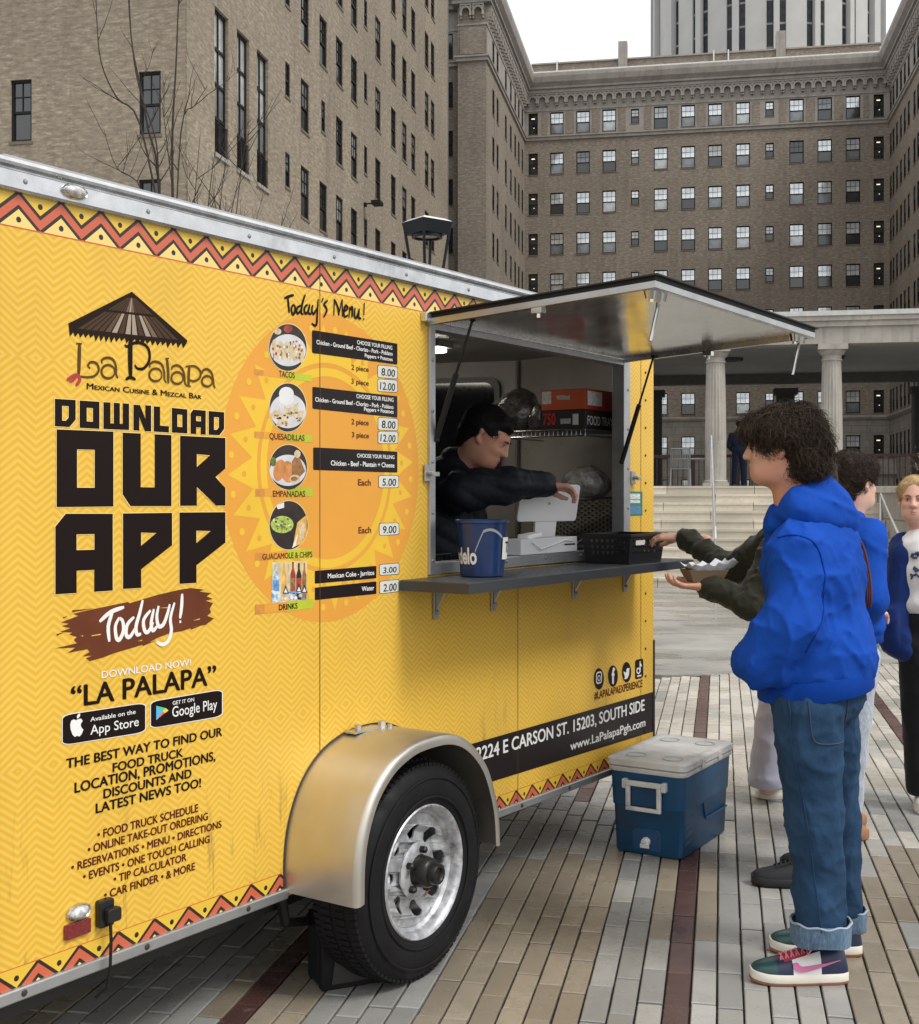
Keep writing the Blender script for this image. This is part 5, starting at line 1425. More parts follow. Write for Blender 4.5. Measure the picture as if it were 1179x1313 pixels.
# menu
def blackbox(x0, yt0, yb0, x1, yt1, yb1):
    pxquad('menu_box', x0, yt0, yb0, x1, yt1, yb1, BKW, .0032, .03)
blackbox(400, 423, 452.5, 509.5, 440.5, 467.5); blackbox(400.5, 495.8, 524, 509.5, 508, 535.5); blackbox(401.5, 573.5, 602.5, 509.5, 579, 606); blackbox(403.5, 732, 748.5, 482.5, 725.5, 741.5); blackbox(403.5, 753.5, 769.5, 482.5, 745.5, 761.5)
def tb(body, x0, yt, yb, x1, mat=WHP, bold=.02): return text_on(body, x0, yt, yb, x1, mat, .0045, bold)
tb('CHOOSE YOUR FILLING', 457.5, 436.2, 441, 502.7); tb('Chicken - Ground Beef - Chorizo - Pork - Poblano', 405.5, 435.6, 441, 503.2); tb('Peppers + Potatoes', 467.5, 453.2, 457.8, 503.2)
tb('CHOOSE YOUR FILLING', 456.7, 505.2, 510.2, 504.3); tb('Chicken - Ground Beef - Chorizo - Pork - Poblano', 403.8, 509.2, 514.6, 504.3); tb('Peppers + Potatoes', 466.5, 521.8, 526.8, 504.3)
tb('CHOOSE YOUR FILLING', 457.6, 581.6, 586.4, 505.4); tb('Chicken - Beef - Plantain + Cheese', 424, 590.4, 596.6, 505.4)
tb('Mexican Coke - Jarritos', 420, 735.6, 741.6, 479.6); tb('Water', 463.5, 752.2, 758, 479.6)
for body, x0, yt, yb, x1 in (('2 piece', 450.3, 467.4, 473.8, 472.6), ('3 piece', 450.3, 485.4, 491.8, 472.6), ('2 piece', 450.5, 537, 543.6, 472.6), ('3 piece', 451, 553.8, 560.4, 472.9), ('Each', 458.9, 614.4, 622.2, 475.3), ('Each', 459.5, 675.8, 683.8, 475.8)):
    tb(body, x0, yt, yb, x1, BRN, .02)
PRB = M('price_card', (.66, .68, .64), .5, var=.05)
prices = [('8.00', 484.6, 468.2, 483.6, 509.4, 470.6, 485.6), ('12.00', 484.6, 486, 501.6, 509.4, 487.8, 502.8), ('8.00', 485, 535.4, 551, 510, 537, 551.8), ('12.00', 485, 553.2, 568.4, 510, 553.8, 568.6), ('5.00', 485.8, 610, 625.2, 510.8, 610, 625), ('9.00', 486.6, 671.2, 686.4, 511.2, 670.6, 685), ('3.00', 486.8, 724.2, 737.6, 511.4, 722.2, 735.8), ('2.00', 487, 745.8, 761.2, 511.4, 743.2, 758.2)]
for body, x0, yt0, yb0, x1, yt1, yb1 in prices:
    pxquad('price_rim', x0-.6, yt0-.6, yb0+.6, x1+.6, yt1-.6, yb1+.6, BK, .0026, .12); pxquad('price_card', x0, yt0, yb0, x1, yt1, yb1, PRB, .0032, .12)
    mgn = (2.5 if body == '12.00' else 4.2)
    text_on(body, x0+mgn, yt0+3.6, yb0-2.6, x1-3, BK, .0042, .012, shear=.08)
GRN = M('print_lime', (.46, .52, .03), .4); ORB = M('print_orange_brush', (.62, .26, .05), .45, var=.2, vs=30)
for body, x0, yt0, yb0, x1, yt1, yb1, tx0, tyt, tyb, tx1 in (
      ('TACOS', 326, 473, 480.5, 399.8, 481, 489.5, 357.3, 475, 482.6, 377.6), ('QUESADILLAS', 326, 553, 561.5, 400.6, 557.5, 567.5, 345.2, 555.2, 562.6, 390.2), ('EMPANADAS', 327, 626.5, 637, 401, 625, 636.5, 349.6, 629.2, 636.6, 391), 
      ('GUACAMOLE & CHIPS', 327, 709, 719, 401, 704, 715, 336.2, 710.4, 717.6, 400.2), ('DRINKS', 327, 775.5, 788, 402, 768, 780, 357.2, 775.4, 782.6, 381.2)):
    pxquad('name_bar', x0, yt0, yb0, x1, yt1, yb1, ORG, .0026)
    xm = x0+(x1-x0)*.55; pxquad('name_bar_lime', xm, yt0+(yt1-yt0)*.55, yb0+(yb1-yb0)*.55, x1-.3, yt1, yb1, GRN, .0030)
    pxquad('name_bar_brush', x0+.2, yt0+.3, yb0-.3, x0+12, yt0+.3+(yt1-yt0)*.16, yb0-.3+(yb1-yb0)*.16, ORB, .0030)
    text_on(body, tx0, tyt, tyb, tx1, BRN if body != 'DRINKS' else BK, .0045, .022)
# food pictures
def ellc(cx, cy, a, b, n=40, rot=0): return [(cx+a*math.cos(t)*math.cos(rot)-b*math.sin(t)*math.sin(rot), cy+a*math.cos(t)*math.sin(rot)+b*math.sin(t)*math.cos(rot)) for t in np.linspace(0, 2*math.pi, n, endpoint=False)]
PD_ = M('photo_dark', (.03, .02, .016), .35, var=.4, vs=30); PWt = M('photo_plate', (.62, .62, .64), .35, var=.12, vs=20)
FOOD = {'c': M('food_cream', (.62, .50, .33), .5, var=.25, vs=60), 'n': M('food_brown', (.30, .14, .05), .5, var=.4, vs=60), 'g': M('food_green', (.12, .17, .03), .5, var=.5, vs=80), 'o': M('food_golden', (.60, .24, .07), .45, var=.3, vs=40),
        'r': M('food_red', (.35, .05, .03), .4, var=.4, vs=40), 'l': M('food_guac', (.40, .50, .10), .5, var=.35, vs=90), 'y': M('food_chip', (.72, .42, .10), .5, var=.3, vs=50), 'w': M('food_white', (.75, .75, .74), .4, var=.1), 'b': M('food_blue', (.12, .30, .60), .3, var=.5, vs=60), 'k': M('food_black', (.02, .02, .02), .4), 'i': M('food_ice', (.50, .62, .72), .2, var=.5, vs=90)}
pl = [0]
def fd(c, k, lay=0):
    pl[0] += 1; flat('food_photo', [c], FOOD[k], .0036+lay*.0003+(pl[0] % 40)*.000006)
rr_ = random.Random(5)
def disc_photo(cx, cy, a, b): 
    flat('photo_rim', [ellc(cx, cy, a+.9, b+1)], M('photo_rim', (.75, .6, .3), .4), .0030); flat('photo_disc', [ellc(cx, cy, a, b)], PD_, .0034)
disc_photo(369, 445.5, 24, 30); flat('photo_plate', [ellc(369, 449, 23, 20.5, rot=.12)], PWt, .0036)
fd(ellc(369, 421.5, 5.5, 5), 'r'); fd(ellc(356, 425, 4.5, 4), 'c')
for i in range(5):
    x = 353+i*8; fd(ellc(x, 448+i*1.2, 4.6, 13, 14, rot=-.15), 'c', 1)
    for k in range(7): fd(ellc(x+rr_.uniform(-3.4, 3.4), 448+rr_.uniform(-11, 11), rr_.uniform(.8, 1.8), rr_.uniform(1, 2.4), 7), rr_.choice('gnnwr'), 2)
disc_photo(369, 522.5, 23.6, 31); flat('photo_plate', [ellc(369, 527, 23, 22)], PWt, .0036)
fd(ellc(367, 505, 9.5, 9), 'w', 1); fd(ellc(367, 512, 10, 7), 'w', 1)
for x, y, r0_ in ((355, 530, .3), (368, 528, -.4), (378, 524, .5), (384, 532, .8), (362, 538, -.2)):
    c_, s_ = math.cos(r0_), math.sin(r0_); tri = [(-10, 7), (9, 8), (0, -9)]
    fd([(x+u*c_-v*s_, y+u*s_+v*c_) for u, v in tri], 'c', 1+.1*rr_.random())
    for k in range(4): fd(ellc(x+rr_.uniform(-5, 5), y+rr_.uniform(2, 8), rr_.uniform(.8, 2.4), rr_.uniform(.8, 1.7), 7), rr_.choice('nkgn'), 2)
disc_photo(369.5, 599, 24, 28.6); flat('photo_plate', [ellc(369, 603, 23.2, 20)], PWt, .0036)
fd(ellc(358, 603, 7.5, 14, rot=.2), 'o', 1); fd(ellc(369, 605, 9, 14, rot=-.15), 'o', 1.3); fd([(374, 592), (381, 580), (391, 604), (384, 612), (374, 608)], 'n', 1.6); fd(ellc(378, 614, 7, 5), 'c', 1.9); fd(ellc(377, 614, 4.5, 3), 'n', 2.2); fd(ellc(381, 582, 4, 5), 'c', 1.9); fd(ellc(350, 592, 4, 6), 'g', 1.2)
disc_photo(370, 673.5, 24.4, 31.2); fd(ellc(361.5, 674, 16, 13), 'k', 0); fd(ellc(361.5, 672.5, 14.6, 11), 'l', 1)
for k in range(26): fd(ellc(361.5+rr_.uniform(-11, 11), 672.5+rr_.uniform(-8, 8), rr_.uniform(.7, 2.2), rr_.uniform(.6, 1.8), 7), rr_.choice('ggkgw'), 2)
fd([(381, 670), (393, 660), (393, 684), (387, 697), (375, 702)], 'y', 1); fd([(374, 703), (382, 682), (379, 700)], 'w', 1.5); fd([(384, 672), (391, 672), (389, 690), (384, 694)], 'c', 1.7); fd([(354, 648), (364, 644), (364, 651), (356, 653)], 'w', 1)
def bottle(cx, y0, y1, a, k, k2=None):
    c = [(cx-a, y1), (cx+a, y1), (cx+a, y0+16), (cx+a*.35, y0+8), (cx+a*.35, y0), (cx-a*.35, y0), (cx-a*.35, y0+8), (cx-a, y0+16)]
    fd(c, k, .5)
    if k2: fd([(cx-a*.95, y1-14), (cx+a*.95, y1-14), (cx+a*.95, y1-28 if y1-28 > y0+16 else y0+18), (cx-a*.95, y1-28 if y1-28 > y0+16 else y0+18)], k2, 1)
pxquad('photo_disc', 348.6, 721, 774, 393.6, 719, 768, M('photo_pale', (.70, .56, .30), .4, var=.2, vs=30), .0034)
bottle(353.4, 723, 772, 4.4, 'i', 'b'); bottle(364, 722, 770, 3.3, 'y'); bottle(370, 724, 770, 3, 'c'); bottle(375.4, 720.5, 769, 3.4, 'r', 'n'); bottle(383, 722, 769, 3.4, 'k', 'r'); bottle(390, 722, 768, 2.8, 'n')
for k in range(26): fd(ellc(350+rr_.uniform(0, 42), 764+rr_.uniform(-6, 7), rr_.uniform(1.4, 3.4), rr_.uniform(1.2, 2.6), 6, rot=rr_.random()*3), rr_.choice('iiwb'), 2)
for x, y in ((366, 756), (383, 754), (390, 755)): fd([(x-4, y+5), (x+4, y+5), (x, y-6)], 'k', 2.6); fd([(x-2.4, y+4), (x+2.4, y+4), (x, y-2)], 'w', 2.9)
# address band and social marks
a0 = px2(606, 953.5); a1 = px2(838, 887); b0 = px2(606, 1010); b1 = px2(838, 938)
us_ = np.linspace(3.60, S1-.004, 7)
zt_ = lambda s: a0[1]+(a1[1]-a0[1])*(s-a0[0])/(a1[0]-a0[0]); zb_ = lambda s: b0[1]+(b1[1]-b0[1])*(s-b0[0])/(b1[0]-b0[0])
sidemesh('address_band', [(float(u), zb_(u)) for u in us_]+[(float(u), zt_(u)) for u in us_], [(i, i+1, i+8, i+7) for i in range(6)], .0046, BKW)
text_on('2224 E CARSON ST. 15203, SOUTH SIDE', 610, 959.5, 976.5, 826.5, WHP, .0058, .026)
text_on('www.LaPalapaPgh.com', 731, 951.5, 962.5, 827.5, WHP, .0058, .02)
text_on('#LAPALAPAEXPERIENCE', 762, 887.6, 897.2, 824, MAROON, .0045, .016)
SZ = [(768, 870.5, 6.5, 13.8), (786, 867, 6.4, 13.8), (803.5, 862, 6.0, 13.2)]
for x, y, a, b in SZ: flat('social_disc', [ellc(x, y, a+.7, b+1)], WHP if False else YP, .0030); flat('social_disc', [ellc(x, y, a, b)], BK, .0036)
pxquad('social_disc', 814.5, 846.5, 871.5, 825, 844, 868.5, BK, .0036, .16)
flat('social_mark', [[(x, y) for x, y in [(764.4+u*7.4, 877.5-v*15.5-u*1.6) for u, v in roundrect(0, 1, 0, 1, .28, 3)]], [(765.4+u*5.4, 875.6-v*12-u*1.2) for u, v in roundrect(0, 1, 0, 1, .24, 3)][::-1]], WHP, .0044)
flat('social_mark', [ellc(768.1, 869.6, 2.0, 3.8, 20), ellc(768.1, 869.6, 1.3, 2.6, 20)[::-1]], WHP, .0044)
text_on('f', 784.2, 857.5, 877, 788.6, WHP, .0044, .06, ref='f')
flat('social_mark', [[(799.8,860.5),(801.6,862.5),(803.0,862.2),(803.3,858.6),(804.6,856.6),(806.2,857.2),(807.6,856),(806.9,859),(806.6,865),(804.8,869.5),(802.2,871),(800.0,870.2),(801.8,868.6),(800.6,866.6),(801.2,866.4),(799.9,863.6)]], WHP, .0044)
flat('social_mark', [ellc(818.6, 860.2, 2.5, 4.2, 20), ellc(818.6, 860.2, 1.4, 2.4, 20)[::-1]], WHP, .0044)
flat('social_mark', [[(820.2,862),(821.4,861.8),(821.4,853.6),(822.9,855.0),(822.9,852.6),(821.5,850.6),(821.3,847.8),(820.2,848)]], WHP, .0046)
pxquad('social_mark', 817, 866.2, 868.2, 822.6, 865, 867, WHP, .0044)
# ================================================================== THINGS ON AND IN THE TRAILER
def local(name, label, cat, s, w, z, rz=0, group=None):
    """a thing standing at side coordinates; its own axes: x along the trailer, y into it"""
    p = side_w(s, w); return thing(name, label, cat, (p[0], p[1], z), TANG+R(rz), group)
# blue tip bucket
bk = local('bucket', 'dark blue plastic tip bucket with white letters and a taped paper sign on the counter', 'bucket', 3.735, .135, CZ+.001, 0)
BLU = M('bucket_blue', (.012, .035, .12), .28, var=.2, vs=20, coat=.2)
MB().lathe([(0, 0), (.074, 0), (.078, .004), (.090, .19), (.0965, .192), (.0965, .20), (.0935, .2025), (.088, .20), (.086, .19), (.074, .01), (0, .01)], 48).build('shell', BLU, bk, smooth=40)
def on_bucket(u, z, off=.0015):                     # u = angle in degrees from the viewer's side
    r = .078+(z/.19)*.012+off; a = R(-90-56+34+u)
    return (r*math.cos(a), r*math.sin(a), z)
def wrap_text(body, u0, u1, z0, z1, mat, parent, fn, name='lettering', bold=.02):
    vs, fs = text_geom(body, bold); xs = [v[0] for v in vs]; ys = [v[1] for v in vs]
    a, b, c, d = min(xs), max(xs), min(ys), max(ys)
    return MB().add([fn(u0+(v[0]-a)/(b-a)*(u1-u0), z0+(v[1]-c)/(d-c)*(z1-z0)) for v in vs], fs).build(name, mat, parent, fix=False)
wrap_text('Modelo', -150, -48, .045, .105, WHP, bk, lambda u, z: on_bucket(u, z), bold=.03)
g = MB(); vs = []
for i in range(15):
    u = -52+i*70/14; z = .145+.028*math.sin(i/14*math.pi)-.05*max(0, 1-i/4)
    vs += [on_bucket(u, z, .002), on_bucket(u, z-.010, .002)]
g.add(vs, [(2*i, 2*i+1, 2*i+3, 2*i+2) for i in range(14)]).build('tape', M('tape_grey', (.35, .35, .37), .3), bk, fix=False)
g = MB(); vs = []
for i in range(7):
    for z in (.062, .140): vs.append(on_bucket(20+i*50/6, z, .0035+.004*(i/6)))
g.add(vs, [(2*i, 2*i+1, 2*i+3, 2*i+2) for i in range(6)]).build('paper_sign', M('paper_white', (.78, .77, .72), .8, var=.03), bk, fix=False)
wrap_text('TIPS', 30, 82, .085, .125, BK, bk, lambda u, z: on_bucket(u, z, .0052+.004*((u-20)/50)), bold=.0)
# black perforated basket
bs = local('basket', 'black plastic basket with slotted sides full of sachets on the counter', 'basket', 4.84, .145, CZ+.001, 0)
BP = M('basket_black', (.010, .010, .010), .38, var=.2)
def basket_wall(L0, W0, H, flare):
    g = MB()
    hw, hd = L0/2, W0/2
    def P(side, u, z, t=0):
        f = flare*z/H; a, b = hw+f-t, hd+f-t
        return {0: (u*a, -b, z), 1: (a, u*b, z), 2: (-u*a, b, z), 3: (-a, -u*b, z)}[side]
    for side in range(4):
        n = 17 if side % 2 == 0 else 9
        us = np.linspace(-1, 1, 2*n+1); zs = [0, .028]+[.028+.0125*k for k in range(1, 7)]+[H-.012, H]
        for i in range(2*n):
            for j in range(len(zs)-1):
                hole = (i % 2 == 1) and (j in (2, 4, 6)) and 2 < i < 2*n-2
                if hole: continue
                q = [(us[i], zs[j]), (us[i+1], zs[j]), (us[i+1], zs[j+1]), (us[i], zs[j+1])]
                g.add([P(side, a, b) for a, b in q]+[P(side, a, b, .003) for a, b in q], [(0, 1, 2, 3), (7, 6, 5, 4), (0, 4, 5, 1), (1, 5, 6, 2), (2, 6, 7, 3), (3, 7, 4, 0)])
    a, b = hw+flare, hd+flare
    for (x0, y0, x1, y1) in ((-a-.008, -b-.008, a+.008, -b+.004), (-a-.008, b-.004, a+.008, b+.008), (-a-.008, -b+.004, -a+.004, b-.004), (a-.004, -b+.004, a+.008, b-.004)):
        g.box((x0, y0, H-.003), (x1, y1, H+.007))
    g.box((-hw, -hd, .0), (hw, hd, .004))
    return g
g = basket_wall(.315, .20, .118, .014); bo = g.build('shell', BP, bs); 
MB().prism(roundrect(-.115, -.030, .078, .098, .006), lambda u, v, d: (u, -.1+d-.0125*v/.118-.002, v), -.002, .0).build('paper_label', M('paper_white', ()), bs)
SAU = [M('sachet_red', (.45, .05, .03), .3), M('sachet_white', (.75, .75, .72), .35), M('sachet_green', (.12, .25, .08), .3), M('sachet_foil', (.5, .5, .5), .2, .8)]
for i in range(18):
    x, y, z = rng.uniform(-.13, .13), rng.uniform(-.08, .08), .085+rng.uniform(0, .038)
    m4 = Matrix.Translation((x, y, z)) @ Matrix.Rotation(rng.uniform(0, 6), 4, 'Z') @ Matrix.Rotation(rng.uniform(-.7, .7), 4, 'X')
    g = MB().box((-.03, -.015, -.002), (.03, .015, .002), m4)
    tag(g.build('sachet', SAU[int(rng.integers(4))], None, bev=.001), 'small condiment sachet lying in the black slotted basket on the counter', 'sachet', 'sachets in the counter basket')
# payment terminal
tm = local('payment_terminal', 'white tablet till on its stand, back towards the customers', 'till', 4.615, -.10, 1.272, 0)
WPL = M('white_plastic', (.84, .84, .84), .3, var=.03)
tilt = Matrix.Translation((0, 0, .235)) @ Matrix.Rotation(R(-28), 4, 'Z') @ Matrix.Rotation(R(14), 4, 'X')
def tp_(u, v, d): return tilt @ Vector((u, d, v))
MB().prism(roundrect(-.148, .148, -.080, .080, .014), tp_, -.007, .008).build('tablet', WPL, tm, bev=.003)
MB().prism(roundrect(-.138, .138, -.070, .070, .008), tp_, .0085, .0095).build('screen', M('screen_dark', (.01, .01, .012), .1), tm)
MB().prism(circ(0, -.0, .007, 14), tp_, -.0085, -.0075).build('emblem', M('emblem_grey', (.45, .45, .45), .4), tm)
g = MB().prism([(-.05, .03), (.05, .03), (.055, .19), (-.055, .19)], lambda u, v, d: Matrix.Rotation(R(-28), 4, 'Z') @ Vector((u, d+.012+(.19-v)*.16, v)), 0, .018); g.build('stand', WPL, tm, bev=.003)
m4 = Matrix.Rotation(R(-28), 4, 'Z'); MB().box((-.085, -.05, .0), (.085, .075, .045), m4).build('base', WPL, tm, bev=.008)
bx = local('carton', 'flat white carton with a cable on it beneath the till', 'box', 4.50, -.035, 1.304, 0)
MB().box((-.30, -.05, 0), (.16, .045, .062)).build('box', M('white_card', (.68, .69, .70), .5, var=.05), bx, bev=.002)
g = MB().tube([(-.22, -.055, .05), (-.16, -.06, .02), (-.05, -.057, .035), (.04, -.056, .05), (.12, -.054, .045)], .0025, 6); g.build('cable', WPL, bx, smooth=True)
vs, fs = text_geom('● ▲ FA ■', .01); xs = [v[0] for v in vs]; 
MB().box((.05, -.0515, .028), (.14, -.0505, .034)).build('printed_line', BK, bx)
st = local('receipt_roll', 'small white card reader lying on the carton by the till', 'card reader', 4.36, -.04, 1.367, 0)
MB().prism(roundrect(-.055, .055, -.03, .03, .012), lambda u, v, d: (u, v, d+u*.08), 0, .018).build('body', WPL, st, bev=.004)
# boxes on the shelf
def carton(name, label, z, h, mat, texts, s0=5.03, s1=5.33, k0=.145, k1=.375):
    t = local(name, label, 'box', s0, -k0, z)
    MB().box((0, 0, 0), (s1-s0, k1-k0, h)).build('box', mat, t, bev=.002)
    return t
REDC = M('card_red', (.42, .045, .035), .5, var=.08); ORC = M('card_orange', (.55, .10, .03), .5); DKC = M('card_dark', (.025, .02, .02), .5)
c1 = carton('food_tray_carton', 'black and red printed food tray carton, lower of the two on the wire shelf', 1.842, .088, DKC, None)
def face_text(body, par, side, u0, u1, z0, z1, mat, bold=.02, name='lettering'):
    vs, fs = text_geom(body, bold); xs = [v[0] for v in vs]; ys = [v[1] for v in vs]; a, b, c, d = min(xs), max(xs), min(ys), max(ys)
    if side == 'near': fn = lambda u, z: (u, -.0012, z)
    else: fn = lambda u, z: (-.0012, -u, z)          # u runs from the far end towards the viewer: negative y
    MB().add([fn(u0+(v[0]-a)/(b-a)*(u1-u0), z0+(v[1]-c)/(d-c)*(z1-z0)) for v in vs], fs).build(name, mat, par, fix=False)
face_text('FOOD TRAY', c1, 'near', .02, .27, .02, .062, WHP, .0)
face_text('750', c1, 'end', -.222, -.155, .022, .078, M('print_red', (.6, .04, .03), .4), .02)
MB().box((-.0014, .035, .02), (-.0006, .065, .07)).build('barcode', M('paper_pale', (.6, .6, .58), .6, var=.3, vs=400), c1); MB().box((-.0014, .075, .026), (-.0006, .13, .05)).build('printed_block', M('print_grey', (.4, .4, .4), .5, var=.6, vs=300), c1)
c2 = carton('food_tray_carton', 'red and orange printed carton, upper of the two on the wire shelf', 1.932, .096, REDC, None)
MB().box((-.0014, .0, .002), (-.0007, .23, .094)).build('end_panel', ORC, c2); MB().box((-.0022, .178, .03), (-.0015, .226, .088)).build('printed_label', M('label_white', (.65, .65, .62), .5, var=.5, vs=200), c2)
MB().prism([(-.08, .045), (-.145, .05), (-.15, .066), (-.12, .068), (-.09, .062), (-.078, .07)], lambda u, v, d: (-.0022, -u, v), 0, .0005).build('tray_picture', WHP, c2)
MB().box((.02, -.0022, .02), (.16, -.0012, .085)).build('printed_label', M('label_white', ()), c2)
# stuff on the counters inside: plastic-wrapped cups, bags, trays
CLR = M('cling_plastic', (.16, .15, .14), .10, var=.5, vs=30, bump=1, bs=18, bd=.02, spec=1, coat=.6)
PBAG = M('plastic_bag', (.36, .345, .31), .25, var=.45, vs=26, bump=1, bs=26, bd=.02)
for m_ in (CLR, PBAG): m_.node_tree.nodes['Principled BSDF'].inputs['Transmission Weight'].default_value = .35
def lump(name, label, cat, s, w, z, rx, ry, rz_, mat, seed, amp=.012, h=.012, fr=28):
    t = local(name, label, cat, s, w, z)
    f = lambda P: smax(ell(P, (0, 0, rz_*.8), (rx, ry, rz_)), -(P[:, 2]), .01)+amp*vnoise(P, fr, seed)-.4*amp*np.abs(vnoise(P, fr*2.2, seed+1))
    m = max(rx, ry, rz_)*1.3+amp*3
    v, q = surface_nets(f, (-rx*1.2-amp*3, -ry*1.2-amp*3, -.02), (rx*1.2+amp*3, ry*1.2+amp*3, rz_*2+amp*3), h)
    link('bag', np_mesh('bag', [(v, q)]), t, mat); return t
lump('wrapped_cups', 'shiny plastic-wrapped stack of cups behind the vendor, beside the cartons', 'wrapped cups', 5.12, -.56, 1.842, .13, .13, .11, CLR, 3)
lump('wrapped_cups', 'crumpled clear bag at the left end of the wire shelf', 'wrapped cups', 5.10, -.43, 1.842, .07, .05, .07, CLR, 4, .008, .009, 40)
lump('plastic_bag', 'big pale plastic bag on the lower shelf near the jamb', 'plastic bag', 5.18, -.22, 1.532, .15, .11, .075, PBAG, 5, .022, .008, 20)
lump('plastic_bag', 'crumpled clear film behind the till', 'plastic bag', 5.12, -.42, 1.532, .16, .08, .035, CLR, 6, .008, .01, 40)
lump('food_tub', 'dark covered pan on the counter right of the till', 'pan', 5.0, -.16, 1.275, .13, .1, .035, M('pan_dark', (.03, .03, .03), .3, .5), 7, .002)
for i, (k, c_, lb_) in enumerate(((-.50, 'food_cream', 'cream'), (-.60, 'food_red', 'red'), (-.70, 'food_green', 'green'), (-.80, 'food_white', 'white'))):
    t = local('sauce_carton', '%s packet standing in the row behind the till' % lb_, 'packet', 5.02, k, 1.236); MB().box((0, -.035, 0), (.08, .035, .09+.012*i)).build('pack', M(c_, ()), t, bev=.003)
t = local('tongs', 'black-handled serving tongs lying by the till', 'tongs', 4.86, -.05, 1.33); MB().tube([(-.16, .0, -.02), (0, 0, .03), (.07, 0, .02), (.1, .0, -.03)], .006, 8).build('handle', BLK, t, smooth=True)
t = local('drink_rack', 'low black wire rack inside the hatch at its left corner', 'rack', 3.72, -.2, 1.21)
g = MB()
for i in range(9): g.tube([(-.08+i*.03, -.1, 0), (-.08+i*.03, -.1, .11)], .003, 5)
g.tube([(-.08, -.1, .11), (.16, -.1, .11)], .004, 5).tube([(-.08, -.1, .05), (.16, -.1, .05)], .004, 5).tube([(-.08, -.1, 0), (.16, -.1, 0)], .004, 5); g.build('wires', BLK, t)

# ================================================================== COOLER
cp = np.array((.946, 5.265)); cang = math.atan2(.502, .309)
ck_ = thing('cool_box', 'blue cool box with a scuffed white lid standing on the paving by the trailer nose', 'cool box', (cp[0], cp[1], 0), cang)
# local: x along the long side (away), y = left towards the end face
CL, CWd, CHt = .585, .345, .40
ck_.location = (cp[0]-.005, cp[1]-.04, 0)
CB = M('cooler_blue', (.016, .078, .175), .44, spec=.3, var=.14, vs=8, dirt=.45); CWm = M('cooler_white', (.66, .66, .65), .42, var=.14, vs=9, dirt=.5, bump=.2, bs=30)
def crect(x0, x1, y0, y1, r): return roundrect(x0, x1, y0, y1, r, 5)
def loft(secs, cap=True):
    vs = [p for s in secs for p in s]; n = len(secs[0]); k = len(secs)
    fs = [(i*n+j, i*n+(j+1) % n, (i+1)*n+(j+1) % n, (i+1)*n+j) for i in range(k-1) for j in range(n)]
    if cap: fs += [tuple(reversed(range(n))), tuple((k-1)*n+j for j in range(n))]
    return vs, fs
def sec(z, ins, r=.035): return [(x, y, z) for x, y in crect(ins, CL-ins, ins, CWd-ins, r)]
g = MB(); g.add(*loft([sec(.0, .026), sec(.008, .017), sec(.20, .010), sec(.206, .006), sec(.214, .005), sec(.345, .0), sec(.352, .0)])); g.build('body', CB, ck_, smooth=50)
g = MB()
for k in range(4):                                   # moulded grips on the long side (faces -y) and the end
    z = .05+k*.034; g.prism([(.045, z), (.12, z+.012), (.14, z+.026), (.06, z+.016)], lambda u, v, d: (u, .014-d-.010*v/.2+.010, v), 0, .006)
g.prism([(.16, .20), (.24, .20), (.275, .12), (CL-.04, .12), (CL-.04, .128), (.28, .128), (.245, .208), (.16, .208)], lambda u, v, d: (u, .012-d, v), 0, .008)
g.build('grip_ribs', CB, ck_, bev=.003)
g = MB(); g.add(*loft([sec(.352, -.004), sec(.358, -.008), sec(.372, -.008), sec(.374, -.003)])); g.build('rim', CWm, ck_, smooth=50)
lid = MB(); lid.add(*loft([sec(.376, -.006), sec(.380, -.012), sec(.404, -.012), sec(.410, -.004), sec(.4105, .02), sec(.407, .035), sec(.4065, .045)])); lid_o = lid.build('lid', CWm, ck_, smooth=50)
for x, y in ((.10, .09), (.10, .26), (CL-.10, .09), (CL-.10, .26)):
    MB().lathe([(.046, .0068), (.044, .0085), (.038, .0075), (.036, .002), (.0, .0015)], 24, (x, y, .401)).build('cup_holder', M('cooler_recess', (.48, .48, .48), .5, dirt=.5), lid_o, smooth=50)
# handle on the end face (x=0 side, towards the viewer's left)
g = MB(); gx = -.012
for (y0, z0, y1, z1) in ((.095, .30, .255, .322), (.095, .195, .255, .212), (.095, .212, .114, .30), (.236, .212, .255, .30)): g.box((gx-.018, y0, z0), (gx, y1, z1))
g.box((gx-.012, .075, .285), (gx+.02, .095, .325)).box((gx-.012, .255, .285), (gx+.02, .275, .325)); g.build('handle', CWm, ck_, bev=.004)
MB().box((gx+.004, .115, .215), (gx+.01, .235, .3)).build('handle_recess', M('cooler_blue_dark', (.012, .06, .15), .5), ck_)
MB().prism([(.11, .02), (.24, .02), (.24, .10), (.225, .115), (.125, .115), (.11, .10)], lambda u, v, d: (.022-.010*v/.2-d, u, v), 0, .006).build('drain_recess', M('cooler_blue_dark', ()), ck_, bev=.003)
g = MB().cyl((.01, .175, .062), (-.008, .175, .062), .02, .017, 20).cyl((-.008, .175, .068), (-.016, .175, .068), .010, .009, 14).box((-.012, .155, .038), (-.004, .195, .056)); g.build('drain_plug', CWm, ck_, bev=.001)
g = MB()
for (y0, z0, y1, z1) in ((.10, .36, .25, .378),): g.box((CL+.008, y0, z0+.02), (CL+.05, y1, z1+.02))
g.build('handle', CWm, ck_, bev=.004)
for y in (.0,):
    for x in (.20, .40): MB().box((x-.02, -.016, .362), (x+.02, -.008, .40)).build('hinge', CWm, ck_, bev=.003)
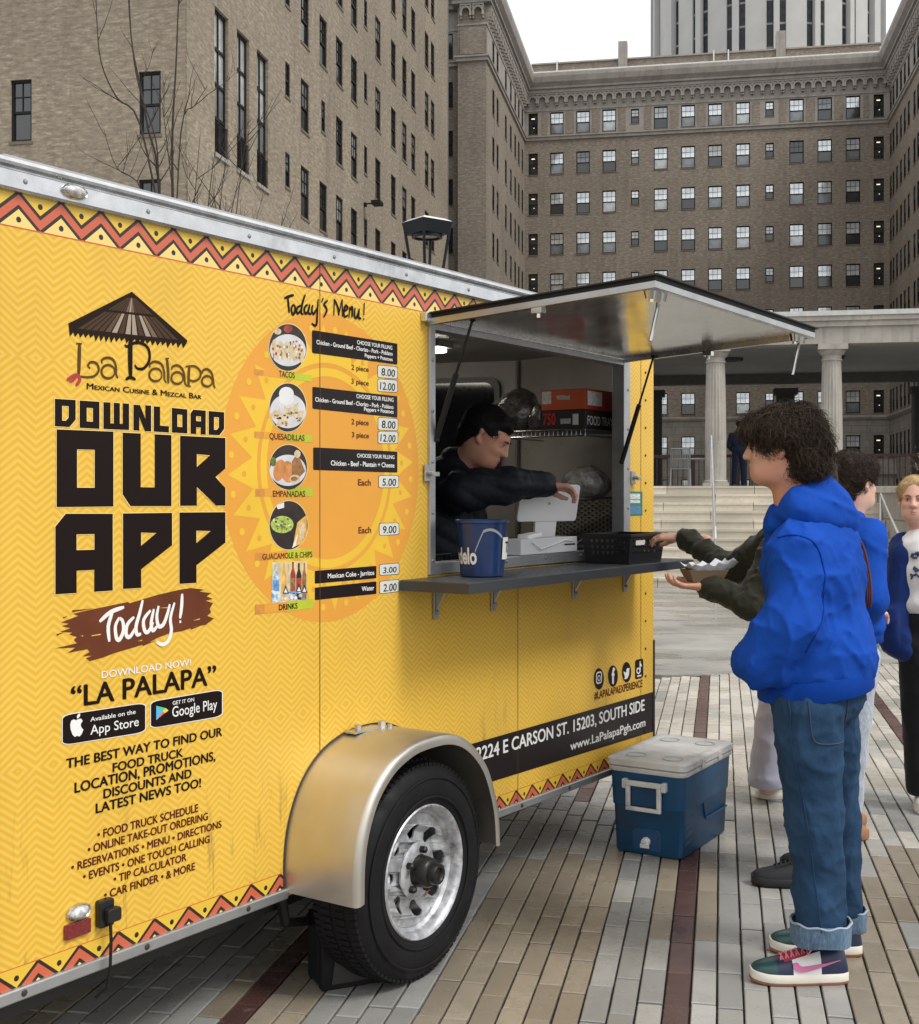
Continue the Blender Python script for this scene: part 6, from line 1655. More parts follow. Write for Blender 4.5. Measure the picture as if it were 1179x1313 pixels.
# ================================================================== WHEEL CHOCK
pc = W(444, 1262, 1600*CH/(1275-HY)); wc = thing('wheel_chock', 'black rubber wheel chock wedged behind the trailer tyre', 'wheel chock', (pc[0]-.02, pc[1]+.06, 0), TANG-R(32))
CHK = M('chock_black', (.009, .009, .009), .6, spec=.2, var=.3, vs=20)
g = MB().prism([(-.07, 0), (.15, 0), (.15, .03), (-.03, .21), (-.07, .215)], lambda u, v, d: (u, d, v), -.02, .02); g.build('side_plate', CHK, wc, bev=.004)
g = MB().prism([(-.07, 0), (.15, 0), (.15, .03), (-.03, .21), (-.07, .215)], lambda u, v, d: (u, d, v), .10, .13); g.build('side_plate', CHK, wc, bev=.004)
g = MB().box((-.072, .02, .01), (-.05, .10, .20)).prism([(.15, .02), (-.03, .20), (-.04, .19), (.13, .02)], lambda u, v, d: (u, d, v), .02, .10).box((-.05, .02, .0), (.14, .10, .02)); g.build('wedge', CHK, wc, bev=.003)
g = MB().prism([(-.04, .02), (.11, .02), (-.02, .16)], lambda u, v, d: (u, d, v), -.026, -.021); g.build('wedge_rib', M('chock_rib', (.03, .028, .024), .5), wc)
# ================================================================== STREET LAMP
lp = W(548, 300, 15); sl_ = thing('street_lamp', 'dark steel street lamp with a flat square head on splayed legs behind the trailer', 'street lamp', (lp[0], lp[1], 0), R(38))
LMP = M('lamp_dark', (.010, .012, .016), .45, spec=.2)
g = MB(); zt = CH+(HY-285)*15/1600; hw = .22
g.add([(x*hw, y*hw, zt-.0) for x, y in ((-1, -1), (1, -1), (1, 1), (-1, 1))]+[(x*hw*.86, y*hw*.86, zt-.15) for x, y in ((-1, -1), (1, -1), (1, 1), (-1, 1))], [(0, 1, 2, 3), (7, 6, 5, 4), (0, 4, 5, 1), (1, 5, 6, 2), (2, 6, 7, 3), (3, 7, 4, 0)]); g.build('lamp_head', LMP, sl_)
MB().add([(x*hw*1.0, y*hw*1.0, zt+.002) for x, y in ((-1, -1), (1, -1), (1, 1), (-1, 1))]+[(x*hw*.7, y*hw*.7, zt+.04) for x, y in ((-1, -1), (1, -1), (1, 1), (-1, 1))], [(0, 1, 5, 4), (1, 2, 6, 5), (2, 3, 7, 6), (3, 0, 4, 7), (4, 5, 6, 7)]).build('lamp_cap', M('lamp_cap_pale', (.6, .6, .6), .35, .3), sl_)
MB().lathe([(.17, zt-.15), (.185, zt-.155), (.185, zt-.19), (.15, zt-.19), (.15, zt-.155)], 32).build('lamp_ring', LMP, sl_, smooth=40)
MB().lathe([(0, zt-.165), (.148, zt-.165)], 24).build('lens', M('lamp_lens', (.4, .38, .33), .3), sl_)
for x, y in ((-1, -1), (1, -1), (1, 1), (-1, 1)): MB().tube([(x*.20, y*.20, zt-.02), (x*.13, y*.13, zt-.62), (x*.06, y*.06, zt-.95)], [.018, .018, .018], 6).build('leg', LMP, sl_)
MB().cyl((0, 0, 0), (0, 0, zt-.9), .085, .06, 16).build('pole', LMP, sl_, smooth=40)
# ================================================================== BARE TREE behind the trailer
BARK = M('bark', (.035, .026, .022), .9, var=.35, vs=20, bump=.5, bs=60)
def branch(g, p, d, L0, r, depth, rr, curl=.12):
    n = 7; pts = [Vector(p)]; rs = [r]; d = Vector(d).normalized()
    for i in range(n):
        d = (d+Vector((rr.gauss(0, curl), rr.gauss(0, curl), rr.gauss(.05, curl*.5)))).normalized(); pts.append(pts[-1]+d*L0/n); rs.append(r*(1-.8*(i+1)/n)+.0012)
    g.tube(pts, rs, 6 if r > .012 else 4)
    if depth <= 0: return
    for k in range(rr.randint(4, 6)):
        i = rr.randint(2, n-1); a = rr.uniform(0, 2*math.pi); q = Vector((math.cos(a), math.sin(a), rr.uniform(.6, 1.6))).normalized()
        branch(g, pts[i], (d*.45+q*.75), L0*rr.uniform(.32, .55), rs[i]*.55, depth-1, rr, curl)
def pxpath(pts, D): return [Vector(W(x, y, D)) for x, y in pts]
tb_ = W(212, 420, 19); tr = thing('bare_tree', 'bare young tree with thin leafless upright branches in front of the brick building', 'tree', (tb_[0], tb_[1], 0))
def tree_limb(paths, name, parent, seed, twigs=6):
    rr = random.Random(seed); base = Vector(parent.location)
    for pts, D, r0_, r1_ in paths:
        r0_ *= .45; r1_ *= .5; P_ = [p-base for p in pxpath(pts, D)]; P_ = [Vector(q) for q in smooth_path([tuple(p) for p in P_], 4)]
        rs = [r0_+(r1_-r0_)*i/(len(P_)-1) for i in range(len(P_))]
        g = MB().tube(P_, rs, 7)
        for k in range(twigs):
            i = rr.randint(len(P_)//4, len(P_)-2); d = (P_[i+1]-P_[i]).normalized(); a = rr.uniform(0, 6.28)
            branch(g, P_[i], d*.8+Vector((math.cos(a), math.sin(a)*.7, .3)), rr.uniform(.35, 1.0), rs[i]*.4+.003, 1 if rr.random() < .4 else 0, rr, .10)
        g.build(name, BARK, parent, smooth=60)
P0_ = [(222, 700), (222, 420), (221, 330), (222, 270)]
tree_limb([([(222, 990), (223, 620), (222, 420), (222, 300), (221, 200), (222, 150), (226, 80), (230, -20), (236, -120)], 19, .075, .012),
           ([(210, 990), (208, 620), (206, 330), (202, 215), (190, 165), (182, 120), (170, 60), (165, 0), (160, -90)], 19.2, .06, .012),
           ([(222, 400), (214, 330), (180, 160), (150, 125), (130, 80), (124, 20), (122, -60)], 18.9, .045, .010),
           ([(222, 330), (205, 250), (200, 180), (178, 110), (168, 40), (164, -80)], 19.1, .035, .010),
           ([(222, 400), (232, 170), (250, 135), (266, 110)], 18.8, .03, .008),
           ([(222, 420), (185, 250), (150, 215), (133, 165)], 19.4, .03, .006),
           ([(222, 250), (212, 165), (206, 120)], 18.7, .02, .006)], 'branch', tr, 5)
tb_ = W(262, 420, 16); tr = thing('bare_shrub', 'twiggy leafless shrub just above the trailer roof beside the bare tree', 'shrub', (tb_[0], tb_[1], 0))
tree_limb([([(258, 900), (250, 420), (248, 290), (252, 230), (257, 170)], 16, .03, .005), ([(258, 900), (260, 420), (265, 290), (275, 200), (280, 186)], 16.1, .03, .004), ([(262, 900), (272, 420), (280, 300), (285, 240), (292, 190)], 16, .028, .004),
           ([(262, 900), (285, 420), (300, 300), (312, 200), (322, 160)], 15.8, .028, .004), ([(262, 900), (280, 420), (292, 300), (305, 235), (310, 215)], 16.2, .024, .004), ([(262, 900), (290, 440), (305, 340), (315, 262)], 15.9, .02, .003), ([(262, 900), (310, 440), (350, 330), (366, 262)], 15.9, .02, .003),
           ([(258, 900), (244, 420), (242, 330), (240, 240), (243, 200)], 16, .02, .003)], 'branch', tr, 9, 5)
# ================================================================== TERRACE FURNITURE
def metal_chair(px, b, rz, label):
    x = (px-CX)/F; P = EF(0, b); 
    # point on the line b=const seen at this bearing
    a = (x*b*EV.y-b*EV.x)/(EH.x-x*EH.y); p = EF(a, b)
    t = thing('terrace_chair', label, 'chair', (p.x, p.y, TZ), EANG+R(rz))
    CM = M('chair_grey', (.20, .21, .21), .35, .5)
    for sx in (-1, 1):
        MB().tube([(sx*.24, -.26, 0), (sx*.23, -.22, .44)], .016, 8).build('leg', CM, t); MB().tube([(sx*.24, .28, 0), (sx*.22, .2, .44), (sx*.22, .30, .92)], .016, 8).build('leg', CM, t)
    MB().box((-.23, -.24, .43), (.23, .22, .455)).build('seat', CM, t, bev=.01)
    g = MB()
    for k in range(11): g.box((-.21+k*.0385, 0, 0), (-.19+k*.0385, .012, .42), Matrix.Translation((0, .22, .48)) @ Matrix.Rotation(R(-11), 4, 'X'))
    g.tube([(-.22, .30, .91), (.22, .30, .91)], .016, 8); g.build('backrest', CM, t)
metal_chair(873, 30.2, 180, 'grey metal chair on the terrace left of the columns, its back to the steps')
x = (884-CX)/F; b = 31.8; a = (x*b*EV.y-b*EV.x)/(EH.x-x*EH.y); p = EF(a, b)
t = thing('terrace_table', 'round grey metal table on the terrace behind the chair', 'table', (p.x, p.y, TZ), 0)
MB().lathe([(0, .70), (.42, .70), (.42, .73), (0, .73)], 24).build('tabletop', M('chair_grey', ()), t); MB().cyl((0, 0, .02), (0, 0, .7), .04).build('post', M('chair_grey', ()), t); MB().lathe([(0, .03), (.24, .02), (.25, 0)], 20).build('base', M('chair_grey', ()), t)
# ================================================================== PEOPLE
def skin_mat(name, c):
    m, t, b = new_mat(name); n = noise(t, 18, 4); n2 = noise(t, 5, 2)
    cc = mixc(t, maprange(t, n2, .35, .65), c, tuple(x*k for x, k in zip(c, (1.08, .88, .84))))
    t.links.new(cc, b.inputs['Base Color']); b.inputs['Roughness'].default_value = .48
    b.inputs['Subsurface Weight'].default_value = .12; b.inputs['Subsurface Radius'].default_value = (.02, .008, .004); b.inputs['Subsurface Scale'].default_value = .4
    add_bump(t, b, noise(t, 260, 4), .35, .0012); return m
def cloth_mat(name, c, rough=.85, var=.10, weave=520, wb=.25, fold=.35, fs=9, sheen=.15, fade=0):
    m, t, b = new_mat(name); n = noise(t, 7, 4)
    cc = mixc(t, maprange(t, n, .3, .7), tuple(x*(1-var) for x in c), tuple(min(1, x*(1+var)) for x in c))
    if fade:
        tc_ = t.nodes.new('ShaderNodeTexCoord'); vm_ = t.nodes.new('ShaderNodeVectorMath'); vm_.operation = 'MULTIPLY'; vm_.inputs[1].default_value = (1, 1, .28); t.links.new(tc_.outputs['Object'], vm_.inputs[0])
        cc = mixc(t, maprange(t, noise(t, 130, 5, vm_.outputs[0], .7), .42, .66, 0, fade*2.4), cc, tuple(min(1, x*1.9+.02) for x in c))
        cc = mixc(t, maprange(t, noise(t, 4, 2), .5, .68, 0, .35), cc, tuple(min(1, x*1.7+.01) for x in c))
    t.links.new(cc, b.inputs['Base Color']); b.inputs['Roughness'].default_value = rough; b.inputs['Sheen Weight'].default_value = sheen; b.inputs['Specular IOR Level'].default_value = .12
    b1 = t.nodes.new('ShaderNodeBump'); b1.inputs['Strength'].default_value = wb; b1.inputs['Distance'].default_value = .0008; t.links.new(noise(t, weave, 2), b1.inputs['Height'])
    b3 = t.nodes.new('ShaderNodeBump'); b3.inputs['Strength'].default_value = .22; b3.inputs['Distance'].default_value = .0025; t.links.new(noise(t, 95, 4), b3.inputs['Height']); t.links.new(b1.outputs[0], b3.inputs['Normal'])
    b2 = t.nodes.new('ShaderNodeBump'); b2.inputs['Strength'].default_value = fold; b2.inputs['Distance'].default_value = .01; t.links.new(noise(t, fs, 3), b2.inputs['Height']); t.links.new(b3.outputs[0], b2.inputs['Normal']); t.links.new(b2.outputs[0], b.inputs['Normal'])
    return m
SK1 = skin_mat('skin_light', (.56, .33, .235)); SK2 = skin_mat('skin_pale', (.66, .42, .325)); SK3 = skin_mat('skin_tan', (.44, .25, .165))
def C_(a, b, r1, r2=None, flat=None, k=1.): return ('c', np.array(a, float), np.array(b, float), r1, r1 if r2 is None else r2, flat, k)
def E_(c, r, M3=None): return ('e', np.array(c, float), np.array(r, float), M3)
def field(prims, k=.04):
    def f(P):
        d = None
        for p in prims:
            q = cone(P, p[1], p[2], p[3], p[4], p[5], p[6]) if p[0] == 'c' else ell(P, p[1], p[2], p[3])
            d = q if d is None else smin(d, q, k)
        return d
    return f
def bounds(prims, m=.05):
    lo = np.full(3, 1e9); hi = np.full(3, -1e9)
    for p in prims:
        if p[0] == 'c':
            for q, r in ((p[1], p[3]), (p[2], p[4])): lo = np.minimum(lo, q-r); hi = np.maximum(hi, q+r)
        else: lo = np.minimum(lo, p[1]-max(p[2])); hi = np.maximum(hi, p[1]+max(p[2]))
    return lo-m, hi+m
def folds(P, amp, freq, seed, dirv=(0, 0, 1)):
    """soft sharp-edged folds of cloth"""
    r = np.random.default_rng(seed); w = vnoise(P, freq*.45, seed+3)
    u = vnoise(P*A3((1, 1, 1.25)), freq, seed)+.6*w; u2 = vnoise(P*A3((1.2, 1.2, .55)), freq*1.7, seed+5)+.8*w
    return -amp*(1-np.abs(np.clip(u, -1, 1)))**3+amp*.35-amp*.55*(1-np.abs(np.clip(u2*1.3, -1, 1)))**3
class Fig:
    def __init__(s, label, base, cat='person', group=None):
        s.base = np.array((base[0], base[1], base[2] if len(base) > 2 else 0.)); s.root = thing('person', label, cat, tuple(s.base), 0, group); s.body = []
    def loc(s, v): return v-s.base
    def add(s, name, parts, mat, smooth=True):
        return link(name, np_mesh(name, [(s.loc(v), q) for v, q in parts], smooth), s.root, mat)
    def garment(s, name, prims, mat, h=.011, k=.05, wr=0, fr=9, seed=1, cut=None, extra=None, hole=None):
        lo, hi = bounds(prims); f0 = field(prims, k)
        def f(P):
            d = f0(P)
            if wr: d = d+folds(P, wr, fr, seed)+folds(P, wr*.45, fr*2.3, seed+7)
            if extra: d = extra(P, d)
            if cut: 
                for n_, o_ in cut: d = smax(d, (P-A3(o_))@A3(n_), .012)
            return d
        v, q = surface_nets(f, lo, hi, h); return s.add(name, [(v, q)], mat)
    def build_body(s, mat): return s.add('body', s.body, mat)
    def core(s, prims, h=.022):
        lo, hi = bounds(prims, .03); s.body.append(surface_nets(field(prims, .03), lo, hi, h))
def frame(f, up=(0, 0, 1)):
    f = np.array(f, float); f /= np.linalg.norm(f); u = np.array(up, float); u = u-f*(u@f); u /= np.linalg.norm(u); l = np.cross(u, f)
    return np.stack([f, l, u], 1)                     # columns: forward, left, up
def head(fig, c, f, up=(0, 0, 1), neck=None, h=.0052, sc=1., ear=True, fem=False, nr=.058):
    M3 = frame(f, up); c = np.array(c, float)
    X = lambda a, b, d: c+M3@(np.array((a, b, d))*sc)
    pr = [E_(X(-.012, 0, .032), np.array((.098, .077, .092))*sc, M3), E_(X(.030, 0, -.028), np.array((.062, .060, .085))*sc, M3), E_(X(.062, 0, -.083), np.array((.028, .030, .026))*sc, M3),
          E_(X(.02, .036, -.065), np.array((.055, .022, .035))*sc, M3), E_(X(.02, -.036, -.065), np.array((.055, .022, .035))*sc, M3)]
    det = [C_(X(.086, 0, .022), X(.106, 0, -.018), .009*sc, .0115*sc), E_(X(.100, .009, -.020), np.array((.011, .009, .008))*sc, M3), E_(X(.100, -.009, -.020), np.array((.011, .009, .008))*sc, M3),
           C_(X(.078, .012, .033), X(.062, .045, .030), .010*sc, .008*sc), C_(X(.078, -.012, .033), X(.062, -.045, .030), .010*sc, .008*sc),
           C_(X(.083, .020, -.052), X(.090, 0, -.049), .006*sc, .0075*sc), C_(X(.083, -.020, -.052), X(.090, 0, -.049), .006*sc, .0075*sc), C_(X(.081, .014, -.062), X(.087, 0, -.063), .006*sc, .0085*sc), C_(X(.081, -.014, -.062), X(.087, 0, -.063), .006*sc, .0085*sc),
           E_(X(.060, .040, -.018), np.array((.022, .020, .020))*sc, M3), E_(X(.060, -.040, -.018), np.array((.022, .020, .020))*sc, M3)]
    ears = []
    if ear:
        for sg in (1, -1):
            ears += [C_(X(-.002, sg*.073, .018), X(-.016, sg*.080, .026), .007*sc, .006*sc), C_(X(-.016, sg*.081, .026), X(-.012, sg*.077, -.020), .007*sc, .006*sc), C_(X(-.002, sg*.074, -.022), X(-.014, sg*.081, -.012), .009*sc)]
    nk = []
    if neck is not None: nk = [C_(X(-.022, 0, -.045), np.array(neck), nr*sc, nr*1.12*sc)]
    allp = pr+det+ears+nk; lo, hi = bounds(allp, .015)
    def f_(P):
        d = field(pr, .035*sc)(P)
        for p in nk: d = smin(d, cone(P, p[1], p[2], p[3], p[4]), .03)
        for sg in (1, -1): d = smax(d, -ell(P, X(.090, sg*.031, .010), np.array((.020, .020, .013))*sc, M3), .014*sc)
        d = smin(d, field(det[3:5]+det[9:], .015)(P), .014*sc)
        for p in det[:3]: d = smin(d, cone(P, p[1], p[2], p[3], p[4]) if p[0] == 'c' else ell(P, p[1], p[2], p[3]), .010*sc)
        d = smin(d, field(det[5:9], .004)(P), .007*sc)
        for sg in (1, -1): d = smin(d, ell(P, X(.071, sg*.031, .010), np.array((.0125, .0145, .0105))*sc, M3), .003*sc)
        if ears: d = smin(d, field(ears, .008)(P), .006*sc)
        return d
    fig.body.append(surface_nets(f_, lo, hi, h)); return M3, X
def face_details(fig, X, M3, brow, iris=(.05, .06, .06), lip=(.45, .14, .12), sc=1.):
    LIPM = M('lips_%d' % int(lip[0]*100), lip, .4); BR = M('brow_%d' % int(brow[0]*1000), brow, .8); EW = M('eye_white', (.6, .58, .55), .2, var=.02); IR = M('iris_dark', iris, .15)
    g = MB()
    for sg in (1, -1):
        e = MB(); r_ = .0128
        vs = [X(.0715+r_*math.cos(a)*math.cos(b), sg*.031+r_*math.sin(a)*math.cos(b), .010+r_*.62*math.sin(b)) for b in np.linspace(-1.2, 1.2, 6) for a in np.linspace(-1, 1, 8)]
        o = MB().add([fig.loc(v) for v in vs], [(i*8+j, i*8+j+1, i*8+j+9, i*8+j+8) for i in range(5) for j in range(7)]).build('eye', EW, fig.root, smooth=180)
        vs = [X(.0855+.0006*k_, sg*.031+.0052*math.cos(t_), .0102+.0052*math.sin(t_)) for k_, t_ in [(0, t_) for t_ in np.linspace(0, 6.28, 12, endpoint=False)]]
        MB().add([fig.loc(v) for v in vs], [tuple(range(12))]).build('iris', IR, o, fix=False)
        P_ = [fig.loc(X(.094, sg*.013, .0285)), fig.loc(X(.0935, sg*.026, .034)), fig.loc(X(.083, sg*.043, .0315))]
        MB().tube([Vector(p) for p in P_], [.0022, .0032, .0014], 6).build('eyebrow', BR, fig.root, smooth=True)
        P_ = [fig.loc(X(.083, sg*.018, .012)), fig.loc(X(.0865, sg*.030, .0175)), fig.loc(X(.078, sg*.045, .0125))]
        MB().tube([Vector(p) for p in P_], [.0008, .0013, .0008], 5).build('lash_line', BR, fig.root)
    P_ = [fig.loc(X(.083, .027, -.0525)), fig.loc(X(.0955, .009, -.0520)), fig.loc(X(.0965, 0, -.0535)), fig.loc(X(.0955, -.009, -.0520)), fig.loc(X(.083, -.027, -.0525))]
    MB().tube([Vector(p) for p in P_], [.0010, .0026, .0024, .0026, .0010], 6).build('lip', LIPM, fig.root, smooth=True)
    P_ = [fig.loc(X(.084, .024, -.0545)), fig.loc(X(.094, .010, -.0625)), fig.loc(X(.0945, 0, -.0645)), fig.loc(X(.094, -.010, -.0625)), fig.loc(X(.084, -.024, -.0545))]
    MB().tube([Vector(p) for p in P_], [.0010, .0032, .0034, .0032, .0010], 6).build('lip', LIPM, fig.root, smooth=True)
def hair(fig, X, M3, c, prims, cuts, mat, amp=.012, fr=55, h=.0065, strands=900, slen=.05, curl=1., rad=.0018, seed=2, k=.03, down=.2, lift=.006):
    lo, hi = bounds(prims, .03); f0 = field(prims, k)
    def f(P):
        d = f0(P)
        for n_, o_ in cuts: d = smax(d, (P-A3(o_))@A3(n_), .012)
        d = d-amp*.6*vnoise(P, fr, seed)-amp*.3*vnoise(P, fr*2.1, seed+1)
        for sg in (1, -1): d = smax(d, -ell(P, X(.004, sg*.088, -.012), (.030, .026, .040), M3), .008)
        return d
    v, q = surface_nets(f, lo, hi, h)
    parts = [(v, q)]
    # locks
    r = np.random.default_rng(seed); e = .004
    idx = r.integers(0, len(v), strands); p = v[idx].astype(np.float32)
    grad = np.stack([f(p+A3(ax_))-f(p-A3(ax_)) for ax_ in np.eye(3)*e], 1); grad /= np.linalg.norm(grad, axis=1)[:, None]+1e-9
    t = r.normal(size=p.shape)*.9+A3(M3@np.array((-.35, 0, -down*3))); t -= grad*(t*grad).sum(1)[:, None]; t /= np.linalg.norm(t, axis=1)[:, None]+1e-9
    b = np.cross(grad, t); n = 8; L_ = slen*r.uniform(.5, 1.2, strands); ph = r.uniform(0, 6.28, strands); rd = rad*r.uniform(.6, 1.4, strands)
    rings = []
    for i in range(n):
        u = i/(n-1); w = curl*.010*np.sin(ph+u*7)[:, None]; w2 = curl*.008*np.cos(ph*1.3+u*7)[:, None]
        ctr = p+t*(L_*u)[:, None]*(1 if curl < .6 else .8)+b*w+grad*(lift*np.sin(np.pi*min(1, u*1.1)))-grad*.002+grad*np.abs(w2)
        if curl < .6: ctr = ctr-grad*((L_*u)**2*5)[:, None]
        rr = (rd*(1-.75*u))[:, None]
        rings.append(np.stack([ctr+(b*math.cos(a)+grad*math.sin(a))*rr for a in (0, 2.09, 4.19)], 1))
    R_ = np.stack(rings, 1).reshape(-1, 3)            # strand, ring, 3
    base = (np.arange(strands)*n*3)[:, None, None]; i_ = (np.arange(n-1)*3)[None, :, None]; j_ = np.arange(3)[None, None, :]; j2 = (j_+1) % 3
    Q = np.stack([base+i_+j_, base+i_+j2, base+i_+3+j2, base+i_+3+j_], -1).reshape(-1, 4)
    parts.append((R_, Q)); o = fig.add('hair', parts, mat); return o
def hair_mat(name, c):
    m, t, b = new_mat(name); cc = mixc(t, noise(t, 60, 4), tuple(x*.55 for x in c), tuple(x*1.5 for x in c)); t.links.new(cc, b.inputs['Base Color'])
    b.inputs['Roughness'].default_value = .55; b.inputs['Specular IOR Level'].default_value = .25; add_bump(t, b, noise(t, 300, 3), .4, .002); return m
HB = hair_mat('hair_dark_brown', (.040, .026, .017)); HBK = hair_mat('hair_black', (.008, .007, .007)); HBL = hair_mat('hair_blonde', (.42, .29, .14))
def hand(fig, wrist, d, n, side=1, curl=(.5, .55, .6, .65), spread=.06, thumb=.5, sc=1., h=.0042, tip=1., arm=.10):
    """wrist point, direction of the fingers d, palm normal n, side +1: thumb towards cross(d, n)"""
    d = np.array(d, float); d /= np.linalg.norm(d); n = np.array(n, float); n -= d*(n@d); n /= np.linalg.norm(n); s_ = np.cross(d, n)*side; w = np.array(wrist, float)
    P = lambda a, b, c: w+(d*a+s_*b+n*c)*sc
    pr = [C_(P(-arm, 0, 0), P(.005, 0, 0), .027*sc, .024*sc, n, .75), C_(P(.015, .012, 0), P(.085, .026, 0), .019*sc, .014*sc, n, .8), C_(P(.015, -.008, 0), P(.085, -.024, 0), .019*sc, .013*sc, n, .8), C_(P(.02, .0, 0), P(.085, 0, 0), .018*sc, .014*sc, n, .8)]
    fin = []
    for i, (y, L_) in enumerate(((.032, .072), (.011, .080), (-.011, .074), (-.031, .058))):
        a0 = .15; p = P(.086-(.004 if i == 3 else 0), y, 0); dirn = d*1+s_*(y*spread*20/1.)*.25
        ang = 0; chain = []
        for seg, fr_ in enumerate((.46, .30, .24)):
            ang += curl[i]*(.7 if seg == 0 else 1.0); dd = (d*math.cos(ang)+n*math.sin(ang))+s_*y*spread*12; dd /= np.linalg.norm(dd)
            q = p+dd*L_*fr_*sc*1.0; r0 = (.0092-.0009*seg-.0008*(i == 3))*sc; fin.append(C_(p, q, r0, r0-.0009*sc)); p = q
    tp_ = P(.022, .022, .006); q1 = P(.050, .048+.008*thumb, .012+.016*thumb); q2 = P(.078, .054, .018+.028*thumb); q3 = P(.100, .050-.004*thumb, .020+.036*thumb)
    th = [C_(tp_, q1, .016*sc, .0125*sc), C_(q1, q2, .0118*sc, .0102*sc), C_(q2, q3, .0102*sc, .0085*sc)]
    lo, hi = bounds(pr+fin+th, .01)
    def f(X_):
        a = field(pr+th[:1], .016*sc)(X_); b = field(th[1:], .005)(X_); a = smin(a, b, .008*sc)
        for k in range(4): a = smin(a, field(fin[k*3:k*3+3], .004)(X_), .006*sc)
        return a
    fig.body.append(surface_nets(f, lo, hi, h))
def project(fig, pts, off=.002, dirv=(0, 1, 0), f=None):
    out = []
    for p in pts:
        p = np.array(p, float)-np.array(dirv)*.35; 
        for i in range(60):
            dd = float(f(p[None].astype(np.float32))[0])
            if dd < .0012: break
            p = p+np.array(dirv)*max(dd*.7, .001)
        out.append(Vector(tuple(fig.loc(p-np.array(dirv)*off))))
    return out
# ---- shoes
def shoe(fig, heel, dirv, L_=.30, cols=None, sneaker=True, Wd=.105, h0=.0):
    """heel point on the ground, direction of the toe"""
    d = np.array((dirv[0], dirv[1], 0.)); d /= np.linalg.norm(d); s_ = np.array((-d[1], d[0], 0)); o = np.array((heel[0], heel[1], h0))-fig.base
    P = lambda t, y, z: tuple(o+d*(t*L_)+s_*y+np.array((0, 0, z)))
    def wid(t): return Wd/2*max(.02, (1-(abs(t-.0)/.12-1)**2*.35 if t < .12 else 1)*(1 if t < .6 else 1)*(math.sqrt(max(0, 1-((t-.62)/.395)**2.6)) if t > .62 else (.82+.18*math.sin((t)/.62*math.pi/2)**2)))
    n = 22; ts = [.0, .02, .06, .12, .2, .3, .4, .5, .6, .68, .76, .84, .90, .95, .98, 1.0]
    cols = cols or {}
    def outline(z, sc_): return [P(t, wid(t)*sc_, z) for t in ts]+[P(t, -wid(t)*sc_, z) for t in reversed(ts)]
    rise = lambda t: .007*max(0, (t-.78)/.22)**2
    def ol(z, k): return [tuple(np.array(P(t, wid(t)*k, z+rise(t)))) for t in ts]+[tuple(np.array(P(t, -wid(t)*k, z+rise(t)))) for t in reversed(ts)]
    g = MB(); g.add(*loft([ol(0.0, .92), ol(.002, .97), ol(.009, 1.0), ol(.010, 1.0)])); g.build('outsole', cols.get('out', BLK), fig.root, smooth=50)
    g = MB(); g.add(*loft([ol(.0102, 1.01), ol(.014, 1.04), ol(.030, 1.03), ol(.036, .98)])); g.build('sole', cols.get('sole', WHP), fig.root, smooth=50)
    # upper, lofted along the foot
    hs = [.070, .098, .114, .120, .122, .116, .106, .096, .086, .079, .072, .066, .060, .053, .045, .034]
    secs = []; m = 14
    for t, hh in zip(ts, hs):
        ring = []
        for j in range(m+1):
            a = math.pi*j/m; y = math.cos(a); z = math.sin(a)
            tw = (1 if t < .3 else 1); top = .62 if t < .35 else .62+.3*min(1, (t-.35)/.5)
            yy = wid(t)*.96*np.sign(y)*abs(y)**.75*(1-(1-top)*z**2.); ring.append(P(t*.985+.004, yy, .034+rise(t)+(hh-.034)*z**.8))
        secs.append(ring)
    k = m+1; vs = [p for s in secs for p in s]; fs = []; mi = []
    names = ['navy', 'toe', 'white', 'heel']; mats_ = [cols.get('upper'), cols.get('toe', cols.get('upper')), cols.get('side', cols.get('upper')), cols.get('heel', cols.get('upper')), cols.get('tongue', cols.get('upper'))]
    for i in range(len(secs)-1):
        t = (ts[i]+ts[i+1])/2
        for j in range(m):
            fs.append((i*k+j, i*k+j+1, (i+1)*k+j+1, (i+1)*k+j)); tt = 0
            if t > .78: tt = 1
            elif t < .03: tt = 3
            elif .32 < t < .62 and (j < 4 or j > m-5): tt = 2
            elif .38 < t < .72 and 4 <= j <= m-5: tt = 4
            mi.append(tt)
    fs += [tuple(range(k)), tuple((len(secs)-1)*k+j for j in range(k))]; mi += [3, 1]
    mb = MB(); mb.v = vs; mb.f = fs; mb.mi = mi; up = mb.build('upper', mats_, fig.root, smooth=50)
    if 'lace' in cols:
        g = MB()
        for q in range(6):
            t = .40+q*.055; zz = np.interp(t, ts, hs)+.003
            g.tube([P(t, .024, zz-.008), P(t+.02, 0, zz+.004), P(t, -.024, zz-.008)], .0028, 6); g.tube([P(t+.03, .024, zz-.010), P(t+.005, 0, zz+.003), P(t+.03, -.024, zz-.010)], .0028, 6)
        g.tube([P(.40, .01, .104), P(.38, .035, .115), P(.44, .04, .095), P(.42, .01, .106)], .0028, 6); g.build('laces', cols['lace'], up, smooth=True)
    if 'mark' in cols:
        tick = [(.64, .070), (.60, .058), (.575, .0485), (.55, .046), (.50, .050), (.42, .058), (.32, .067), (.14, .080), (.30, .0735), (.42, .0695), (.50, .0675), (.535, .068), (.56, .072), (.59, .080)]
        tick = [(.60, .072), (.60, .060), (.575, .0505), (.53, .046), (.46, .047), (.36, .054), (.10, .078), (.36, .0655), (.46, .0620), (.505, .0615), (.53, .066), (.55, .074)]
        for sg in (1, -1):
            MB().prism(tick, lambda u, v, dd: P(u, sg*(wid(u)*.965*(1-.22*((v-.034)/(.07))**2)+.0025+dd), v), -.004, .0015).build('side_mark', cols['mark'], up)
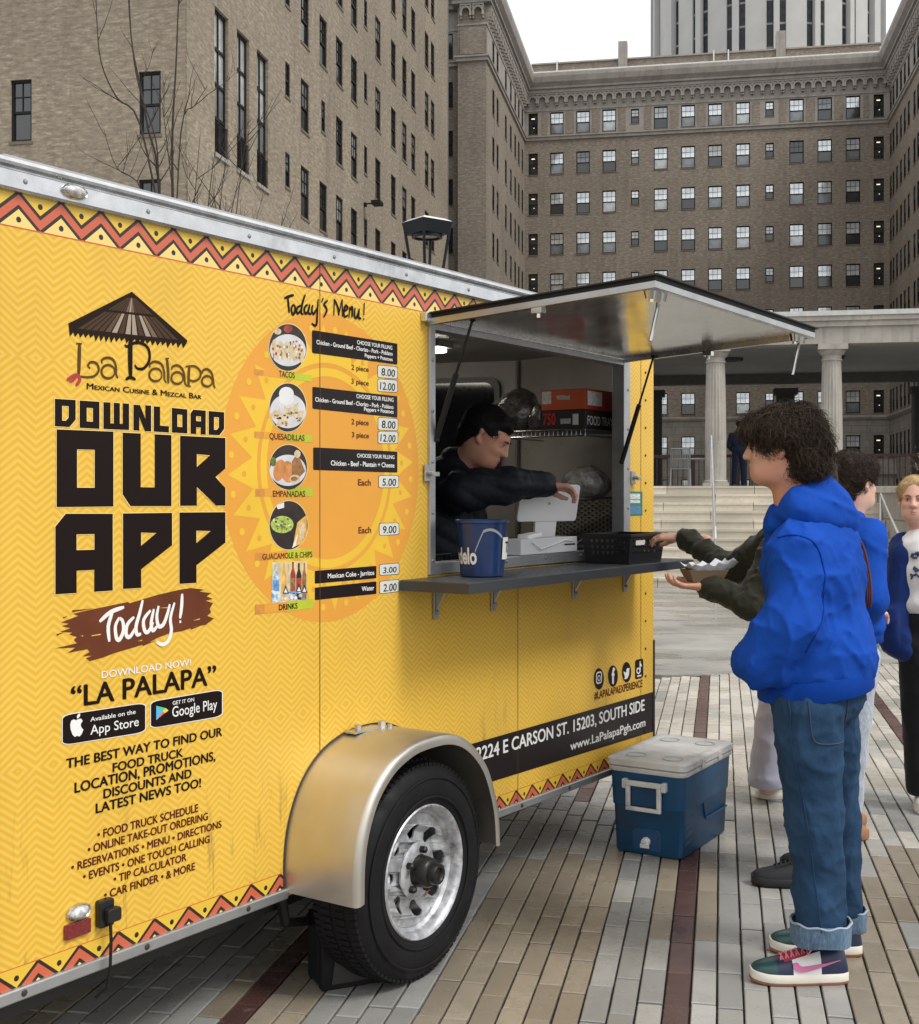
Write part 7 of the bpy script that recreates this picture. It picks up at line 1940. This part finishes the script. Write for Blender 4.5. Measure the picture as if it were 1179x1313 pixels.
# =========================================================== 1: man in blue hoodie, nearest
BLUE = cloth_mat('hoodie_blue', (.008, .062, .37), weave=600, fold=.45, fs=14, sheen=0)
BLUED = cloth_mat('hoodie_blue_rib', (.005, .053, .34), weave=300, sheen=0)
DEN = cloth_mat('denim', (.020, .050, .104), rough=.9, weave=900, wb=.35, fold=.55, fs=18, fade=.05, var=.22, sheen=0)
DENC = cloth_mat('denim_inside', (.075, .125, .19), rough=.9, weave=900, fade=.3)
D0 = 4.05
p1 = Fig('curly-haired man in a bright blue hoodie and turned-up jeans, nearest the camera', W(1048, 1240, 4.04)[:2])
f1 = np.array((-.93, .30, 0)); 
hc = W(1000, 576, 4.02); nb = W(1022, 668, 4.05)
M1, X1 = head(p1, hc, (-.95, .31, -.04), (-.12, 0, 1), neck=nb, h=.005)
face_details(p1, X1, M1, (.02, .012, .008))
p1.core([C_(W(1040, 700, 4.05), W(1046, 900, 4.05), .12, .11), C_(W(1026, 705, 3.96), W(1022, 795, 3.94), .035), C_(W(1022, 795, 3.94), W(1000, 840, 3.97), .035), C_(W(1052, 700, 4.2), W(1035, 800, 4.24), .045), C_(W(1035, 800, 4.24), W(1005, 850, 4.14), .04),
         C_(W(1038, 920, 3.95), W(1052, 1060, 3.95), .07, .055), C_(W(1052, 1060, 3.95), W(1060, 1205, 3.97), .05, .035), C_(W(1062, 920, 4.12), W(1074, 1060, 4.16), .07, .055), C_(W(1074, 1060, 4.16), W(1082, 1200, 4.2), .05, .04)])
hand(p1, W(1004, 848, 3.95), (-.6, .5, -.2), (0, 1, .1), 1)
p1.build_body(SK1)
Fx = frame((-.93, .36, 0))
pr = [E_(W(1047, 738, 4.06), (.155, .215, .24), Fx), E_(W(1046, 825, 4.05), (.185, .215, .155), Fx), E_(W(1046, 858, 4.05), (.172, .205, .085), Fx),
      C_(W(1022, 700, 3.90), W(1068, 694, 4.20), .075, .075), C_(W(1026, 712, 3.90), W(1014, 800, 3.86), .078, .082), C_(W(1014, 800, 3.86), W(976, 846, 3.90), .080, .072), C_(W(1056, 700, 4.22), W(1030, 805, 4.27), .078, .075), C_(W(1030, 805, 4.27), W(985, 850, 4.12), .07, .06),
      E_(W(972, 846, 3.98), (.085, .12, .065), None), C_(W(1014, 672, 4.04), W(1030, 700, 4.05), .085, .13)]
def ext1(P, d):
    # ribbed hem: draw in and cut flat below
    top = W(975, 884, 4.0)[2]; 
    cutz = W(1046, 878, 4.05)[2]
    d = smax(d, -(P[:, 2]-(cutz-.012+(P[:, 0]-1.15)*.14)), .01)
    return d+.0022*np.sin(P[:, 2]*52+2*np.sin(P[:, 0]*6))*np.exp(-((P[:, 2]-cutz-.12)/.08)**2)
p1.garment('hoodie', pr, BLUE, h=.0075, k=.06, wr=.013, fr=10.5, seed=4, extra=ext1)
fho = field(pr, .06)
def fhood(P): return ext1(P, fho(P)+folds(P, .013, 10.5, 4)+folds(P, .013*.45, 10.5*2.3, 11))
BSE = cloth_mat('hoodie_seam', (.002, .036, .30), sheen=0)
for pts_ in ([(1003, 690), (1022, 686), (1044, 694), (1056, 712), (1061, 740), (1058, 768)], [(1062, 760), (1058, 790), (1044, 815), (1036, 838)]):
    MB().tube(project(p1, smooth_path([tuple(W(x, y, 3.8)) for x, y in pts_], 5), .000, f=fhood), .0028, 5).build('seam', BSE, p1.root, smooth=True)
# hood lying on the shoulders
hp = [C_(W(994, 676, 3.99), W(1024, 646, 3.93), .032, .040), C_(W(1024, 646, 3.93), W(1050, 634, 4.0), .042, .050), C_(W(1050, 634, 4.0), W(1054, 640, 4.15), .050), C_(W(1054, 640, 4.15), W(1012, 668, 4.20), .045, .035),
      C_(W(1046, 626, 4.03), W(1076, 664, 4.02), .050, .052), C_(W(1076, 664, 4.02), W(1086, 672, 4.0), .040, .022), C_(W(1024, 656, 3.92), W(1070, 668, 3.95), .040, .034), C_(W(1052, 648, 4.16), W(1076, 668, 4.08), .045, .036), E_(W(1052, 652, 4.04), (.085, .13, .060), Fx)]
def exth(P, d):
    d = smax(d, -ell(P, W(1012, 640, 4.05), (.088, .095, .16), Fx), .014)
    g_ = P-A3(W(1062, 640, 4.04))
    return d-.005*np.exp(-((g_[:, 2]*.9+g_[:, 0]*.35+.012)/.010)**2)
p1.garment('hood', hp, BLUE, h=.0060, k=.045, wr=.007, fr=12, seed=9, extra=exth)
zc = W(1046, 868, 4.05)[2]
def hoop(fig, c, M3, rx, ry, z0, z1, mat, name='hem_rib', n=72, slant=(0, 0)):
    g = MB(); vs = []
    for j in range(n):
        a = 2*math.pi*j/n; rb = 1+.010*(j % 2)
        for z, k_ in ((z0, .97), (z0+.004, 1.0), (z1-.004, 1.0), (z1, .96)):
            q = M3@np.array((rx*k_*rb*math.cos(a), ry*k_*rb*math.sin(a), 0)); vs.append(tuple(fig.loc(c+q+np.array((0, 0, z+q[0]*slant[0])))))
    g.add(vs, [(4*j+i, 4*j+i+1, 4*((j+1) % n)+i+1, 4*((j+1) % n)+i) for j in range(n) for i in range(3)]); return g.build(name, mat, fig.root, smooth=60)
hoop(p1, W(1046, 868, 4.05), Fx, .182, .206, -.050, .02, BLUED, slant=(.14, 0))
# jeans
pj = [E_(W(1046, 892, 4.05), (.150, .175, .10), Fx), C_(W(1036, 915, 3.95), W(1046, 1050, 3.94), .108, .083), C_(W(1046, 1050, 3.94), W(1053, 1200, 3.95), .083, .074), C_(W(1062, 915, 4.13), W(1072, 1050, 4.17), .100, .078), C_(W(1072, 1050, 4.17), W(1082, 1188, 4.22), .078, .064)]
def extj(P, d):
    return smax(smax(d, -(P[:, 2]-(.132+.0*P[:, 0])), .006), P[:, 2]-(zc-.02), .01)
p1.garment('jeans', pj, DEN, h=.0075, k=.035, wr=.011, fr=12, seed=12, extra=extj)
ST = M('denim_stitch', (.035, .06, .10), .8)
# side seam, back pocket and its stitching on the near leg
fj = field(pj, .035)
def fwr(P): return extj(P, fj(P)+folds(P, .011, 12, 12)+folds(P, .011*.45, 12*2.3, 19))
sm_pts = project(p1, smooth_path([tuple(W(x, y, 3.95)) for x, y in ((1005, 890), (1008, 950), (1020, 1010), (1030, 1080), (1040, 1150), (1044, 1185))], 5), f=fwr)
MB().tube(sm_pts, .0022, 5).build('seam', DEN, p1.root, smooth=True)
pk = project(p1, smooth_path([tuple(W(x, y, 3.95)) for x, y in ((1026, 892), (1028, 918), (1033, 942), (1050, 946), (1078, 942), (1080, 915), (1082, 888))], 4), f=fwr)
MB().tube(pk, .0020, 5).build('pocket_stitching', ST, p1.root, smooth=True)
for cx_, cy_, D_, rr in ((1053, 1192, 3.95, .093), (1082, 1176, 4.22, .076)):
    c_ = W(cx_, cy_, D_); g = MB(); n = 64; vs = []
    for j in range(n):
        a = 2*math.pi*j/n; w_ = 1+.018*math.sin(5*a+1)+.01*math.sin(11*a)
        for z, k_ in ((-.040, .95), (-.038, 1.0), (-.01, 1.02), (.024, 1.03), (.030, 1.01), (.026, .95)):
            vs.append(tuple(p1.loc(c_+np.array((rr*k_*w_*math.cos(a), rr*.92*k_*w_*math.sin(a), z+.004*math.sin(3*a))))))
    g.add(vs, [(6*j+i, 6*j+i+1, 6*((j+1) % n)+i+1, 6*((j+1) % n)+i) for j in range(n) for i in range(5)]); g.build('cuff', DENC, p1.root, smooth=60)
    MB().tube([Vector(tuple(p1.loc(c_+np.array((rr*1.02*math.cos(a), rr*.94*math.sin(a), .029+.003*math.sin(9*a)))))) for a in np.linspace(0, 2*math.pi, 50)], .004, 5).build('cuff_edge', M('denim_fray', (.32, .38, .46), .9), p1.root, smooth=True)
NAV = M('leather_navy', (.010, .018, .055), .35); TEAL = M('leather_teal', (.012, .055, .06), .35); PNK = M('shoe_pink', (.60, .17, .36), .45); LACE = M('lace_pink', (.72, .22, .30), .6); GUM = M('gum_sole', (.32, .13, .07), .5); OFFW = M('sole_offwhite', (.74, .70, .62), .5, var=.05); REDT = M('tongue_red', (.35, .03, .05), .5)
sc1 = dict(out=GUM, sole=OFFW, upper=NAV, toe=TEAL, side=M('leather_white', (.74, .74, .72), .35), heel=NAV, tongue=REDT, lace=LACE, mark=PNK)
shoe(p1, W(1085, 1250, 3.97), (-1, -.02), .305, sc1, Wd=.11); shoe(p1, W(1104, 1225, 4.20), (-.97, .1), .30, sc1, Wd=.11)
# hair: big loose curls
Hd = lambda a, b, d: X1(a, b, d)
hp = [E_(Hd(-.026, 0, .046), (.112, .098, .092), M1), E_(Hd(-.076, 0, -.008), (.068, .084, .074), M1), E_(Hd(.058, 0, .074), (.050, .075, .038), M1), E_(Hd(-.088, 0, -.050), (.042, .064, .042), M1)]
fwd = M1[:, 0]; upv = M1[:, 2]
hair(p1, X1, M1, hc, hp, [], HB, amp=.016, fr=34, h=.0055, strands=8000, slen=.080, curl=.62, rad=.0012, seed=6, down=.5, lift=.010)
# =========================================================== 2: person in dark olive jacket reaching to the counter
OLI = cloth_mat('jacket_olive', (.028, .028, .018), rough=.7, fold=.5, weave=300); BKC = cloth_mat('trousers_black', (.010, .010, .012), rough=.8)
p2 = Fig('person in a dark olive jacket holding a paper food tray and reaching to the basket', W(1050, 1130, 4.98)[:2])
M2, X2 = head(p2, W(1034, 622, 5.0), (-1, .1, -.15), neck=W(1036, 680, 5.0), h=.009); 
hair(p2, X2, M2, None, [E_(X2(-.02, 0, .045), (.110, .09, .10), M2), E_(X2(-.07, 0, -.02), (.05, .07, .07), M2)], [], HB, amp=.006, h=.009, strands=300, slen=.03)
S2a, E2a, H2a = W(1004, 694, 4.92), W(938, 730, 5.08), W(879, 690, 5.28)
S2b, E2b, H2b = W(1000, 712, 4.76), W(962, 776, 4.72), W(908, 752, 4.80)
p2.core([C_(W(1030, 710, 5.0), W(1034, 860, 5.0), .11), C_(S2a, E2a, .04), C_(E2a, H2a, .035), C_(S2b, E2b, .04), C_(E2b, H2b, .035), C_(W(1042, 870, 4.95), W(1052, 1120, 4.92), .07, .045), C_(W(1046, 870, 5.08), W(1056, 1090, 5.12), .07, .045)])
hand(p2, H2a+np.array((-.012, .01, 0)), (-1, .35, .05), (0, .2, -1), -1, curl=(.35, .4, .45, .5), thumb=.8, h=.0048)
hand(p2, H2b+np.array((-.01, .0, .0)), (-1, .12, .02), (.1, .1, 1), 1, curl=(.35, .4, .45, .5), thumb=.3, h=.0048)
p2.build_body(SK1)
F2 = frame((-1, .1, 0))
p2.garment('jacket', [E_(W(1028, 745, 5.0), (.15, .21, .25), F2), E_(W(1030, 830, 5.0), (.16, .2, .14), F2), C_(W(1012, 690, 4.84), W(1040, 690, 5.16), .085), C_(S2a, E2a, .080, .062), C_(E2a, H2a, .060, .043), C_(S2b, E2b, .080, .060), C_(E2b, H2b, .056, .043), C_(W(1018, 665, 5.0), W(1020, 690, 5.0), .08, .1)],
           OLI, h=.008, k=.028, wr=.012, fr=20, seed=21, cut=[((0, 0, -1), (0, 0, W(1000, 868, 5)[2]))])
p2.garment('trousers', [E_(W(1034, 870, 5.0), (.14, .17, .1), F2), C_(W(1042, 880, 4.95), W(1052, 1120, 4.92), .095, .065), C_(W(1046, 880, 5.08), W(1056, 1090, 5.12), .095, .065)], BKC, h=.014, k=.03, wr=.006, seed=22, cut=[((0, 0, -1), (0, 0, .06))])
shk = dict(out=BLK, sole=M('sole_black', (.015, .015, .017), .5), upper=M('mesh_black', (.012, .013, .018), .7, bump=.4, bs=300), lace=M('lace_black', (.02, .02, .024), .6))
shoe(p2, W(1066, 1140, 4.92), (-1, .05), .31, shk); shoe(p2, W(1100, 1120, 5.12), (-1, .1), .31, shk)
ph = W(905, 742, 4.80)
tray = thing('food_tray', 'brown paper food tray lined with white paper held in the olive-sleeved hand', 'food tray', (ph[0]+.0, ph[1]+.03, ph[2]-.012), R(10))
g = MB(); a, b, c, d = .058, .042, .078, .058
g.add([(-a, -b, 0), (a, -b, 0), (a, b, 0), (-a, b, 0), (-c, -d, .045), (c, -d, .045), (c, d, .045), (-c, d, .045)], [(3, 2, 1, 0), (0, 1, 5, 4), (1, 2, 6, 5), (2, 3, 7, 6), (3, 0, 4, 7)]); o = g.build('tray', M('kraft_card', (.20, .14, .08), .8), tray, fix=False); o.modifiers.new('s', 'SOLIDIFY').thickness = .002
r = np.random.default_rng(3); g = MB(); vs = []
for i in range(15):
    for j in range(9):
        u, v = i/14*2-1, j/8*2-1; e = max(abs(u), abs(v)); vs.append((u*(c+.016)+.02, v*(d+.010), .014+.052*e**2.5+.007*math.sin(i*1.7+j)+r.uniform(-.004, .004)+.018*max(0, u)*e))
g.add(vs, [(i*9+j, (i+1)*9+j, (i+1)*9+j+1, i*9+j+1) for i in range(14) for j in range(8)]).build('liner', M('wax_paper', (.62, .64, .70), .5, var=.05), tray, smooth=180, fix=False)
# =========================================================== 3: man in blue hoodie facing right
D3 = 5.5
p3 = Fig('dark-haired man in a blue hoodie and pale jeans facing right, behind the nearest man', W(1080, 1070, 5.55)[:2])
hc3 = W(1096, 622, D3); M4, X3 = head(p3, hc3, (.86, .50, -.05), neck=W(1088, 690, D3), h=.0055)
face_details(p3, X3, M4, (.02, .012, .008))
p3.core([C_(W(1080, 710, D3), W(1078, 830, D3), .12), C_(W(1088, 860, 5.45), W(1078, 1060, 5.55), .07, .045), C_(W(1070, 860, 5.65), W(1062, 1050, 5.75), .07, .045), C_(W(1105, 700, 5.36), W(1116, 775, 5.30), .045), C_(W(1116, 775, 5.30), W(1122, 800, 5.5), .04)])
hand(p3, W(1122, 786, 5.52), (.5, .8, -.1), (0, 0, -1), 1)
p3.build_body(SK2)
F3 = frame((.86, .5, 0)); 
p3.garment('hoodie', [E_(W(1080, 742, D3), (.15, .215, .22), F3), E_(W(1078, 800, D3), (.17, .2, .085), F3), C_(W(1112, 690, 5.36), W(1058, 690, 5.62), .08), C_(W(1112, 696, 5.34), W(1114, 768, 5.26), .082, .078), C_(W(1114, 768, 5.26), W(1110, 792, 5.46), .074, .052), C_(W(1054, 696, 5.64), W(1044, 770, 5.7), .08), C_(W(1085, 668, D3), W(1082, 690, D3), .085, .12)],
           BLUE, h=.011, k=.05, wr=.010, fr=10, seed=31, cut=[((0, 0, -1), (0, 0, W(1000, 816, D3)[2]))])
p3.garment('hood', [C_(W(1098, 672, 5.42), W(1072, 664, 5.46), .045), C_(W(1072, 664, 5.46), W(1060, 662, 5.6), .05), E_(W(1070, 668, 5.5), (.07, .12, .05), F3)], BLUE, h=.010, k=.03, wr=.004, seed=32)
hoop(p3, W(1078, 812, D3), F3, .165, .19, -.03, .02, BLUED)
strapm = M('strap_maroon', (.05, .012, .03), .7)
p3h = field([E_(W(1080, 742, D3), (.15, .215, .22), F3), C_(W(1112, 690, 5.36), W(1058, 690, 5.62), .08), C_(W(1112, 696, 5.34), W(1114, 768, 5.26), .082, .078)], .05)
for dx in (0, 2.2, 4.4):
    pp = project(p3, smooth_path([tuple(W(x+dx, y, 5.3)) for x, y in ((1092, 684), (1098, 700), (1101, 720), (1102, 745), (1100, 775))], 4), .004, f=p3h)
    MB().tube(pp, .0075, 6).build('shoulder_strap', strapm, p3.root, smooth=True)
PJ = cloth_mat('pale_jeans', (.33, .37, .43), rough=.9, fade=.25, weave=800)
p3.garment('jeans', [E_(W(1080, 840, D3), (.15, .17, .1), F3), C_(W(1092, 850, 5.44), W(1080, 1062, 5.55), .11, .075), C_(W(1068, 850, 5.62), W(1060, 1045, 5.75), .105, .075)], PJ, h=.012, k=.03, wr=.008, seed=33, cut=[((0, 0, -1), (0, 0, .05))])
tanm = M('suede_tan', (.33, .16, .07), .85, bump=.3, bs=200); sht = dict(out=M('sole_tan', (.28, .14, .07), .6), sole=M('sole_tan', ()), upper=tanm)
shoe(p3, W(1036, 1076, 5.58), (1, .05), .275, sht); shoe(p3, W(1040, 1050, 5.78), (1, .2), .275, sht)
h3 = [E_(X3(-.028, 0, .050), (.112, .093, .096), M4), E_(X3(-.08, 0, -.02), (.055, .074, .062), M4), E_(X3(.055, 0, .080), (.050, .075, .036), M4)]
hair(p3, X3, M4, hc3, h3, [], HB, amp=.008, fr=55, h=.0065, strands=3000, slen=.045, curl=.7, rad=.0012, seed=8, down=.2)
# =========================================================== 4: person in lavender trousers, almost hidden
p4 = Fig('person in pale lavender trousers and white trainers, mostly hidden behind the nearest man', W(1010, 1022, 6.3)[:2])
Mh, Xh = head(p4, W(1046, 655, 6.3), (-1, 0, 0), neck=W(1044, 705, 6.3), h=.010); hair(p4, Xh, Mh, None, [E_(Xh(-.02, 0, .04), (.11, .088, .095), Mh)], [], HB, amp=.006, h=.010, strands=200, slen=.03)
p4.core([C_(W(1040, 720, 6.3), W(1026, 850, 6.3), .11), C_(W(1010, 870, 6.25), W(984, 1010, 6.25), .06, .045), C_(W(1034, 870, 6.35), W(1040, 1000, 6.4), .06, .045)]); p4.build_body(SK1)
p4.garment('sweater', [E_(W(1040, 760, 6.3), (.14, .19, .27), frame((-1, 0, 0))), C_(W(1040, 715, 6.1), W(1040, 800, 6.08), .065), C_(W(1040, 715, 6.5), W(1040, 800, 6.5), .065)], cloth_mat('sweater_grey', (.08, .08, .09)), h=.016, k=.04, wr=.006)
p4.garment('trousers', [E_(W(1026, 850, 6.3), (.15, .16, .1), None), C_(W(1006, 880, 6.25), W(986, 998, 6.25), .115, .098), C_(W(1036, 880, 6.38), W(1042, 996, 6.42), .11, .09)], cloth_mat('trousers_lavender', (.40, .40, .50), fold=.4), h=.013, k=.03, wr=.01, seed=41, cut=[((0, 0, -1), (0, 0, .075))])
shw = dict(out=OFFW, sole=OFFW, upper=M('leather_cream', (.66, .63, .56), .45), lace=OFFW)
shoe(p4, W(1036, 1020, 6.36), (-1, -.08), .27, shw); shoe(p4, W(1060, 1014, 6.42), (-.9, -.3), .27, shw)
# =========================================================== 5: blonde woman at the right edge
D5 = 6.1
p5 = Fig('blonde woman in a white printed sweatshirt and open navy jacket at the right edge', W(1186, 1030, 6.15)[:2])
hc5 = W(1174, 642, D5); M5, X5 = head(p5, hc5, (-.42, -.9, -.06), neck=W(1182, 700, D5), h=.0048, sc=.93, fem=True, nr=.050)
face_details(p5, X5, M5, (.10, .06, .03), lip=(.55, .20, .19))
p5.core([C_(W(1185, 720, D5), W(1186, 800, D5), .1), C_(W(1176, 830, 6.1), W(1178, 1005, 6.1), .06, .042), C_(W(1204, 830, 6.2), W(1208, 1005, 6.2), .06, .042), C_(W(1158, 712, 6.12), W(1150, 790, 6.1), .04), C_(W(1150, 790, 6.1), W(1154, 812, 6.06), .03)])
hand(p5, W(1158, 790, 6.08), (.15, .1, -1), (.9, .2, 0), 1, h=.006, sc=.5)
p5.build_body(SK2)
F5 = frame((-.42, -.9, 0))
SWT = cloth_mat('sweatshirt_white', (.72, .71, .69), rough=.85, fold=.3)
sw = [E_(W(1188, 735, D5), (.115, .165, .17), F5), E_(W(1188, 775, D5), (.125, .165, .08), F5), C_(W(1170, 702, D5), W(1206, 702, D5), .065), C_(W(1183, 690, D5), W(1184, 705, D5), .07, .09)]
p5.garment('sweatshirt', sw, SWT, h=.010, k=.04, wr=.005, fr=12, seed=51, cut=[((0, 0, -1), (0, 0, W(0, 800, D5)[2]))])
JNV = cloth_mat('jacket_navy', (.006, .022, .12), rough=.75, fold=.4)
jarm = [C_(W(1160, 708, 6.12), W(1148, 790, 6.10), .074, .072), C_(W(1148, 790, 6.10), W(1162, 834, 6.06), .070, .062), C_(W(1216, 708, 6.1), W(1224, 790, 6.05), .07)]
fja = field(jarm, .03)
def extjk(P, d):
    e = smax(d, -(field(sw, .04)(P)-.006), .006)
    q = (P-A3(W(1190, 740, D5)))@A3(F5); open_ = .105-np.abs(q[:, 1]+.015)+np.where(q[:, 0] < .02, -1, 0)*1.
    return smin(smax(e, open_, .01), fja(P)+folds(P, .010, 14, 5), .02)
p5.garment('jacket', [E_(W(1188, 745, D5+.02), (.15, .205, .19), F5), E_(W(1186, 808, D5+.02), (.16, .215, .13), F5), C_(W(1164, 700, 6.14), W(1212, 700, 6.1), .075), E_(W(1150, 805, 6.1), (.10, .10, .14), None)],
           JNV, h=.010, k=.04, wr=.012, fr=12, seed=52, extra=extjk, cut=[((0, 0, -1), (0, 0, W(0, 850, D5)[2]))])
p5.garment('trousers', [E_(W(1189, 800, D5), (.120, .160, .15), F5), C_(W(1177, 830, 6.08), W(1179, 1008, 6.1), .095, .062), C_(W(1204, 830, 6.18), W(1208, 1008, 6.2), .095, .062)], BKC, h=.012, k=.03, wr=.006, seed=53, cut=[((0, 0, -1), (0, 0, .07))])
shoe(p5, W(1184, 1026, 6.22), (-.35, -1), .25, shw, Wd=.092); shoe(p5, W(1212, 1024, 6.3), (-.2, -1), .25, shw, Wd=.092)
# print on the sweatshirt: an irregular dark flourish
fsw = field(sw, .04); fsw2 = lambda P: fsw(P)+folds(P, .005, 12, 51)+folds(P, .005*.45, 12*2.3, 58)
PRT = M('print_navy', (.05, .06, .11), .8); rq = random.Random(4)
for i in range(30):
    x, y = 1160+rq.random()*30, 706+rq.random()*36
    pts = [tuple(W(x+rq.uniform(-1, 1)+k*rq.uniform(.8, 2.0), y+rq.uniform(-3.5, 3.5), D5)) for k in range(5)]
    MB().tube(project(p5, smooth_path(pts, 3), .001, f=fsw2), [.0035]*1+[.0045]*(len(smooth_path(pts, 3))-2)+[.002], 5).build('print_stroke', PRT, p5.root)
h5 = [E_(X5(-.022, 0, .040), (.106, .084, .088), M5), E_(X5(-.075, 0, -.005), (.045, .06, .06), M5), E_(X5(.045, .040, .062), (.036, .030, .034), M5), E_(X5(.045, -.040, .062), (.036, .030, .034), M5)]
hair(p5, X5, M5, hc5, h5, [(M5[:, 0], X5(.066, 0, .06))], HBL, amp=.0016, fr=60, h=.0050, strands=2600, slen=.06, curl=.04, rad=.0009, seed=11, down=.1, lift=.0008)
# =========================================================== 6: vendor inside the trailer
p6 = Fig('dark-haired vendor in a black padded jacket leaning over the till inside the hatch', tuple(side_w(4.25, -.62))+(.44,))
hc6 = W(624, 562, 5.12); M6, X6 = head(p6, hc6, (.80, -.22, -.52), (.45, -.1, .9), neck=W(588, 618, 5.2), h=.0055)
face_details(p6, X6, M6, (.012, .009, .008))
S6, E6, H6 = W(592, 630, 5.05), W(650, 622, 5.08), W(700, 622, 5.2)
p6.core([C_(W(576, 640, 5.28), W(565, 820, 5.35), .08), C_(S6, E6, .045, .04), C_(E6, H6, .04, .03), C_(W(560, 840, 5.3), W(560, 970, 5.3), .07), C_(W(580, 840, 5.45), W(580, 950, 5.45), .07)])
hand(p6, H6, (1, .05, -.12), (.1, -.25, -1), 1, curl=(.62, .62, .58, .5), spread=.07, thumb=.4, h=.0044)
p6.build_body(SK1)
PUF = M('padded_black', (.007, .009, .015), .62, var=.2, bump=.5, bs=30, bd=.01, spec=.25)
def extp(P, d): return d-.011*np.abs(np.sin(P[:, 2]*38+P[:, 0]*14+1.2*np.sin(P[:, 0]*9)))**.6+.006
def exta(P, d): return d
p6.garment('padded_jacket', [E_(W(566, 690, 5.28), (.19, .23, .32), frame((.85, -.5, 0))), C_(W(577, 614, 5.18), W(556, 640, 5.4), .10, .12), C_(S6, E6, .088, .064), C_(E6, H6, .064, .050), C_(W(590, 596, 5.2), W(580, 620, 5.2), .075, .10), E_(W(566, 790, 5.3), (.17, .2, .15), None)],
           PUF, h=.009, k=.045, wr=.006, fr=14, seed=61, extra=extp)
p6.garment('trousers', [C_(W(558, 840, 5.3), W(560, 975, 5.3), .09), C_(W(582, 840, 5.45), W(580, 955, 5.45), .09), E_(W(568, 835, 5.35), (.15, .16, .1), None)], BKC, h=.02, cut=[((0, 0, -1), (0, 0, .5))])
for a, b in ((560, 5.3), (580, 5.45)): shoe(p6, W(a-20, 950, b), (.9, -.4), .28, shk, h0=.445)
h6 = [E_(X6(-.026, 0, .042), (.104, .086, .094), M6), E_(X6(-.072, 0, -.02), (.045, .068, .06), M6), E_(X6(.036, 0, .090), (.044, .062, .022), M6)]
hair(p6, X6, M6, hc6, h6, [], HBK, amp=.005, fr=60, h=.0055, strands=3000, slen=.032, curl=.25, rad=.0010, seed=13, down=.2, lift=.002)
# =========================================================== 7: distant figure on the terrace
x = (948-CX)/F; b = 33.4; a = (x*b*EV.y-b*EV.x)/(EH.x-x*EH.y); q = EF(a, b)
p7 = Fig('distant figure in dark clothes standing on the terrace behind the columns', (q.x, q.y, TZ)); B = np.array((q.x, q.y, TZ)); V_ = lambda x, y, z: B+np.array((x, y, z))
Mh, Xh = head(p7, V_(0, 0, 1.62), (0, 1, 0), neck=V_(0, 0, 1.44), h=.014); hair(p7, Xh, Mh, None, [E_(Xh(-.02, 0, .04), (.108, .086, .094), Mh)], [], HBK, amp=.004, h=.014, strands=60, slen=.03)
p7.core([C_(V_(0, 0, 1.35), V_(0, 0, 1.0), .1), C_(V_(-.1, 0, .9), V_(-.13, 0, .06), .06, .045), C_(V_(.1, 0, .9), V_(.13, 0, .06), .06, .045), C_(V_(-.2, 0, 1.36), V_(-.26, 0, 1.1), .04), C_(V_(-.26, 0, 1.1), V_(-.14, .14, .98), .035), C_(V_(.2, 0, 1.36), V_(.26, 0, 1.1), .04), C_(V_(.26, 0, 1.1), V_(.14, .14, .98), .035)], .03); p7.build_body(SK2)
NVC = cloth_mat('coat_dark_navy', (.008, .012, .03))
p7.garment('coat', [E_(V_(0, 0, 1.22), (.21, .14, .28), None), E_(V_(0, 0, .98), (.19, .14, .16), None), C_(V_(-.2, 0, 1.38), V_(-.27, .02, 1.1), .07, .06), C_(V_(-.27, .02, 1.1), V_(-.15, .14, .99), .055), C_(V_(.2, 0, 1.38), V_(.27, .02, 1.1), .07, .06), C_(V_(.27, .02, 1.1), V_(.15, .14, .99), .055)], NVC, h=.022, k=.04)
p7.garment('trousers', [C_(V_(-.09, 0, .9), V_(-.13, 0, .08), .095, .07), C_(V_(.09, 0, .9), V_(.13, 0, .08), .095, .07)], NVC, h=.022, k=.02)
for sg in (-1, 1): shoe(p7, V_(sg*.13, -.08, 0), (sg*.1, 1), .28, shk, h0=TZ)
